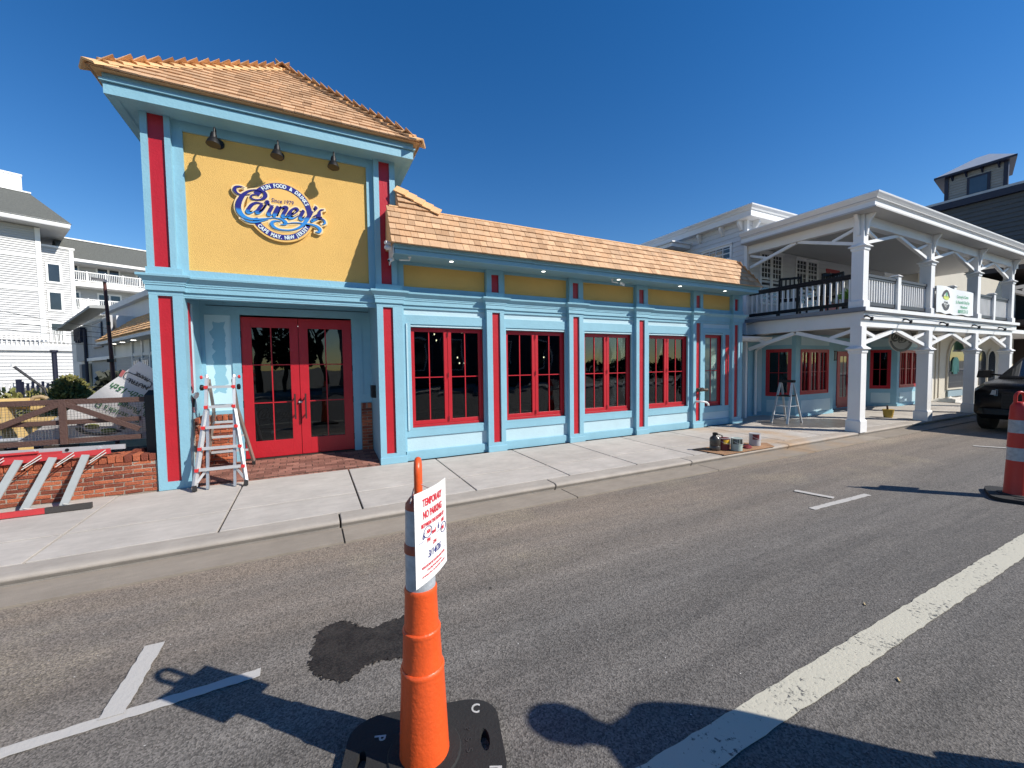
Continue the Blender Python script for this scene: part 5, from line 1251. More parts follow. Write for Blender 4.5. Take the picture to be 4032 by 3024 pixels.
for xb, xt in ((-2.185,-2.115),(-2.455,-2.36),(-2.70,-2.60),(-2.97,-2.86),(-3.24,-3.12)):
    a = Vector((xb,5.452,.150)); b_ = Vector((xt,5.752,.585)); d_ = (b_-a).normalized(); n_ = Vector((0,-d_.z,d_.y)).normalized()
    obj('step', MB().bar(a, b_, .062, .014, up=n_), stp, rl)
    for q0, q1, wd in ((a+Vector((.0,-.005,.02)), a+Vector((.075,.02,-.005)), .018),(b_+Vector((.045,-.05,-.06)), b_+Vector((.15,.015,.035)), .010),(b_+Vector((.04,-.065,-.085)), b_+Vector((.16,.0,.01)), .010)): obj('step_brace', MB().bar(q0, q1, wd, .007), BRM, rl)
sl2 = thing('aluminium_extension_ladder', 'silver extension ladder lying along the top of the brick planter under the gate', 'ladder', (-2.7,6.05,.54))
obj('rail', MB().bar((-1.85,5.915,.622),(-4.3,5.915,.672),.028,.05), ALU, sl2); obj('rail', MB().bar((-1.9,6.07,.60),(-4.3,6.07,.63),.028,.05), ALU, sl2)
for i in range(9):
    x = -2.06-.25*i; z = .622+.05*(-1.85-x)/2.45; obj('rung', MB().lathe([(.016,0),(.016,.12)], (x,5.895,z), 12, axis=(0,1,0)), BLACK if i % 2 else ALU, sl2)
rd = thing('red_ladder', 'dark red ladder rail lying on the planter behind the leaning red ladder', 'ladder', (-3,5.93,.54))
obj('rail', MB().bar((-2.34,5.865,.595),(-4.3,5.865,.595),.028,.07), REDFG, rd); obj('rail', MB().bar((-2.5,5.84,.64),(-4.3,5.84,.625),.018,.02), REDFG, rd)
pl2 = thing('scaffold_pole', 'long silver pole lying behind the brown gate', 'pole', (-3.2,6.5,.66)); obj('tube', MB().tube([(-2.68,6.5,.70),(-4.4,6.5,.715)], .024, 10), ALU, pl2, smooth=True); obj('support', MB().box(-3.3,-3.25,6.47,6.53,.05,.684).box(-2.8,-2.75,6.47,6.53,.05,.676), BROWN, pl2)
bt = thing('blue_tarp', 'crumpled blue tarp on dark crates behind the gate', 'tarp', (-3.3,7.2,.05))
tm = MB(); tm.box(-3.9,-2.85,7.0,7.6,.05,.60); obj('crates', tm, paint('dark crate', (.03,.025,.022), .8), bt)
t2 = MB(); t2.hexa([(-3.6,6.98,.601),(-3.0,6.98,.601),(-3.0,7.5,.601),(-3.6,7.5,.601),(-3.5,7.0,.655),(-3.12,7.0,.635),(-3.12,7.4,.65),(-3.5,7.4,.66)]); obj('tarp', t2, paint('blue tarp', (.03,.20,.50), .5, .2, 12, .3, 20), bt)

# multi-position ladder standing at the entry
SHALU = paint('brushed ladder aluminium', (.50,.51,.52), .38, .08, 8, .01, 150, metal=.7)
al = thing('multi_position_ladder', 'open aluminium ladder with red joints standing in front of the brick entry', 'ladder', (-.95,5.9,.10))
def af(x, z): return Vector((x, 5.585+.27*(z-.10)/1.28, z))
for s, (xt, xm, xb, xi) in (('l',(-1.075,-1.082,-1.185,-1.07)),('r',(-.810,-.806,-.70,-.812))):
    m = MB(); m.bar(af(xt,1.365), af(xm,.98), .028, .05); m.bar(af(xm,.985), af(xb,.15), .028, .05); obj('rail', m, ALU, al)
    obj('inner_rail', MB().bar(af(xi,1.0)+Vector((.0,.02,0)), Vector((xi,5.615,.10)), .026, .045), SHALU, al)
    obj('foot', MB().bar(af(xb,.16), Vector((xb,5.58,.101)), .036, .06), RUBBER, al)
    k = MB(); k.lathe([(.028,0),(.034,.012),(.034,.03),(.02,.036)], af(xt,1.25)+Vector((-.03 if s == 'l' else .03,0,0)), 12, axis=(-1 if s == 'l' else 1,0,0)); obj('hinge', k, BLACK, al, smooth=True)
    k = MB(); k.tube([af(xt,1.365), af(xt,1.365)+Vector((0,.01,.03))], .018, 8); k.tube([af(xt,1.37), af(xt,1.37)+Vector((-.045 if s == 'l' else .045,0,0))], .007, 6); obj('lock_arm', k, ALU, al)
    obj('knob', MB().lathe([(.010,0),(.022,.005),(.022,.02),(.012,.026)], af(xt,1.37)+Vector((-.04 if s == 'l' else .04,0,0)), 10, axis=(-1 if s == 'l' else 1,0,0)), REDPL, al, smooth=True)
    obj('brace', MB().bar(af(xb+(.02 if s == 'l' else -.02),.19), af(xi,.335), .008, .026), ALU, al)
    # rear legs
    xo = -1.205 if s == 'l' else -.70
    rt_, rb_ = Vector((xt+(.015 if s == 'l' else -.015),5.875,1.34)), Vector((xo,6.36,.20)); mid = rt_.lerp(rb_,.35); mid.x = xt+(.02 if s == 'l' else -.0)
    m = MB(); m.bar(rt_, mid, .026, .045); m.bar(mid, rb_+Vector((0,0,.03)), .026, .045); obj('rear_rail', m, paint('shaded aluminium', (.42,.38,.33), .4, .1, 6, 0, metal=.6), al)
    obj('foot', MB().bar(rb_+Vector((0,-.004,.03)), Vector((xo,6.365,.165)), .034, .055), RUBBER, al)
RZ = [(1.255,-1.08,-.812),(1.025,-1.08,-.811),(.792,-1.105,-.788),(.559,-1.137,-.752),(.328,-1.164,-.724)]
for z, a, b_ in RZ:
    obj('rung', MB().bar(af(a+.022,z)+Vector((0,-.012,0)), af(b_-.022,z)+Vector((0,-.012,0)), .05, .028), ALU, al)
    for x in (a,b_): obj('rung_joint', MB().bar(af(x-.017,z)+Vector((0,-.014,0)), af(x+.017,z)+Vector((0,-.014,0)), .058, .034), REDPL, al)
for t in (.28,.47,.64,.82):
    z = 1.34-1.14*t; y = 5.875+.485*t; sp_ = 0 if t < .35 else (t-.35)/.65*.11
    obj('rear_rung', MB().bar((-1.06-sp_,y,z),(-.825+sp_,y,z),.05,.024), ALU, al)
# white clip lamp at the left jamb
wl = thing('clip_light', 'small white work light clamped to the left jamb of the entry', 'lamp', (-1.225,5.95,1.15))
obj('reflector', MB().lathe([(.012,-.03),(.035,0),(.042,.02)], (-1.215,5.95,1.16), 14, axis=(1,-.4,-.3)), WHITE, wl, smooth=True); obj('clamp', MB().bar((-1.235,5.96,1.02),(-1.22,5.95,1.15),.02,.015), BLACK, wl)
# ------------------------------------------------------------------ bushes, lamp post, tables, fence in the yard
def leaf_clump(name, parent, blobs, n, size, m, seed):
    rr = random.Random(seed); mb = MB()
    for _ in range(n):
        c, r = rr.choice(blobs); d = Vector((rr.gauss(0,1),rr.gauss(0,1),rr.gauss(0,1))).normalized(); p = Vector(c)+Vector((d.x*r[0],d.y*r[1],d.z*r[2]))*(rr.uniform(.72,1.04))
        t = (d+Vector((rr.uniform(-.8,.8),rr.uniform(-.8,.8),rr.uniform(-.3,.9)))).normalized(); s = t.cross(Vector((rr.uniform(-1,1),rr.uniform(-1,1),rr.uniform(-1,1)))).normalized(); L_ = size*rr.uniform(.6,1.4)
        mb.add([p-s*L_*.35, p+s*L_*.35, p+s*L_*.22+t*L_, p-s*L_*.22+t*L_], [(0,1,2,3)])
    return obj(name, mb, m, parent, kind='stuff')
BUSHM = paint('evergreen leaf', (.26,.23,.065), .7, .3, 5, 0, per=.4, tint=(.13,.14,.04))
bs = thing('round_bush', 'rounded olive green evergreen bush behind the gate, in front of the shaded white wall', 'bush', (-4.6,12,.05))
blobs = [((-4.58,12,.72),(.34,.5,.62)),((-4.75,12,.6),(.3,.4,.45)),((-4.42,11.95,.62),(.28,.4,.45)),((-4.56,11.9,1.05),(.22,.3,.3))]
mb = MB(); [mb.lathe([(.02,-.6*r[2]),(.5*r[0],-.45*r[2]),(.72*r[0],0),(.5*r[0],.5*r[2]),(.02,.62*r[2])], c, 10) for c,r in blobs]; obj('core', mb, paint('dark twig core', (.02,.025,.01), .9), bs)
leaf_clump('foliage', bs, blobs, 5200, .05, BUSHM, 2)
sh = thing('dark_shrub', 'dark spiky shrub beside the corrugated wall', 'bush', (-4.4,13.6,.05))
leaf_clump('foliage', sh, [((-4.42,13.6,1.1),(.26,.3,.22)),((-4.6,13.6,.85),(.16,.3,.2)),((-4.28,13.6,.9),(.16,.3,.4))], 420, .16, paint('dark leaf', (.022,.028,.018), .7, .3, 5, 0, per=.3), 7)
obj('stem', MB().tube([(-4.4,13.6,.05),(-4.42,13.6,.9)], .03, 6), BROWN, sh)
lp = thing('lamp_post', 'slim rusty red lamp post with flat head rising behind the gate', 'lamp post', (-3.23,10,.05))
obj('pole', MB().tube([(-3.236,10,.05),(-3.24,10,1.34),(-3.285,10,3.09)], [.035,.033,.024], 10), paint('rust red pole', (.085,.022,.018), .6, .1, 5, 0), lp, smooth=True)
obj('head', MB().hexa([(-3.42,9.86,3.09),(-3.25,9.90,3.07),(-3.25,10.05,3.09),(-3.40,10.02,3.12),(-3.41,9.86,3.135),(-3.27,9.91,3.125),(-3.28,10.05,3.14),(-3.40,10.02,3.15)]), paint('grey lamp head', (.10,.10,.105), .4), lp); obj('collar', MB().tube([(-3.265,10,2.3),(-3.264,10,2.36)], .032, 8), BLACK, lp); obj('band', MB().box(-3.30,-3.20,9.95,10.05,1.62,1.68), BLACK, lp)
YW = wood('yellow lumber', (.72,.52,.22), (.60,.40,.15), .7, (2.5,30,30))
for k, (x0,x1,z,y,lab) in enumerate(((-4.6,-3.06,1.137,7.0,'pale yellow wooden table top nearest the gate rail'),(-4.6,-2.92,1.024,7.27,'long yellow plank bench below the pale yellow table'),(-4.4,-2.82,.904,6.75,'low yellow lumber stack behind the left half of the gate'))):
    t = thing('picnic_table' if k == 0 else 'plank_bench', lab, 'table' if k == 0 else 'bench', ((x0+x1)/2,y,.05))
    for j in range(3): obj('plank', MB().box(x0,x1,y+.09*j,y+.09*j+.08,z-.035,z), YW, t)
    for x in (x0+.2,x1-.25): obj('leg', MB().box(x,x+.05,y+.04,y+.22,.05,z-.0355), YW, t)
tr_ = thing('tan_cushion', 'tan arched cushion lying at the end of the yellow table', 'cushion', (-2.97,7.07,1.1))
cu = MB(); cu.tube([(-3.07,7.07,1.10),(-3.03,7.07,1.145),(-2.97,7.07,1.153),(-2.93,7.07,1.137),(-2.90,7.07,1.10)], .024, 8); obj('pad', cu, paint('tan cloth', (.35,.26,.15), .9), tr_); obj('block', MB().box(-3.05,-2.93,7.03,7.11,1.0,1.10), YW, tr_)
# white picket fence and a dark one far behind
pfn = thing('picket_fence', 'white picket fence with dark posts in front of the white hotel wall', 'fence', (-8.6,17,.05))
for i in range(44):
    x = -11.0+.105*i; obj('picket', MB().box(x,x+.05,17.0,17.03,.05,1.12+.06*(i % 2)), WHITE if i < 33 else NAVY, pfn)
obj('rail', MB().box(-11,-6.4,17.031,17.06,.75,.81).box(-11,-6.4,17.031,17.06,1.0,1.05), WHITE, pfn)
for x in (-10.2,-9.1,-7.6,-6.8): obj('post', MB().box(x,x+.09,16.9,16.99,.05,1.25), NAVY, pfn)
hg = thing('clipped_hedge', 'low dark hedge behind the yellow tables', 'hedge', (-7,14.5,.05)); leaf_clump('foliage', hg, [((-9.3+.5*i,14.5,.5),(.45,.4,.5)) for i in range(9)], 2600, .10, BUSHM, 5)
lpole = thing('leaning_boom', 'dark boom pole leaning up to the left behind the dark fence', 'pole', (-5.8,14,.05)); obj('tube', MB().tube([(-5.55,14,.05),(-5.82,14,1.055),(-6.32,14,1.61)], .03, 8), paint('dark pole', (.03,.03,.035), .6), lpole); obj('tip', MB().lathe([(.04,-.03),(.04,.03)], (-6.32,14,1.62), 8), WHITE, lpole)
npole = thing('navy_post', 'tall navy post standing in front of the shaded white siding', 'post', (-5.6,14,.05)); obj('shaft', MB().tube([(-5.60,14,.05),(-5.605,14,1.93)], .05, 8), NAVY, npole); obj('cap', MB().tube([(-5.605,14,1.9305),(-5.605,14,1.99)], .075, 8), NAVY, npole)
# ------------------------------------------------------------------ rear house with the cedar pent roof (faces left)
rh = thing('rear_house', 'white two storey house with corrugated siding and a cedar pent roof behind the restaurant', 'house', (-4.5,19,.05))
FR = frame((-4.04,15.1,0), (-.454,.891,0), (-.891,-.454,0))
def rp(name, mb, m, parent=rh, **k): return obj(name, mb, m, parent, **k)
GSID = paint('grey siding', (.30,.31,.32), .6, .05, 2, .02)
rp('wall', MB().fbox(FR,-3.0,7.75,-3.5,-.5,.05,2.6), WSIDE); rp('upper_wall', MB().fbox(FR,-3.0,13.4,-6,-1.2,2.6,4.30), WSIDE)
b_ = MB()
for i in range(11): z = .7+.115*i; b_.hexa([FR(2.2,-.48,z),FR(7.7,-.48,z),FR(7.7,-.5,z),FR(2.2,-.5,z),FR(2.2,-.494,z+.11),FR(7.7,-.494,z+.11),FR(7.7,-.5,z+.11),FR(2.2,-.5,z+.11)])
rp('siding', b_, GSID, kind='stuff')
for u in (2.4,3.35,4.72,7.72): rp('trim_board', MB().fbox(FR,u-.07,u+.07,-.5,-.45,.05,2.5), WSIDE)
rp('trim_board', MB().fbox(FR,-3,7.8,-.5,-.46,1.98,2.08), WSIDE)
for u in (2.55,3.75):
    wn = rp('window', MB().fbox(FR,u,u+.85,-.5,-.455,.9,1.9), GSID); rp('pane', MB().fbox(FR,u+.08,u+.77,-.4549,-.45,1.0,1.82), FARGLASS, wn)
    k = MB(); k.fbox(FR,u+.26,u+.30,-.4495,-.44,1.0,1.82); k.fbox(FR,u+.53,u+.57,-.4495,-.44,1.0,1.82); k.fbox(FR,u+.08,u+.77,-.4494,-.441,1.4,1.43); rp('sash_bars', k, WHITE, wn)
rf = rp('pent_roof', MB().hexa([FR(-3,0,2.60),FR(8.0,0,2.60),FR(8.0,-1.3,2.60),FR(-3,-1.3,2.60),FR(-3,0,2.64),FR(8.0,0,2.64),FR(7.4,-1.19,3.66),FR(-3,-1.19,3.66)]), CEDARD)
mb = MB(); r_ = random.Random(6); U_ = Vector((-.454,.891,0)); N_ = Vector((-.891,-.454,0)); upv = (N_*-1.19+Vector((0,0,1.02))).normalized(); nv_ = (N_*1.02+Vector((0,0,1.19))).normalized(); sl_ = []
for i in range(8):
    t = i/8; p = FR(0,0,2.645)+upv*(1.567*t); shingle_row(sl_, p+U_*-3, p+U_*(8.0-.6*t), upv, nv_, .16, 1.567/8, .035, r_)
for s in sl_: shingle_mb(mb, s)
obj('shingle_courses', mb, CEDARD, rf, kind='stuff')
rp('eave', MB().fbox(FR,-3,8.0,-.5,.02,2.50,2.598), WSIDE)
for u in (3.3,4.9,6.3): rp('downlight', MB().lathe([(.07,0),(.07,-.01)], FR(u,-.25,2.499), 12), CAN)
rp('parapet', MB().fbox(FR,-3.0,13.4,-2,-1.0,4.30,4.52), WSIDE)
# corrugated part with its own gable eave
COR = paint('pale corrugated metal', (.45,.455,.46), .55, .1, 3, 0)
cw = MB()
for i in range(56): u = 7.82+.155*i; cw.hexa([FR(u,-.42,1.98),FR(u+.08,-.42,1.98),FR(u+.155,-.5,1.98),FR(u,-.5,1.98),FR(u,-.42,3.75),FR(u+.08,-.42,3.75),FR(u+.155,-.5,3.75),FR(u,-.5,3.75)])
for i in range(34): u = 7.82+.155*i; cw.hexa([FR(u,-.52,.05),FR(u+.08,-.52,.05),FR(u+.155,-.6,.05),FR(u,-.6,.05),FR(u,-.52,1.93),FR(u+.08,-.52,1.93),FR(u+.155,-.6,1.93),FR(u,-.6,1.93)])
rp('corrugated_wall', cw, COR, kind='stuff'); rp('wall', MB().fbox(FR,7.80,19.5,-4,-.61,.05,3.75), WSIDE)
rp('trim_board', MB().fbox(FR,7.8,13.3,-.45,-.36,1.94,2.08), WHITE)
rp('door', MB().fbox(FR,13.4,15.9,-.6,-.55,.05,1.85), paint('dark green door', (.008,.07,.035), .6, .1, 3, 0))
rp('corrugated_eave', MB().hexa([FR(8.9,.0,4.10),FR(19.4,.0,3.78),FR(19.4,-.6,3.80),FR(8.9,-.6,4.12),FR(8.9,.0,4.20),FR(19.4,.0,3.88),FR(19.4,-.6,3.95),FR(8.9,-.6,4.27)]), paint('grey roof edge', (.33,.34,.33), .7))
rp('porch_shadow_box', MB().fbox(FR,13.0,16.0,-3.2,-.41,2.9,3.72), DARK) if False else None
ut = MB(); ut.tube([FR(13.1,-.35,.9),FR(13.1,-.35,3.5)], .07, 8); ut.box(*[c for p in () for c in p]) if False else None
rp('conduit', ut, NAVY); rp('meter_box', MB().fbox(FR,13.3,13.9,-.40,-.2,1.1,1.8), paint('grey meter box', (.2,.2,.21), .6))
for k in range(6): rp('bracket', MB().fbox(FR,13.3+.35*k,13.36+.35*k,-.41,-.2,2.9+.1*(k % 2),3.6), NAVY)
lw = rp('louvre', MB().fbox(FR,9.3,11.3,-.41,-.37,2.5,3.6), NAVY)
for i in range(7): rp('slat', MB().fbox(FR,9.4+.27*i,9.5+.27*i,-.369,-.33,2.55,3.55), WSIDE, lw)
wp_ = rp('wall_patch', MB().fbox(FR,8.3,8.9,-.519,-.50,1.35,1.85), paint('bare wood patch', (.33,.20,.12), .8))

# ------------------------------------------------------------------ white hotel far left
ht = thing('hotel', 'large white five storey hotel with grey shingle roof and white balcony rails', 'hotel', (-23.2,62.6,-.5))
UH = Vector((.893,.449,0)); NH = Vector((.449,-.893,0)); OH = Vector((-23.173,62.618,0))
FH = lambda u, w, z: OH+UH*u+NH*w+Vector((0,0,z))
def hp_(name, mb, m, parent=ht, **k): return obj(name, mb, m, parent, **k)
# balcony section
hp_('wall', MB().fbox(FH,-1,12,-12,-1.6,-1,13.8), VINYL)
hp_('roof', MB().hexa([FH(-1,.5,13.86),FH(13,.5,13.86),FH(13,-9,13.86),FH(-1,-9,13.86),FH(-1,.5,14.0),FH(13,.5,14.0),FH(13,-3.2,16.8),FH(-1,-3.2,16.8)]), ROOFG); hp_('fascia', MB().fbox(FH,-.5,13,.45,.6,13.68,13.98), WHITE); hp_('ridge_cap', MB().fbox(FH,-1,13,-3.3,-3.05,16.81,16.95), WHITE)
hp_('soffit', MB().fbox(FH,-.3,13,-1.6,.44,13.55,13.67), VINYL)
for zf in (11.55,8.5,5.5,2.5):
    hp_('balcony_slab', MB().fbox(FH,0,12,-1.6,.1,zf-.5,zf), WHITE)
    rl_ = hp_('balcony_rail', MB().fbox(FH,0,12,.0,.1,zf+1.07,zf+1.17).fbox(FH,0,12,.02,.08,zf+.12,zf+.2), WHITE)
    bm_ = MB()
    for i in range(76): bm_.fbox(FH,.08+.155*i,.13+.155*i,.03,.07,zf+.2,zf+1.07)
    obj('balusters', bm_, WHITE, rl_, kind='stuff')
    for u in (.0,1.1,2.6,4.1,5.6,7.1): hp_('rail_post', MB().fbox(FH,u-.05,u+.05,-.02,.11,zf,zf+1.25), WHITE)
    for u0, u1 in ((-.1,.55),(2.2,4.0),(5.7,6.4),(8,9.8)):
        wn = hp_('window', MB().fbox(FH,u0-.15,u1+.15,-1.6,-1.5,zf+.02,zf+2.15), WHITE); 
        if u1-u0 > 1: hp_('pane', MB().fbox(FH,u0,(u0+u1)/2-.1,-1.499,-1.46,zf+.6,zf+1.95), FARGLASS, wn); hp_('pane', MB().fbox(FH,(u0+u1)/2+.1,u1,-1.499,-1.46,zf+.6,zf+1.95), FARGLASS, wn)
        else: hp_('pane', MB().fbox(FH,u0+.05,u1,-1.499,-1.46,zf+.1,zf+1.95), FARGLASS, wn)
def hsid(u0, u1, w, z0, z1, pitch=.235):
    mb = MB(); z = z0
    while z < z1: mb.hexa([FH(u0,w+.085,z),FH(u1,w+.085,z),FH(u1,w-.02,z),FH(u0,w-.02,z),FH(u0,w+.004,z+pitch-.004),FH(u1,w+.004,z+pitch-.004),FH(u1,w-.02,z+pitch-.004),FH(u0,w-.02,z+pitch-.004)]); z += pitch
    return hp_('vinyl_siding', mb, VINYL, kind='stuff')
hsid(0,8,-1.59,5.5,13.5)
# stair tower between
hp_('wall', MB().fbox(FH,-2.5,-.02,-8,.98,-1,14.7), VINYL); hsid(-2.3,-.1,.99,0,14.6); hp_('cap', MB().fbox(FH,-2.6,.12,-8,1.15,14.7,14.9), WHITE); hp_('corner_board', MB().fbox(FH,-.32,.02,-.2,1.10,-1,14.69), WHITE)
for z0, z1 in ((11.1,12.9),(8.1,9.9),(4.8,6.6)):
    wn = hp_('window', MB().fbox(FH,-2.08,-.92,1.04,1.12,z0-.2,z1+.2), WHITE); hp_('pane', MB().fbox(FH,-1.90,-1.1,1.121,1.14,z0,z1), FARGLASS, wn)
k = MB()
for i in range(8): k.fbox(FH,-1.92+.11*i,-1.87+.11*i,1.15,1.2,4.7,5.9)
hp_('window_rail', k, WHITE)
# left block
hp_('wall', MB().fbox(FH,-30,-2.42,-12,2.0,-1,16.3), VINYL); hsid(-9,-2.6,2.01,-.5,16.1)
hp_('corner_board', MB().fbox(FH,-2.75,-2.38,1.7,2.12,-1,16.28), WHITE)
for z in (13.1,9.75,6.3): hp_('band', MB().fbox(FH,-12,-2.74,2.06,2.13,z,z+.36), WHITE)
hp_('soffit', MB().fbox(FH,-30,-.4,-12,3.9,16.35,16.5), VINYL); hp_('fascia', MB().sweep([tuple((FH(-20,3.9,0)).xy),tuple((FH(-.4,3.9,0)).xy),tuple((FH(-.4,-8,0)).xy)], [(16.5,0),(16.85,.05),(16.85,-.1),(16.5,-.1)]), WHITE)
hp_('roof', MB().hexa([FH(-30,4,16.8),FH(-.3,4,16.8),FH(-.3,-12,16.8),FH(-30,-12,16.8),FH(-30,-.8,20.4),FH(-2.7,-.8,20.4),FH(-2.7,-8,20.4),FH(-30,-8,20.4)]), ROOFG); hp_('roof_edge', MB().fbox(FH,-30,-2.6,-1.2,-.7,20.4,20.55), WHITE)
sgp = hp_('sign_wall', MB().fbox(FH,-30,-3.15,-3,-1.4,20.4,22.2), WHITE); hp_('coping', MB().fbox(FH,-30,-3.1,-3.05,-1.35,22.2,22.4), WHITE)
g = text_mesh('TEO', 1.9, .05, 'RIGHT', .9, bold=.01); obj('lettering', put(g, lambda x, z, t: FH(-4.6+x,-1.33+t,20.15+z)), paint('grey hotel letters', (.22,.22,.26), .6), sgp)
hp_('awning', MB().fbox(FH,-12,-.2,2.14,3.3,3.6,4.15), paint('pale awning', (.55,.55,.55), .7))
hp_('lower_wall', MB().fbox(FH,-12,.0,2.2,3.0,-1,3.59), VINYL); hsid(-12,0,3.02,-1,3.5,.34)
k = MB()
for i in range(30): k.fbox(FH,-9+.3*i,-8.9+.3*i,2.9,3.0,4.15,5.3)
k.fbox(FH,-9,-.3,2.9,3.0,5.3,5.4); hp_('terrace_rail', k, WHITE)
# overhead wires at the left
ow = MB()
def hwire(a, b): 
    a = Vector(a); b = Vector(b); return [a.lerp(b,t/10)-Vector((0,0,.5*4*(t/10)*(1-t/10))) for t in range(11)]
for (a, b), which in zip((((-12.5,14,4.9),(-5.0,22,2.95)),((-12.5,14,4.4),(-5.4,22,2.9)),((-12.5,14,3.9),(-5.2,22,2.8)),((-12.5,14,3.4),(-5.0,22,2.6))), ('topmost of the four','second from the top of the four','third from the top of the four','lowest of the four')):
    o = obj('overhead_wire', MB().tube(hwire(a,b), .008, 5), BLACK)
    WIRE = tag(o, 'thin black utility wire across the white hotel wall, '+which, 'wire', 'overhead wires in front of the hotel')

# ------------------------------------------------------------------ dark clapboard building with cupola, far right
cb_ = thing('dark_clapboard_building', 'dark grey clapboard building with a roof cupola behind the white porch', 'building', (34,8,.05))
def cp_(name, mb, m, parent=cb_, **k): return obj(name, mb, m, parent, **k)
DCL = paint('dark grey clapboard', (.085,.088,.092), .7, .12, 1.2, .03)
LCL = paint('weathered grey clapboard', (.30,.29,.27), .75, .12, 2, .03)
FC_ = frame((30.2,0,0),(0,-1,0),(-1,0,0))
cp_('wall', MB().box(30.2,44,4,22,.05,9.3), DCL)
mb = MB()
for i in range(40): z = .5+.22*i; mb.hexa([FC_(-22,.05,z),FC_(-4,.05,z),FC_(-4,-.02,z),FC_(-22,-.02,z),FC_(-22,.005,z+.21),FC_(-4,.005,z+.21),FC_(-4,-.02,z+.21),FC_(-22,-.02,z+.21)])
cp_('clapboards', mb, DCL, kind='stuff'); cp_('roof_trim', MB().box(29.95,44,3.7,22,9.3,9.62), NAVY); cp_('roof', MB().box(30,44,3.8,22,9.62,9.75), paint('pale metal roof', (.45,.46,.47), .5))
cu_ = cp_('cupola', MB().hexa([(30.4,7.0,9.75),(32.6,7.6,9.75),(32.6,9.7,9.75),(30.4,9.15,9.75),(30.4,7.0,11.0),(32.6,7.6,11.0),(32.6,9.7,11.0),(30.4,9.15,11.0)]), LCL)
mb = MB()
for i in range(9): z = 9.76+.135*i; mb.hexa([(30.36,9.15,z),(30.36,7.0,z),(30.4,7.0,z),(30.4,9.15,z),(30.395,9.15,z+.13),(30.395,7.0,z+.13),(30.4,7.0,z+.13),(30.4,9.15,z+.13)])
obj('clapboards', mb, LCL, cu_, kind='stuff')
for y in (6.98,9.02): obj('corner_board', MB().box(30.33,30.45,y,y+.15,9.75,11.0), NAVY, cu_)
obj('window_frame', MB().box(30.33,30.36,7.55,8.35,9.78,10.72), NAVY, cu_); obj('pane', MB().box(30.315,30.329,7.65,8.25,9.85,10.62), paint('cupola glass', (.06,.09,.13), .06, .2, 1, 0), cu_)
obj('side_window', MB().box(30.9,31.6,9.151,9.2,9.85,10.6), NAVY, cu_)
obj('eave', MB().hexa([(30.05,6.65,11.0),(33.0,7.45,11.0),(33.0,10.0,11.0),(30.05,9.5,11.0),(30.05,6.65,11.1),(33.0,7.45,11.1),(33.0,10.0,11.1),(30.05,9.5,11.1)]), NAVY, cu_); obj('cap_roof', MB().hexa([(30.08,6.68,11.101),(32.95,7.48,11.101),(32.95,9.97,11.101),(30.08,9.47,11.101),(31.3,7.85,11.9),(31.7,7.85,11.9),(31.7,8.3,11.9),(31.3,8.3,11.9)]), paint('cupola roof', (.60,.61,.62), .45), cu_)
for y in (7.25,7.8,8.35,8.85): obj('bracket', MB().prism([(30.399,y,10.75),(30.30,y,10.85),(30.10,y,10.999),(30.399,y,10.999)], (0,.06,0)), NAVY, cu_)
bb = thing('pale_blue_building', 'pale blue block building seen through the end of the upper porch', 'building', (42,13,.05))
obj('wall', MB().box(24.0,29.5,9.0,13,.05,5.6), paint('pale blue block', (.38,.55,.62), .7, .05, 1), bb)
bbf = obj('window', MB().box(25.6,27.2,8.95,8.999,3.6,5.0), WHITE, bb); obj('pane', MB().box(25.75,27.05,8.93,8.949,3.7,4.8), paint('blue green glass', (.16,.28,.28), .1, .1, 1, 0), bbf)
obj('band', MB().box(25.5,27.3,8.90,8.999,5.02,5.2), paint('maroon band', (.12,.03,.035), .6), bb)
br = thing('brown_porch_building', 'dark brown timber building with upper deck at the right edge', 'building', (27,5.5,.05))
DBR = paint('dark brown timber', (.05,.035,.03), .7, .1, 3, .03)
obj('wall', MB().box(27.8,33,5.6,9,.05,3.0), DBR, br); obj('deck', MB().box(26.0,33,4.4,9,2.85,3.05), DBR, br); obj('deck_rail', MB().box(26.0,33,4.35,4.42,3.05,3.65), paint('dark deck rail', (.07,.07,.08), .6), br)
obj('deck_roof', MB().box(25.6,33,3.9,9,5.05,5.3), DBR, br); obj('roof_edge', MB().box(25.5,33,3.8,3.9,5.2,5.34), WSIDE, br)
for x in (26.2,29.2): obj('post', MB().box(x,x+.14,4.4,4.54,3.05,5.05), DBR, br)
obj('sign_panel', MB().box(26.0,30,4.2,4.3,1.9,2.35), paint('green sign panel', (.02,.20,.06), .5), br); obj('sign_frame', MB().box(26.0,30,4.18,4.32,1.82,1.899), WSIDE, br); obj('number_plate', MB().box(26.3,29,4.15,4.199,2.36,2.6), BLACK, br)
g = text_mesh('27761', .2, .01, 'LEFT'); obj('lettering', put(g, lambda x, z, t: (26.4+x, 4.145-t, 2.42+z)), WHITE, br)
fr_ = MB(); fr_.bar((18.6,6.0,3.35),(18.6,4.2,3.35),.1,.1); 
# timber trusses of the neighbouring deck, seen past the last posts
tz = obj('truss', MB().bar((19.2,4.3,3.6),(22.5,4.3,4.05),.10,.10).bar((19.2,4.3,3.55),(25,4.3,3.5),.10,.10).bar((20.2,4.3,3.6),(22.0,4.3,4.3),.09,.09), paint('grey timber', (.16,.15,.14), .7), br)

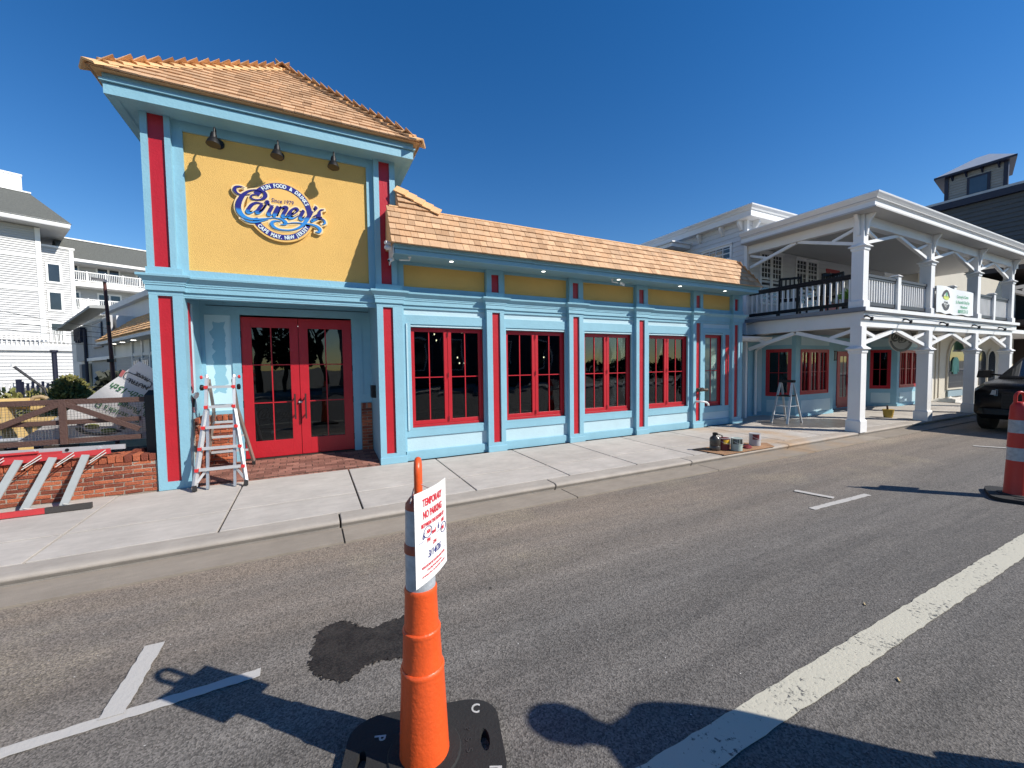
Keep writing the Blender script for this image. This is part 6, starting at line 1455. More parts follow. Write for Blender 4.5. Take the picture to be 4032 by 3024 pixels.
# ------------------------------------------------------------------ other side of the street (seen mirrored in the glass)
oh = thing('opposite_house', 'dark blue gabled house across the street, behind the camera', 'house', (7,-16,.1))
OB = paint('dark blue clapboard', (.02,.03,.06), .7)
obj('wall', MB().box(2.2,18.8,-22,-15.5,.1,5.0), OB, oh); obj('gable', MB().prism([(2.2,-15.5,5.0),(11.0,-15.5,5.0),(6.6,-15.5,8.2)], (0,-6.5,0)), OB, oh); obj('gable', MB().prism([(11.4,-15.5,5.0),(18.8,-15.5,5.0),(15.1,-15.5,7.8)], (0,-6.5,0)), OB, oh); obj('rake', MB().bar((11.3,-15.4,4.8),(15.1,-15.4,7.95),.2,.22).bar((19.0,-15.4,4.8),(15.1,-15.4,7.95),.2,.22), WSIDE, oh)
obj('rake', MB().bar((1.8,-15.4,4.8),(6.6,-15.4,8.35),.2,.22).bar((11.4,-15.4,4.8),(6.6,-15.4,8.35),.2,.22).bar((2,-15.4,5.0),(11.2,-15.4,5.0),.2,.2), WHITE, oh)
for x in (3.4,6.0,8.6,12.4,15.6): wn = obj('window', MB().box(x,x+1.2,-15.499,-15.4,1.2,3.4), WHITE, oh); obj('pane', MB().box(x+.12,x+1.08,-15.399,-15.38,1.3,3.3), FARGLASS, wn)
def bare_tree(x, y, h, seed, label):
    t = thing('tree', label, 'tree', (x,y,.05), 'trees across the street'); rr = random.Random(seed); mb = MB()
    def grow(p, d, L_, r, lv):
        q = p+d*L_; mb.tube([p, (p+q)/2+Vector((rr.uniform(-1,1),rr.uniform(-1,1),0))*L_*.05, q], [r, r*.85, r*.7], 5 if lv < 3 else 4, cap=False)
        if lv >= 5: return
        for _ in range(3 if lv < 4 else 2):
            e = (d+Vector((rr.uniform(-1,1),rr.uniform(-1,1),rr.uniform(-.2,.7)))*.75).normalized(); grow(q, e, L_*rr.uniform(.6,.8), r*.62, lv+1)
    grow(Vector((x,y,.05)), Vector((0,0,1)), h*.28, h*.028, 0); obj('trunk_and_branches', mb, paint('bark', (.06,.05,.04), .9, .2, 8, .3) if 'bark' not in bpy.data.materials else bpy.data.materials['bark'], t); return t
bare_tree(-2.5,-13.5,8.5,1,'leafless tree across the street left of the dark blue house'); bare_tree(.8,-14.5,7,2,'smaller leafless tree close to the dark blue house across the street'); bare_tree(-6.5,-15,7.5,3,'leafless tree farthest left across the street')
et = thing('evergreen_tree', 'dark round evergreen tree across the street', 'tree', (-1.2,-12.9,.05), 'trees across the street'); obj('trunk', MB().tube([(-1.2,-12.9,.05),(-1.2,-12.9,2.5)], .12, 8), bpy.data.materials['bark'], et)
leaf_clump('crown', et, [((-1.2,-12.9,3.0),(1.2,1.0,1.4)),((-.6,-12.9,2.4),(1,.9,.9))], 2600, .22, paint('dark evergreen leaf', (.02,.035,.012), .8, .3, 5, 0, per=.3), 12)
hd = thing('far_hedge', 'long scrubby hedge across the street', 'hedge', (30,-22,.05)); leaf_clump('foliage', hd, [((20.5+2.6*i,-24+1.1*math.sin(i*2.1),.7),(2.0,1.4,.95+.3*math.sin(i*1.7))) for i in range(14)], 6000, .4, bpy.data.materials['dark evergreen leaf'], 13)
# ------------------------------------------------------------------ traffic channelizers
ORANGE = paint('orange plastic', (.74,.095,.018), .38, .10, 7, .02, 70, grime=.35); ORANGE2 = paint('red orange plastic', (.46,.020,.012), .42, .06, 4, .015, 60)
SLEEVE = paint('scuffed reflective sleeve', (.36,.39,.42), .38, .28, 26, .02, 80, grime=.75)
def rbase(half_l, half_d, cut, n=6):
    P = []
    for sx_, sz_, a0 in ((1,1,0),(-1,1,90),(-1,-1,180),(1,-1,270)):
        for i in range(n+1):
            a = R(a0+90*i/n); P.append((sx_*(half_l-cut[0])+cut[0]*math.cos(a), sz_*(half_d-cut[1])+cut[1]*math.sin(a)))
    return P
def looper(x, y, rot, label, upper, cloudy=False):
    """tall tapered channelizer with stacked sections, loop handle and rubber base"""
    c = thing('channelizer_cone', label, 'traffic cone', (x,y,0))
    ca, sa = math.cos(rot), math.sin(rot)
    W = lambda a, b_, z: (x+a*ca-b_*sa, y+a*sa+b_*ca, z)
    out = rbase(.29,.20,(.13,.10)); hole = [(.225+.018*math.cos(R(k*30)), .0+.048*math.sin(R(k*30))) for k in range(12)]; hole2 = [(-p,q) for p,q in hole]
    bs_ = shape2d([out,hole,hole2], .036); obj('rubber_base', put(bs_, lambda a,b_,t: W(a,b_,.020+t)), RUBBER, c, bevel=.006)
    obj('collar', MB().lathe([(.135,.0385),(.13,.046),(.10,.048)], (x,y,0), 28), RUBBER, c, smooth=True)
    secs = [([(.091,.046),(.0895,.054),(.0775,.352),(.0785,.360),(.0795,.366),(.0785,.372),(.0735,.377)],0),([(.0725,.370),(.0715,.378),(.0665,.494),(.068,.502),(.069,.508),(.068,.514),(.0635,.518)],0),([(.0625,.512),(.0615,.520),(.0575,.640),(.0585,.650),(.0585,.662),(.056,.668),(.0515,.669)],0)]
    if upper == 'grey': secs += [([(.0535,.66),(.0515,.80)],1),([(.0555,.80),(.055,.825),(.050,.832)],2),([(.0505,.83),(.0485,.955)],1),([(.0485,.955),(.047,.972),(.034,.990),(.024,1.0)],2)]
    else: secs = [([(.092,.046),(.088,.06),(.077,.40)],0),([(.0775,.40),(.0745,.535)],1),([(.077,.536),(.072,.69)],0),([(.0725,.69),(.0695,.825)],1),([(.071,.826),(.064,.965),(.045,1.005),(.03,1.015)],0)]
    for pr, k in secs: obj('sleeve' if k == 1 else 'section', MB().lathe(pr, (x,y,0), 32), (ORANGE if upper == 'grey' else ORANGE2, SLEEVE, paint('worn red collar', (.33,.06,.025), .5, .2, 20, .02) if 'worn red collar' not in bpy.data.materials else bpy.data.materials['worn red collar'])[k], c, smooth=True)
    return c, W
c1, W1 = looper(.338,1.435,R(-15.5),'orange channelizer in the foreground with grey upper sleeves and a black rubber base','grey')
hv = Vector((.30,.954,0)); lp_ = []
for k in range(17): a = math.pi*k/16; lp_.append(Vector((.338,1.435,0))+hv*(-.034*math.cos(a))+Vector((0,0,1.085+.040*math.sin(a))))
lp_ = [Vector((.338,1.435,.985))-hv*.030]+lp_+[Vector((.338,1.435,.985))+hv*.030]
obj('loop_handle', MB().tube(lp_, .0125, 10), ORANGE, c1, smooth=True)
WP = paint('white stencil paint', (.45,.46,.44), .7, .2, 30, .02)
for ch, a, b_, r_, sz in (('C',.20,.125,-10,.062),('M',.225,-.125,-100,.062),('P',-.19,.09,-95,.06)):
    g = text_mesh(ch, sz, .0008, sx=.85, bold=.001); cr, sr = math.cos(R(r_)), math.sin(R(r_)); obj('stencil_letter', put(g, lambda p,q,t: W1(a+p*cr-q*sr, b_+p*sr+q*cr, .0392+t)), WP, c1)
for i, ch in enumerate('PSS'):
    g = text_mesh(ch, .032, .0012, sx=1.0, bold=.0005); cr, sr = math.cos(R(-80)), math.sin(R(-80)); obj('raised_letter', put(g, lambda p,q,t: W1(.152+p*cr-q*sr, .055-.045*i+p*sr+q*cr, .0392+t)), paint('scuffed rubber', (.028,.028,.028), .7) if 'scuffed rubber' not in bpy.data.materials else bpy.data.materials['scuffed rubber'], c1)
c2, W2 = looper(6.60,1.375,R(20),'orange and white striped channelizer at the right edge of the street','bands')
h2 = Vector((.85,-.52,0)); lp2 = [Vector((6.60,1.375,1.0))-h2*.042]+[Vector((6.60,1.375,1.065))+h2*(-.042*math.cos(math.pi*k/14))+Vector((0,0,.046*math.sin(math.pi*k/14))) for k in range(15)]+[Vector((6.60,1.375,1.0))+h2*.042]
obj('loop_handle', MB().tube(lp2, .015, 10), ORANGE2, c2, smooth=True)
# paper notices
PAPER = paint('white notice paper', (.80,.80,.79), .5, .02, 6, .01); RINK = paint('red print ink', (.62,.03,.05), .6, 0, 1, 0); PEN = paint('blue marker ink', (.02,.025,.18), .6, 0, 1, 0)
nt_ = thing('no_parking_notice', 'white paper notice in red print wired to the orange foreground cone', 'notice', (.378,1.395,.716))
nh = Vector((.71,.70,0)).normalized(); nn = Vector((.70,-.71,0)).normalized(); NC_ = Vector((.376,1.394,.876))
def NP(u, v, t=0):
    """u along the sheet (-.09.. .09), v up; curled round the cone"""
    k = -.9*u*u
    return NC_+nh*u+nn*(k+t+.006)+Vector((0,0,v))
g = MB(); nx, nz = 14, 16; vs = []
for t in (0,-.0012):
    for j in range(nz+1):
        for i in range(nx+1): vs.append(NP(-.108+.216*i/nx, -.16+.322*j/nz, t))
q = (nx+1)*(nz+1); fs = []
for j in range(nz):
    for i in range(nx): a = j*(nx+1)+i; fs += [(a,a+1,a+nx+2,a+nx+1),(q+a,q+a+nx+1,q+a+nx+2,q+a+1)]
g.add(vs, fs); obj('sheet', g, PAPER, nt_, smooth=True)
def ntxt(s, size, u, v, m, sx=.8, shear=0, ang=0, bold=.0006):
    mb = text_mesh(s, size, .0002, sx=sx, shear=shear, bold=bold); c, si = math.cos(ang), math.sin(ang)
    obj('lettering', put(mb, lambda a,b_,t: NP((u+a*c-b_*si)*1.05, v+a*si+b_*c, .0012+t)), m, nt_)
ntxt('TEMPORARY', .036, -.003, .108, RINK, .60, bold=.0012); ntxt('NO PARKING', .036, -.003, .066, RINK, .56, bold=.0012); ntxt('BETWEEN THE HOURS OF', .0185, 0, .036, RINK, .68, bold=.0008)
ntxt('6', .03, -.064, -.004, PEN, .8, .2); ntxt('AM', .019, -.036, .008, RINK); ntxt('PM', .019, -.036, -.022, RINK); ntxt('and', .022, -.003, -.004, RINK); ntxt('6', .03, .028, -.001, PEN, .8, .2); ntxt('AM', .019, .063, .012, RINK); ntxt('PM', .019, .063, -.018, RINK)
ntxt('ON', .018, 0, -.042, RINK); ntxt('3/14/26', .034, 0, -.078, PEN, .8, .25)
ntxt('VEHICLES MAY BE TICKETED AND TOWED', .0115, 0, -.106, RINK, .68, bold=.0003); ntxt('Cape May Police Department', .0105, 0, -.121, RINK, .75, bold=.0002); ntxt('643 Washington Street - Cape May NJ 08204 - 609 884 9500', .0085, 0, -.136, RINK, .7, bold=.0001)
def pen(loop, r_=.0011, closed=True): obj('pen_mark', MB().tube([NP(u*1.15,v,.0016) for u,v in loop], r_, 5, closed=closed, cap=not closed), PEN, nt_)
pen([(-.036+.021*math.cos(a*.3927), .014+.019*math.sin(a*.3927)) for a in range(16)]); pen([(.063+.021*math.cos(a*.3927), -.012+.018*math.sin(a*.3927)) for a in range(16)])
pen([(-.082,-.012),(-.055,-.011)], .0007, False); pen([(.012,-.010),(.042,-.009)], .0007, False); pen([(-.06,-.089),(.075,-.088)], .0007, False)
obj('wire_tie', MB().tube([NP(-.02,.158,0), Vector((.328,1.425,1.05)), Vector((.318,1.43,1.02)), Vector((.30,1.40,.985))], .0022, 6), paint('clear tie', (.45,.40,.36), .3), nt_)
n2 = thing('second_notice', 'white notice sheet hanging on the striped channelizer at the right edge', 'notice', (6.72,1.30,.72)); obj('sheet', MB().hexa([(6.63,1.272,.74),(6.88,1.318,.74),(6.88,1.321,.74),(6.63,1.275,.74),(6.63,1.285,1.01),(6.88,1.330,1.01),(6.88,1.333,1.01),(6.63,1.288,1.01)]), PAPER, n2)
# ------------------------------------------------------------------ painter's things on the sidewalk
mt = obj('cardboard_mat', MB().prism([(5.42,4.42,.086),(5.50,3.93,.079),(6.75,3.93,.079),(6.92,4.16,.083),(6.55,4.36,.086)], (0,0,.009)), paint('stained cardboard', (.34,.19,.10), .9, .3, 7, .1, grime=.8))
tag(mt, 'flat brown cardboard drop mat near the kerb under the paint cans', 'mat')
bz = .095
def can(name, x, y, r, h, label, m1, m2, cat='paint can', band=None, extra=None):
    t = thing(name, label, cat, (x,y,bz))
    obj('body', MB().lathe([(r,0),(r,h)], (x,y,bz), 24), m1, t, smooth=True); obj('rim', MB().lathe([(r*1.03,h*.97),(r*1.05,h),(r*.92,h*1.01),(r*.88,h*.97)], (x,y,bz), 24), ALU, t, smooth=True); obj('lid', MB().lathe([(r*.87,h*.972),(.001,h*.975)], (x,y,bz), 20), m2, t)
    if band:
        for (a0,a1,z0,z1,m) in band:
            mb = MB(); n = 10; vs = []
            for k in range(n+1): a = R(a0+(a1-a0)*k/n); vs += [(x+r*1.006*math.cos(a),y+r*1.006*math.sin(a),bz+z0),(x+r*1.006*math.cos(a),y+r*1.006*math.sin(a),bz+z1)]
            mb.add(vs, [(2*k,2*k+2,2*k+3,2*k+1) for k in range(n)]); obj('label_print', mb, m, t)
    obj('wire_handle', MB().tube([(x+r*1.05*math.cos(a),y+r*1.05*math.sin(a)-(.01),bz+h*(.8-.25*math.sin((a-math.pi)))) for a in [math.pi+math.pi*k/10 for k in range(11)]], .0025, 5), ALU, t)
    return t
MAR = paint('maroon label', (.14,.015,.02), .5, .1, 8, 0); YLB = paint('yellow label', (.75,.45,.03), .5, .05, 8, 0); WLB = paint('white label', (.6,.6,.6), .5, .1, 8, 0)
can('paint_can', 5.80,4.155,.088,.185, 'square maroon and yellow paint can beside the dark jug', MAR, DARK, band=[(215,290,.10,.165,YLB),(300,360,.09,.18,WLB)])
can('paint_bucket', 5.92,4.02,.082,.19, 'small pale green bucket with black upper half in front of the maroon can', paint('pale green bucket', (.34,.42,.38), .5, .12, 8, 0), DARK, 'bucket', band=[(180,360,.105,.185,BLACK)])
can('paint_can', 6.55,4.13,.085,.195, 'grey and maroon paint can standing alone nearest the porch', paint('grey can label', (.42,.42,.43), .4, .1, 8, 0), WLB, band=[(190,260,.10,.185,MAR),(300,340,.02,.16,WLB)])
jg = thing('water_jug', 'dark smoky plastic jug with black cap on the cardboard mat', 'jug', (5.66,4.20,bz)); obj('body', MB().lathe([(.078,0),(.082,.01),(.080,.06),(.074,.07),(.078,.08),(.080,.17),(.070,.20),(.04,.222),(.034,.235)], (5.66,4.20,bz), 24), paint('smoky plastic', (.055,.05,.045), .25, .2, 9, 0), jg, smooth=True); obj('cap', MB().lathe([(.038,.2355),(.038,.27),(.02,.275)], (5.66,4.20,bz), 14), BLACK, jg); obj('handle', MB().tube([(5.69,4.17,bz+.25),(5.74,4.14,bz+.23),(5.745,4.14,bz+.19)], .01, 6), BLACK, jg)
rg_ = thing('red_rag', 'dark red paint rag bunched up on the cardboard mat', 'rag', (6.24,4.05,bz)); mb = MB(); rr = random.Random(2)
rgp = [(.10*math.cos(a*.5236)*rr.uniform(.7,1.1),.07*math.sin(a*.5236)*rr.uniform(.7,1.1)) for a in range(12)]
mb.add([(6.24+p,4.05+q_,bz) for p,q_ in rgp]+[(6.24+p*.7,4.05+q_*.7,bz+rr.uniform(.02,.05)) for p,q_ in rgp]+[(6.24,4.05,bz+.03)], [(i,(i+1)%12,12+(i+1)%12,12+i) for i in range(12)]+[(12+i,12+(i+1)%12,24) for i in range(12)]); obj('cloth', mb, paint('dark red cloth', (.16,.008,.012), .8, .2, 15, .1), rg_, smooth=True)
tb_ = thing('caulk_tube', 'white and red upright tube behind the red rag', 'tube', (6.22,4.15,bz)); obj('tube', MB().lathe([(.025,0),(.025,.13),(.01,.15)], (6.22,4.15,bz), 14), paint('white tube', (.6,.55,.55), .5, .1, 9, 0), tb_, smooth=True); obj('label_band', MB().lathe([(.0256,.05),(.0256,.09)], (6.22,4.15,bz), 14), MAR, tb_)
# small stepladder under the porch
sl3 = thing('step_ladder', 'small aluminium stepladder with black top standing under the white porch', 'ladder', (9.6,5.3,.1))
fz = .094
for y0, y1 in ((5.50,5.455),(5.16,5.205)):
    obj('rail', MB().bar((9.31,y0,fz),(9.555,y1,1.0),.045,.022), ALU, sl3); obj('rear_rail', MB().bar((9.865,y0,fz),(9.60,y1,.98),.04,.018), ALU, sl3)
    obj('spreader', MB().bar((9.40,y0-.01 if y0 > 5.3 else y0+.01,.48),(9.77,y0-.01 if y0 > 5.3 else y0+.01,.48),.01,.012), ALU, sl3)
obj('top_cap', MB().box(9.53,9.63,5.17,5.49,1.0,1.055), RUBBER, sl3, bevel=.01); obj('platform', MB().box(9.44,9.72,5.19,5.47,.69,.715), RUBBER, sl3, bevel=.006)
for t in (.2,.42): obj('step', MB().box(9.31+.245*t-.03,9.31+.245*t+.045,5.19,5.47,fz+.906*t-.008,fz+.906*t+.008), ALU, sl3)
obj('rear_bar', MB().bar((9.835,5.18,.22),(9.835,5.48,.22),.012,.02), ALU, sl3)
dc = thing('drop_cloth', 'white crumpled drop cloth on the sidewalk in front of the cream wall', 'cloth', (19.2,5.3,.1)); mb = MB(); rr = random.Random(5); nx, ny = 16, 6; vs = [(18.2+2.2*i/nx+rr.uniform(-.05,.05),4.95+.75*j/ny+rr.uniform(-.04,.04),.102+(0 if i in (0,nx) or j in (0,ny) else rr.uniform(.01,.13))) for j in range(ny+1) for i in range(nx+1)]
mb.add(vs, [(j*(nx+1)+i,j*(nx+1)+i+1,(j+1)*(nx+1)+i+1,(j+1)*(nx+1)+i) for j in range(ny) for i in range(nx)]); obj('cloth', mb, paint('canvas', (.62,.60,.56), .9, .1, 8, .05), dc, smooth=True)
YBX, YBY = 12.50, 4.62
yb = thing('yellow_bucket', 'yellow bucket with a brush sticking out beside the second porch post', 'bucket', (12.50,4.62,.09)); obj('pail', MB().lathe([(.085,0),(.11,.18),(.115,.19)], (YBX,YBY,.09), 18), paint('ochre bucket', (.42,.28,.05), .6), yb, smooth=True); obj('brush', MB().bar((YBX-.03,YBY,.24),(YBX-.12,YBY-.02,.38),.035,.018), BROWN, yb)
# ------------------------------------------------------------------ black pickup at the kerb
sv = thing('parked_car', 'black sport utility truck parked at the kerb under the porch end, facing left', 'car', (14.2,2.15,0))
CARP = paint('black car paint', (.004,.004,.005), .22, .05, 1, 0, spec=.22); CARG = paint('dark car glass', (.01,.012,.013), .03, .1, 1, 0, spec=.8); HLENS = paint('clear headlight lens', (.34,.36,.37), .12, .2, 12, 0); CHR = paint('chrome', (.6,.6,.62), .12, 0, 1, 0, metal=1); TYRE = paint('tyre rubber', (.012,.012,.012), .85, .1, 20, .05)
CYc, CX0 = 2.28, 12.02
def cs_(name, mb, m, parent=sv, **k): return obj(name, mb, m, parent, **k)
# lengthwise sections: x, half width at sill/belt, z bottom, z belt, z top, half width at top
def loft(secs, m, name, bev=.03):
    mb = MB(); vs = []; ring_ = None
    for (x, ys) in secs:
        ring_ = ys; vs += [(CX0+x, CYc+a, z) for a, z in ys]
    n = len(ring_); fs = []
    for i in range(len(secs)-1): fs += [(i*n+j, i*n+(j+1)%n, (i+1)*n+(j+1)%n, (i+1)*n+j) for j in range(n)]
    fs += [tuple(range(n)), tuple((len(secs)-1)*n+j for j in range(n-1,-1,-1))]
    mb.add(vs, fs); o = cs_(name, mb, m, smooth=True); return o
def sec(w0, w1, zb, zs, zt, wt): return [(-w0,zb),(-w1,zb+.12),(-w1,zs),(-wt,zt),(wt,zt),(w1,zs),(w1,zb+.12),(w0,zb)]
loft([(0.0,sec(.62,.74,.34,.74,.86,.60)),(.06,sec(.72,.83,.28,.80,.93,.70)),(.28,sec(.78,.88,.26,.86,.985,.76)),(1.15,sec(.80,.90,.26,.92,1.04,.80)),(1.45,sec(.80,.90,.26,.94,1.06,.80)),(4.3,sec(.80,.90,.26,.94,1.06,.82)),(4.45,sec(.76,.86,.3,.92,1.0,.78))], CARP, 'body')
loft([(1.25,[(-.79,1.05),(-.80,1.06),(-.79,1.07),(.79,1.07),(.80,1.06),(.79,1.05)]),(1.95,[(-.80,1.05),(-.80,1.2),(-.63,1.475),(.63,1.475),(.80,1.2),(.80,1.05)]),(2.3,[(-.80,1.05),(-.80,1.2),(-.62,1.53),(.62,1.53),(.80,1.2),(.80,1.05)]),(4.0,[(-.80,1.05),(-.80,1.2),(-.62,1.52),(.62,1.52),(.80,1.2),(.80,1.05)]),(4.4,[(-.78,1.05),(-.78,1.15),(-.66,1.2),(.66,1.2),(.78,1.15),(.78,1.05)])], CARP, 'cabin')
cs_('windshield', MB().hexa([(CX0+1.30,CYc-.70,1.10),(CX0+1.30,CYc+.70,1.10),(CX0+1.32,CYc+.70,1.09),(CX0+1.32,CYc-.70,1.09),(CX0+1.915,CYc-.585,1.462),(CX0+1.915,CYc+.585,1.462),(CX0+1.93,CYc+.585,1.455),(CX0+1.93,CYc-.585,1.455)]), CARG)
for s in (-1,1): cs_('side_window', MB().hexa([(CX0+1.75,CYc+s*.802,1.13),(CX0+3.9,CYc+s*.802,1.13),(CX0+3.9,CYc+s*.78,1.13),(CX0+1.75,CYc+s*.78,1.13),(CX0+2.1,CYc+s*.655,1.45),(CX0+3.8,CYc+s*.655,1.45),(CX0+3.8,CYc+s*.62,1.45),(CX0+2.1,CYc+s*.62,1.45)]), CARG)
cs_('grille', MB().box(CX0-.015,CX0+.03,CYc-.45,CYc+.45,.50,.78), BLACK)
for k in range(4): cs_('grille_bar', MB().box(CX0-.024,CX0-.016,CYc-.44,CYc+.44,.53+.065*k,.545+.065*k), DARK)
for s in (-1,1):
    hl = cs_('headlight', MB().hexa([(CX0-.02,CYc+s*.50,.74),(CX0+.10,CYc+s*.84,.75),(CX0+.2,CYc+s*.84,.75),(CX0+.1,CYc+s*.5,.74),(CX0-.01,CYc+s*.50,.87),(CX0+.12,CYc+s*.835,.88),(CX0+.2,CYc+s*.82,.88),(CX0+.1,CYc+s*.5,.87)]), CHR); cs_('lens', MB().hexa([(CX0-.035,CYc+s*.52,.76),(CX0+.085,CYc+s*.83,.77),(CX0+.095,CYc+s*.83,.77),(CX0-.025,CYc+s*.52,.76),(CX0-.025,CYc+s*.52,.85),(CX0+.105,CYc+s*.825,.86),(CX0+.115,CYc+s*.825,.86),(CX0-.015,CYc+s*.52,.85)]), HLENS, hl)
    cs_('fog_light', MB().lathe([(.05,0),(.05,.015)], (CX0+.03,CYc+s*.60,.46), 14, axis=(-1,0,0)), CHR)
    m = MB(); m.hexa([(CX0+1.46,CYc+s*.95,1.05),(CX0+1.46,CYc+s*1.17,1.05),(CX0+1.62,CYc+s*1.17,1.05),(CX0+1.62,CYc+s*.95,1.05),(CX0+1.46,CYc+s*.95,1.22),(CX0+1.46,CYc+s*1.15,1.21),(CX0+1.62,CYc+s*1.15,1.21),(CX0+1.62,CYc+s*.95,1.22)]); m.bar((CX0+1.58,CYc+s*.80,1.10),(CX0+1.58,CYc+s*.96,1.12),.05,.04); cs_('side_mirror', m, CARP, bevel=.012)
    for xw in (.78,3.55):
        yw = CYc+s*.80; wh = cs_('wheel', MB().lathe([(.10,-.11),(.29,-.10),(.315,-.08),(.315,.08),(.29,.10),(.10,.11)], (CX0+xw,yw,.315), 32, axis=(0,s,0)), TYRE, smooth=True); cs_('rim', MB().lathe([(.20,.105),(.205,.112),(.12,.118),(.05,.125)], (CX0+xw,yw,.315), 24, axis=(0,s,0)), CHR, wh, smooth=True)
cs_('bumper', MB().hexa([(CX0-.08,CYc-.66,.36),(CX0-.08,CYc+.66,.36),(CX0+.1,CYc+.84,.36),(CX0+.1,CYc-.84,.36),(CX0-.06,CYc-.68,.50),(CX0-.06,CYc+.68,.50),(CX0+.1,CYc+.85,.50),(CX0+.1,CYc-.85,.50)]), CARP, bevel=.02)
cs_('license_plate', MB().box(CX0-.098,CX0-.081,CYc-.16,CYc+.16,.455,.475), CHR); cs_('wheel_arch_trim', MB().box(CX0+.42,CX0+1.14,CYc+.885,CYc+.915,.62,.68).box(CX0+.42,CX0+1.14,CYc-.915,CYc-.885,.62,.68), RUBBER)
# ------------------------------------------------------------------ bystander just outside the frame (casts the shadow on the road)
pe = thing('person', 'standing person in dark jacket and jeans holding a bag, right of the camera', 'person', (2.42,-.20,0))
SD = Vector((math.sin(R(SUN_AZ)), math.cos(R(SUN_AZ)), 0)); LT = Vector((-SD.y, SD.x, 0))     # faces the sun; LT = its left
def Q(l, f, z): v = Vector((2.42,-.20,0))+LT*l+SD*f; return (v.x, v.y, z)
J = {}; vs = []; rad = []; ed = []
def jt(n, l, f, z, r, par=None):
    J[n] = len(vs); vs.append(Q(l,f,z)); rad.append(r)
    if par: ed.append((J[par], J[n]))
jt('pelvis',0,0,.95,(.155,.12)); jt('belly',0,.01,1.10,(.145,.11),'pelvis'); jt('chest',0,0,1.30,(.165,.115),'belly'); jt('neckb',0,-.01,1.46,(.085,.075),'chest'); jt('neck',0,.0,1.53,(.055,.055),'neckb'); jt('jaw',0,.015,1.59,(.066,.08),'neck'); jt('skull',0,.01,1.665,(.078,.095),'jaw'); jt('crown',0,0,1.70,(.05,.06),'skull')
for s, n in ((1,'l'),(-1,'r')):
    jt('sh'+n,.175*s,-.01,1.42,(.062,.062),'chest'); jt('el'+n,.235*s,-.02,1.14,(.046,.046),'sh'+n); jt('wr'+n,.24*s,.05,.90,(.032,.032),'el'+n); jt('pa'+n,.243*s,.06,.82,(.036,.02),'wr'+n)
    for k, (o_, L_) in enumerate(((-.022,.07),(-.007,.08),(.008,.075),(.022,.058))): jt('f%d'%k+n,.243*s,.06+o_,.78,(.009,.009),'pa'+n); jt('g%d'%k+n,.236*s,.065+o_,.78-L_,(.008,.008),'f%d'%k+n)
    jt('th'+n,.225*s,.098,.80,(.010,.010),'pa'+n)
    jt('hp'+n,.09*s,0,.88,(.095,.10),'pelvis'); jt('kn'+n,.105*s,.015,.50,(.065,.065),'hp'+n); jt('an'+n,.115*s,-.01,.10,(.045,.05),'kn'+n); jt('he'+n,.118*s,-.03,.035,(.038,.035),'an'+n); jt('to'+n,.13*s,.15,.03,(.040,.028),'he'+n)
me = bpy.data.meshes.new('body'); c_ = Vector((2.42,-.20,0)); me.from_pydata([Vector(v)-c_ for v in vs], ed, []); bo = link_mesh('body', me, pe, c_)
md = bo.modifiers.new('skin','SKIN'); sk = me.skin_vertices[0].data
for i, r_ in enumerate(rad): sk[i].radius = r_; sk[i].use_root = (i == 0)
bo.modifiers.new('sub','SUBSURF').levels = 2; bo.modifiers['sub'].render_levels = 2
ev_ = bo.evaluated_get(bpy.context.evaluated_depsgraph_get()); nm = bpy.data.meshes.new_from_object(ev_); bo.modifiers.clear(); bo.data = nm; bpy.data.meshes.remove(me); nm.name = 'body'
for m in (paint('skin', (.55,.32,.23), .6), paint('dark jacket cloth', (.03,.035,.05), .85, .1, 9, .1), paint('blue jeans', (.05,.07,.13), .85, .1, 9, .1), paint('brown shoes', (.06,.035,.02), .6)): nm.materials.append(m)
for p in nm.polygons:
    z = p.center.z; lat = abs(p.center.xy.dot(LT.xy)); p.use_smooth = True
    p.material_index = 0 if z > 1.52 or (lat > .19 and z < .90 and z > .6) else 1 if z > .86 else 3 if z < .07 else 2
hr = MB(); hr.lathe([(.05,.02),(.090,.03),(.097,.09),(.078,.13),(.03,.15)], Q(0,-.012,1.60), 18); obj('hair', hr, paint('dark hair', (.03,.02,.012), .7, .2, 30, .2), pe, smooth=True)
hd_ = Vector(Q(0,.10,1.655)); fx = MB(); fx.hexa([Q(-.014,.085,1.625),Q(.014,.085,1.625),Q(.014,.07,1.625),Q(-.014,.07,1.625),Q(-.007,.10,1.628),Q(.007,.10,1.628),Q(.006,.085,1.675),Q(-.006,.085,1.675)]); obj('nose', fx, nm.materials[0], pe)
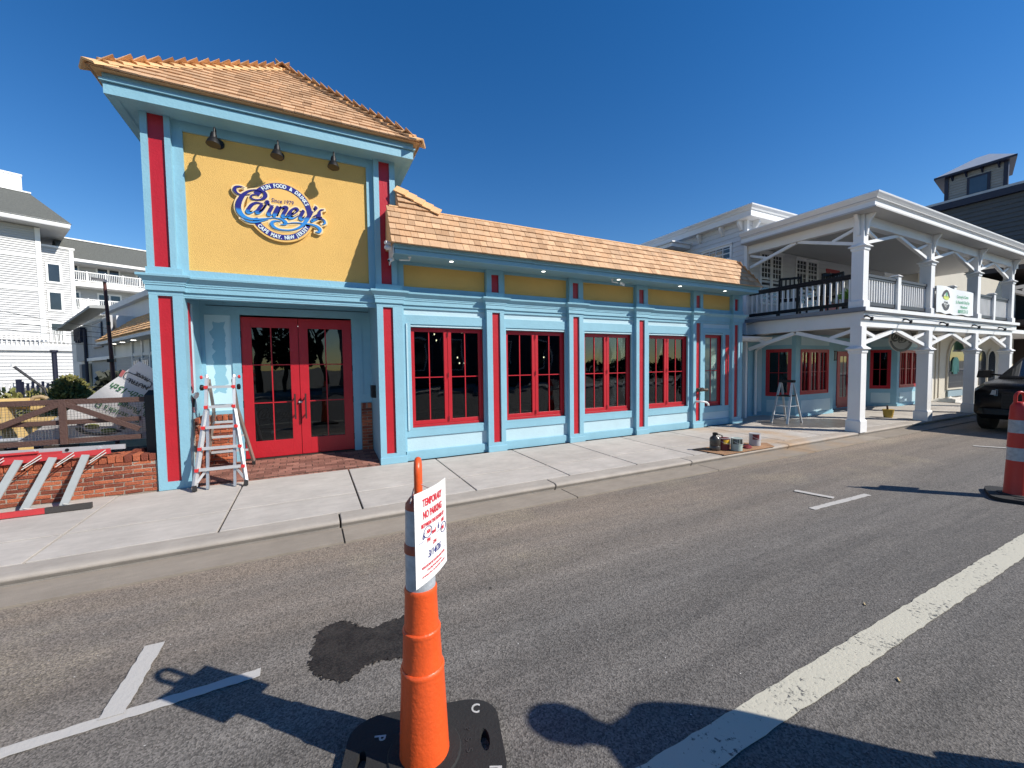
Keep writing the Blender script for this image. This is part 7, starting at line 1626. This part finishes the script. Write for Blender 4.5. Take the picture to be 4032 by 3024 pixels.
for s in (-1,1): obj('eye', MB().lathe([(.002,.0),(.011,.004),(.002,.008)], Q(.03*s,.083,1.672), 10, axis=SD), paint('eye', (.05,.04,.03), .2), pe); obj('ear', MB().lathe([(.012,-.008),(.024,0),(.012,.008)], Q(.077*s,-.005,1.655), 10, axis=LT), nm.materials[0], pe)
obj('mouth', MB().bar(Q(-.022,.090,1.60),Q(.022,.090,1.60),.008,.006), paint('lips', (.35,.12,.10), .6), pe)
ct = MB(); n = 20; rings = [(.42,.27,.16),(.80,.262,.14),(1.05,.255,.13),(1.25,.235,.135),(1.38,.215,.12),(1.45,.15,.09),(1.50,.075,.07)]; vs = []
for z, a_, b_2 in rings: vs += [Q(a_*math.cos(2*math.pi*k/n), b_2*math.sin(2*math.pi*k/n)-.005, z) for k in range(n)]
ct.add(vs, [(i*n+k, i*n+(k+1)%n, (i+1)*n+(k+1)%n, (i+1)*n+k) for i in range(len(rings)-1) for k in range(n)]); obj('coat', ct, nm.materials[1], pe, smooth=True)
bg_ = thing('shoulder_bag', 'dark cloth bag carried in the hand of the person right of the camera', 'bag', Q(.25,.05,.36)); mb = MB(); mb.hexa([Q(.17,-.06,.36),Q(.34,-.06,.36),Q(.34,.16,.36),Q(.17,.16,.36),Q(.20,-.05,.62),Q(.30,-.05,.62),Q(.30,.15,.62),Q(.20,.15,.62)]); obj('sack', mb, paint('dark bag cloth', (.04,.04,.045), .85), bg_, bevel=.02); obj('strap', MB().tube([Q(.25,-.02,.62),Q(.243,.02,.76),Q(.243,.06,.785),Q(.243,.10,.76),Q(.25,.12,.62)], .008, 6), BLACK, bg_)
# litter on the asphalt
for (x,y,l) in ((2.92,1.16,'tan cigarette end on the asphalt above the white lane line'),(2.35,.80,'pale wood chip on the asphalt below the white lane line'),(3.35,.62,'long pale wood splinter on the asphalt at the right')):
    tag(obj('litter', MB().bar((x,y,.004),(x+.018,y+.014,.005),.006,.006), paint('litter tan', (.55,.42,.22), .8) if 'litter tan' not in bpy.data.materials else bpy.data.materials['litter tan']), l, 'litter')
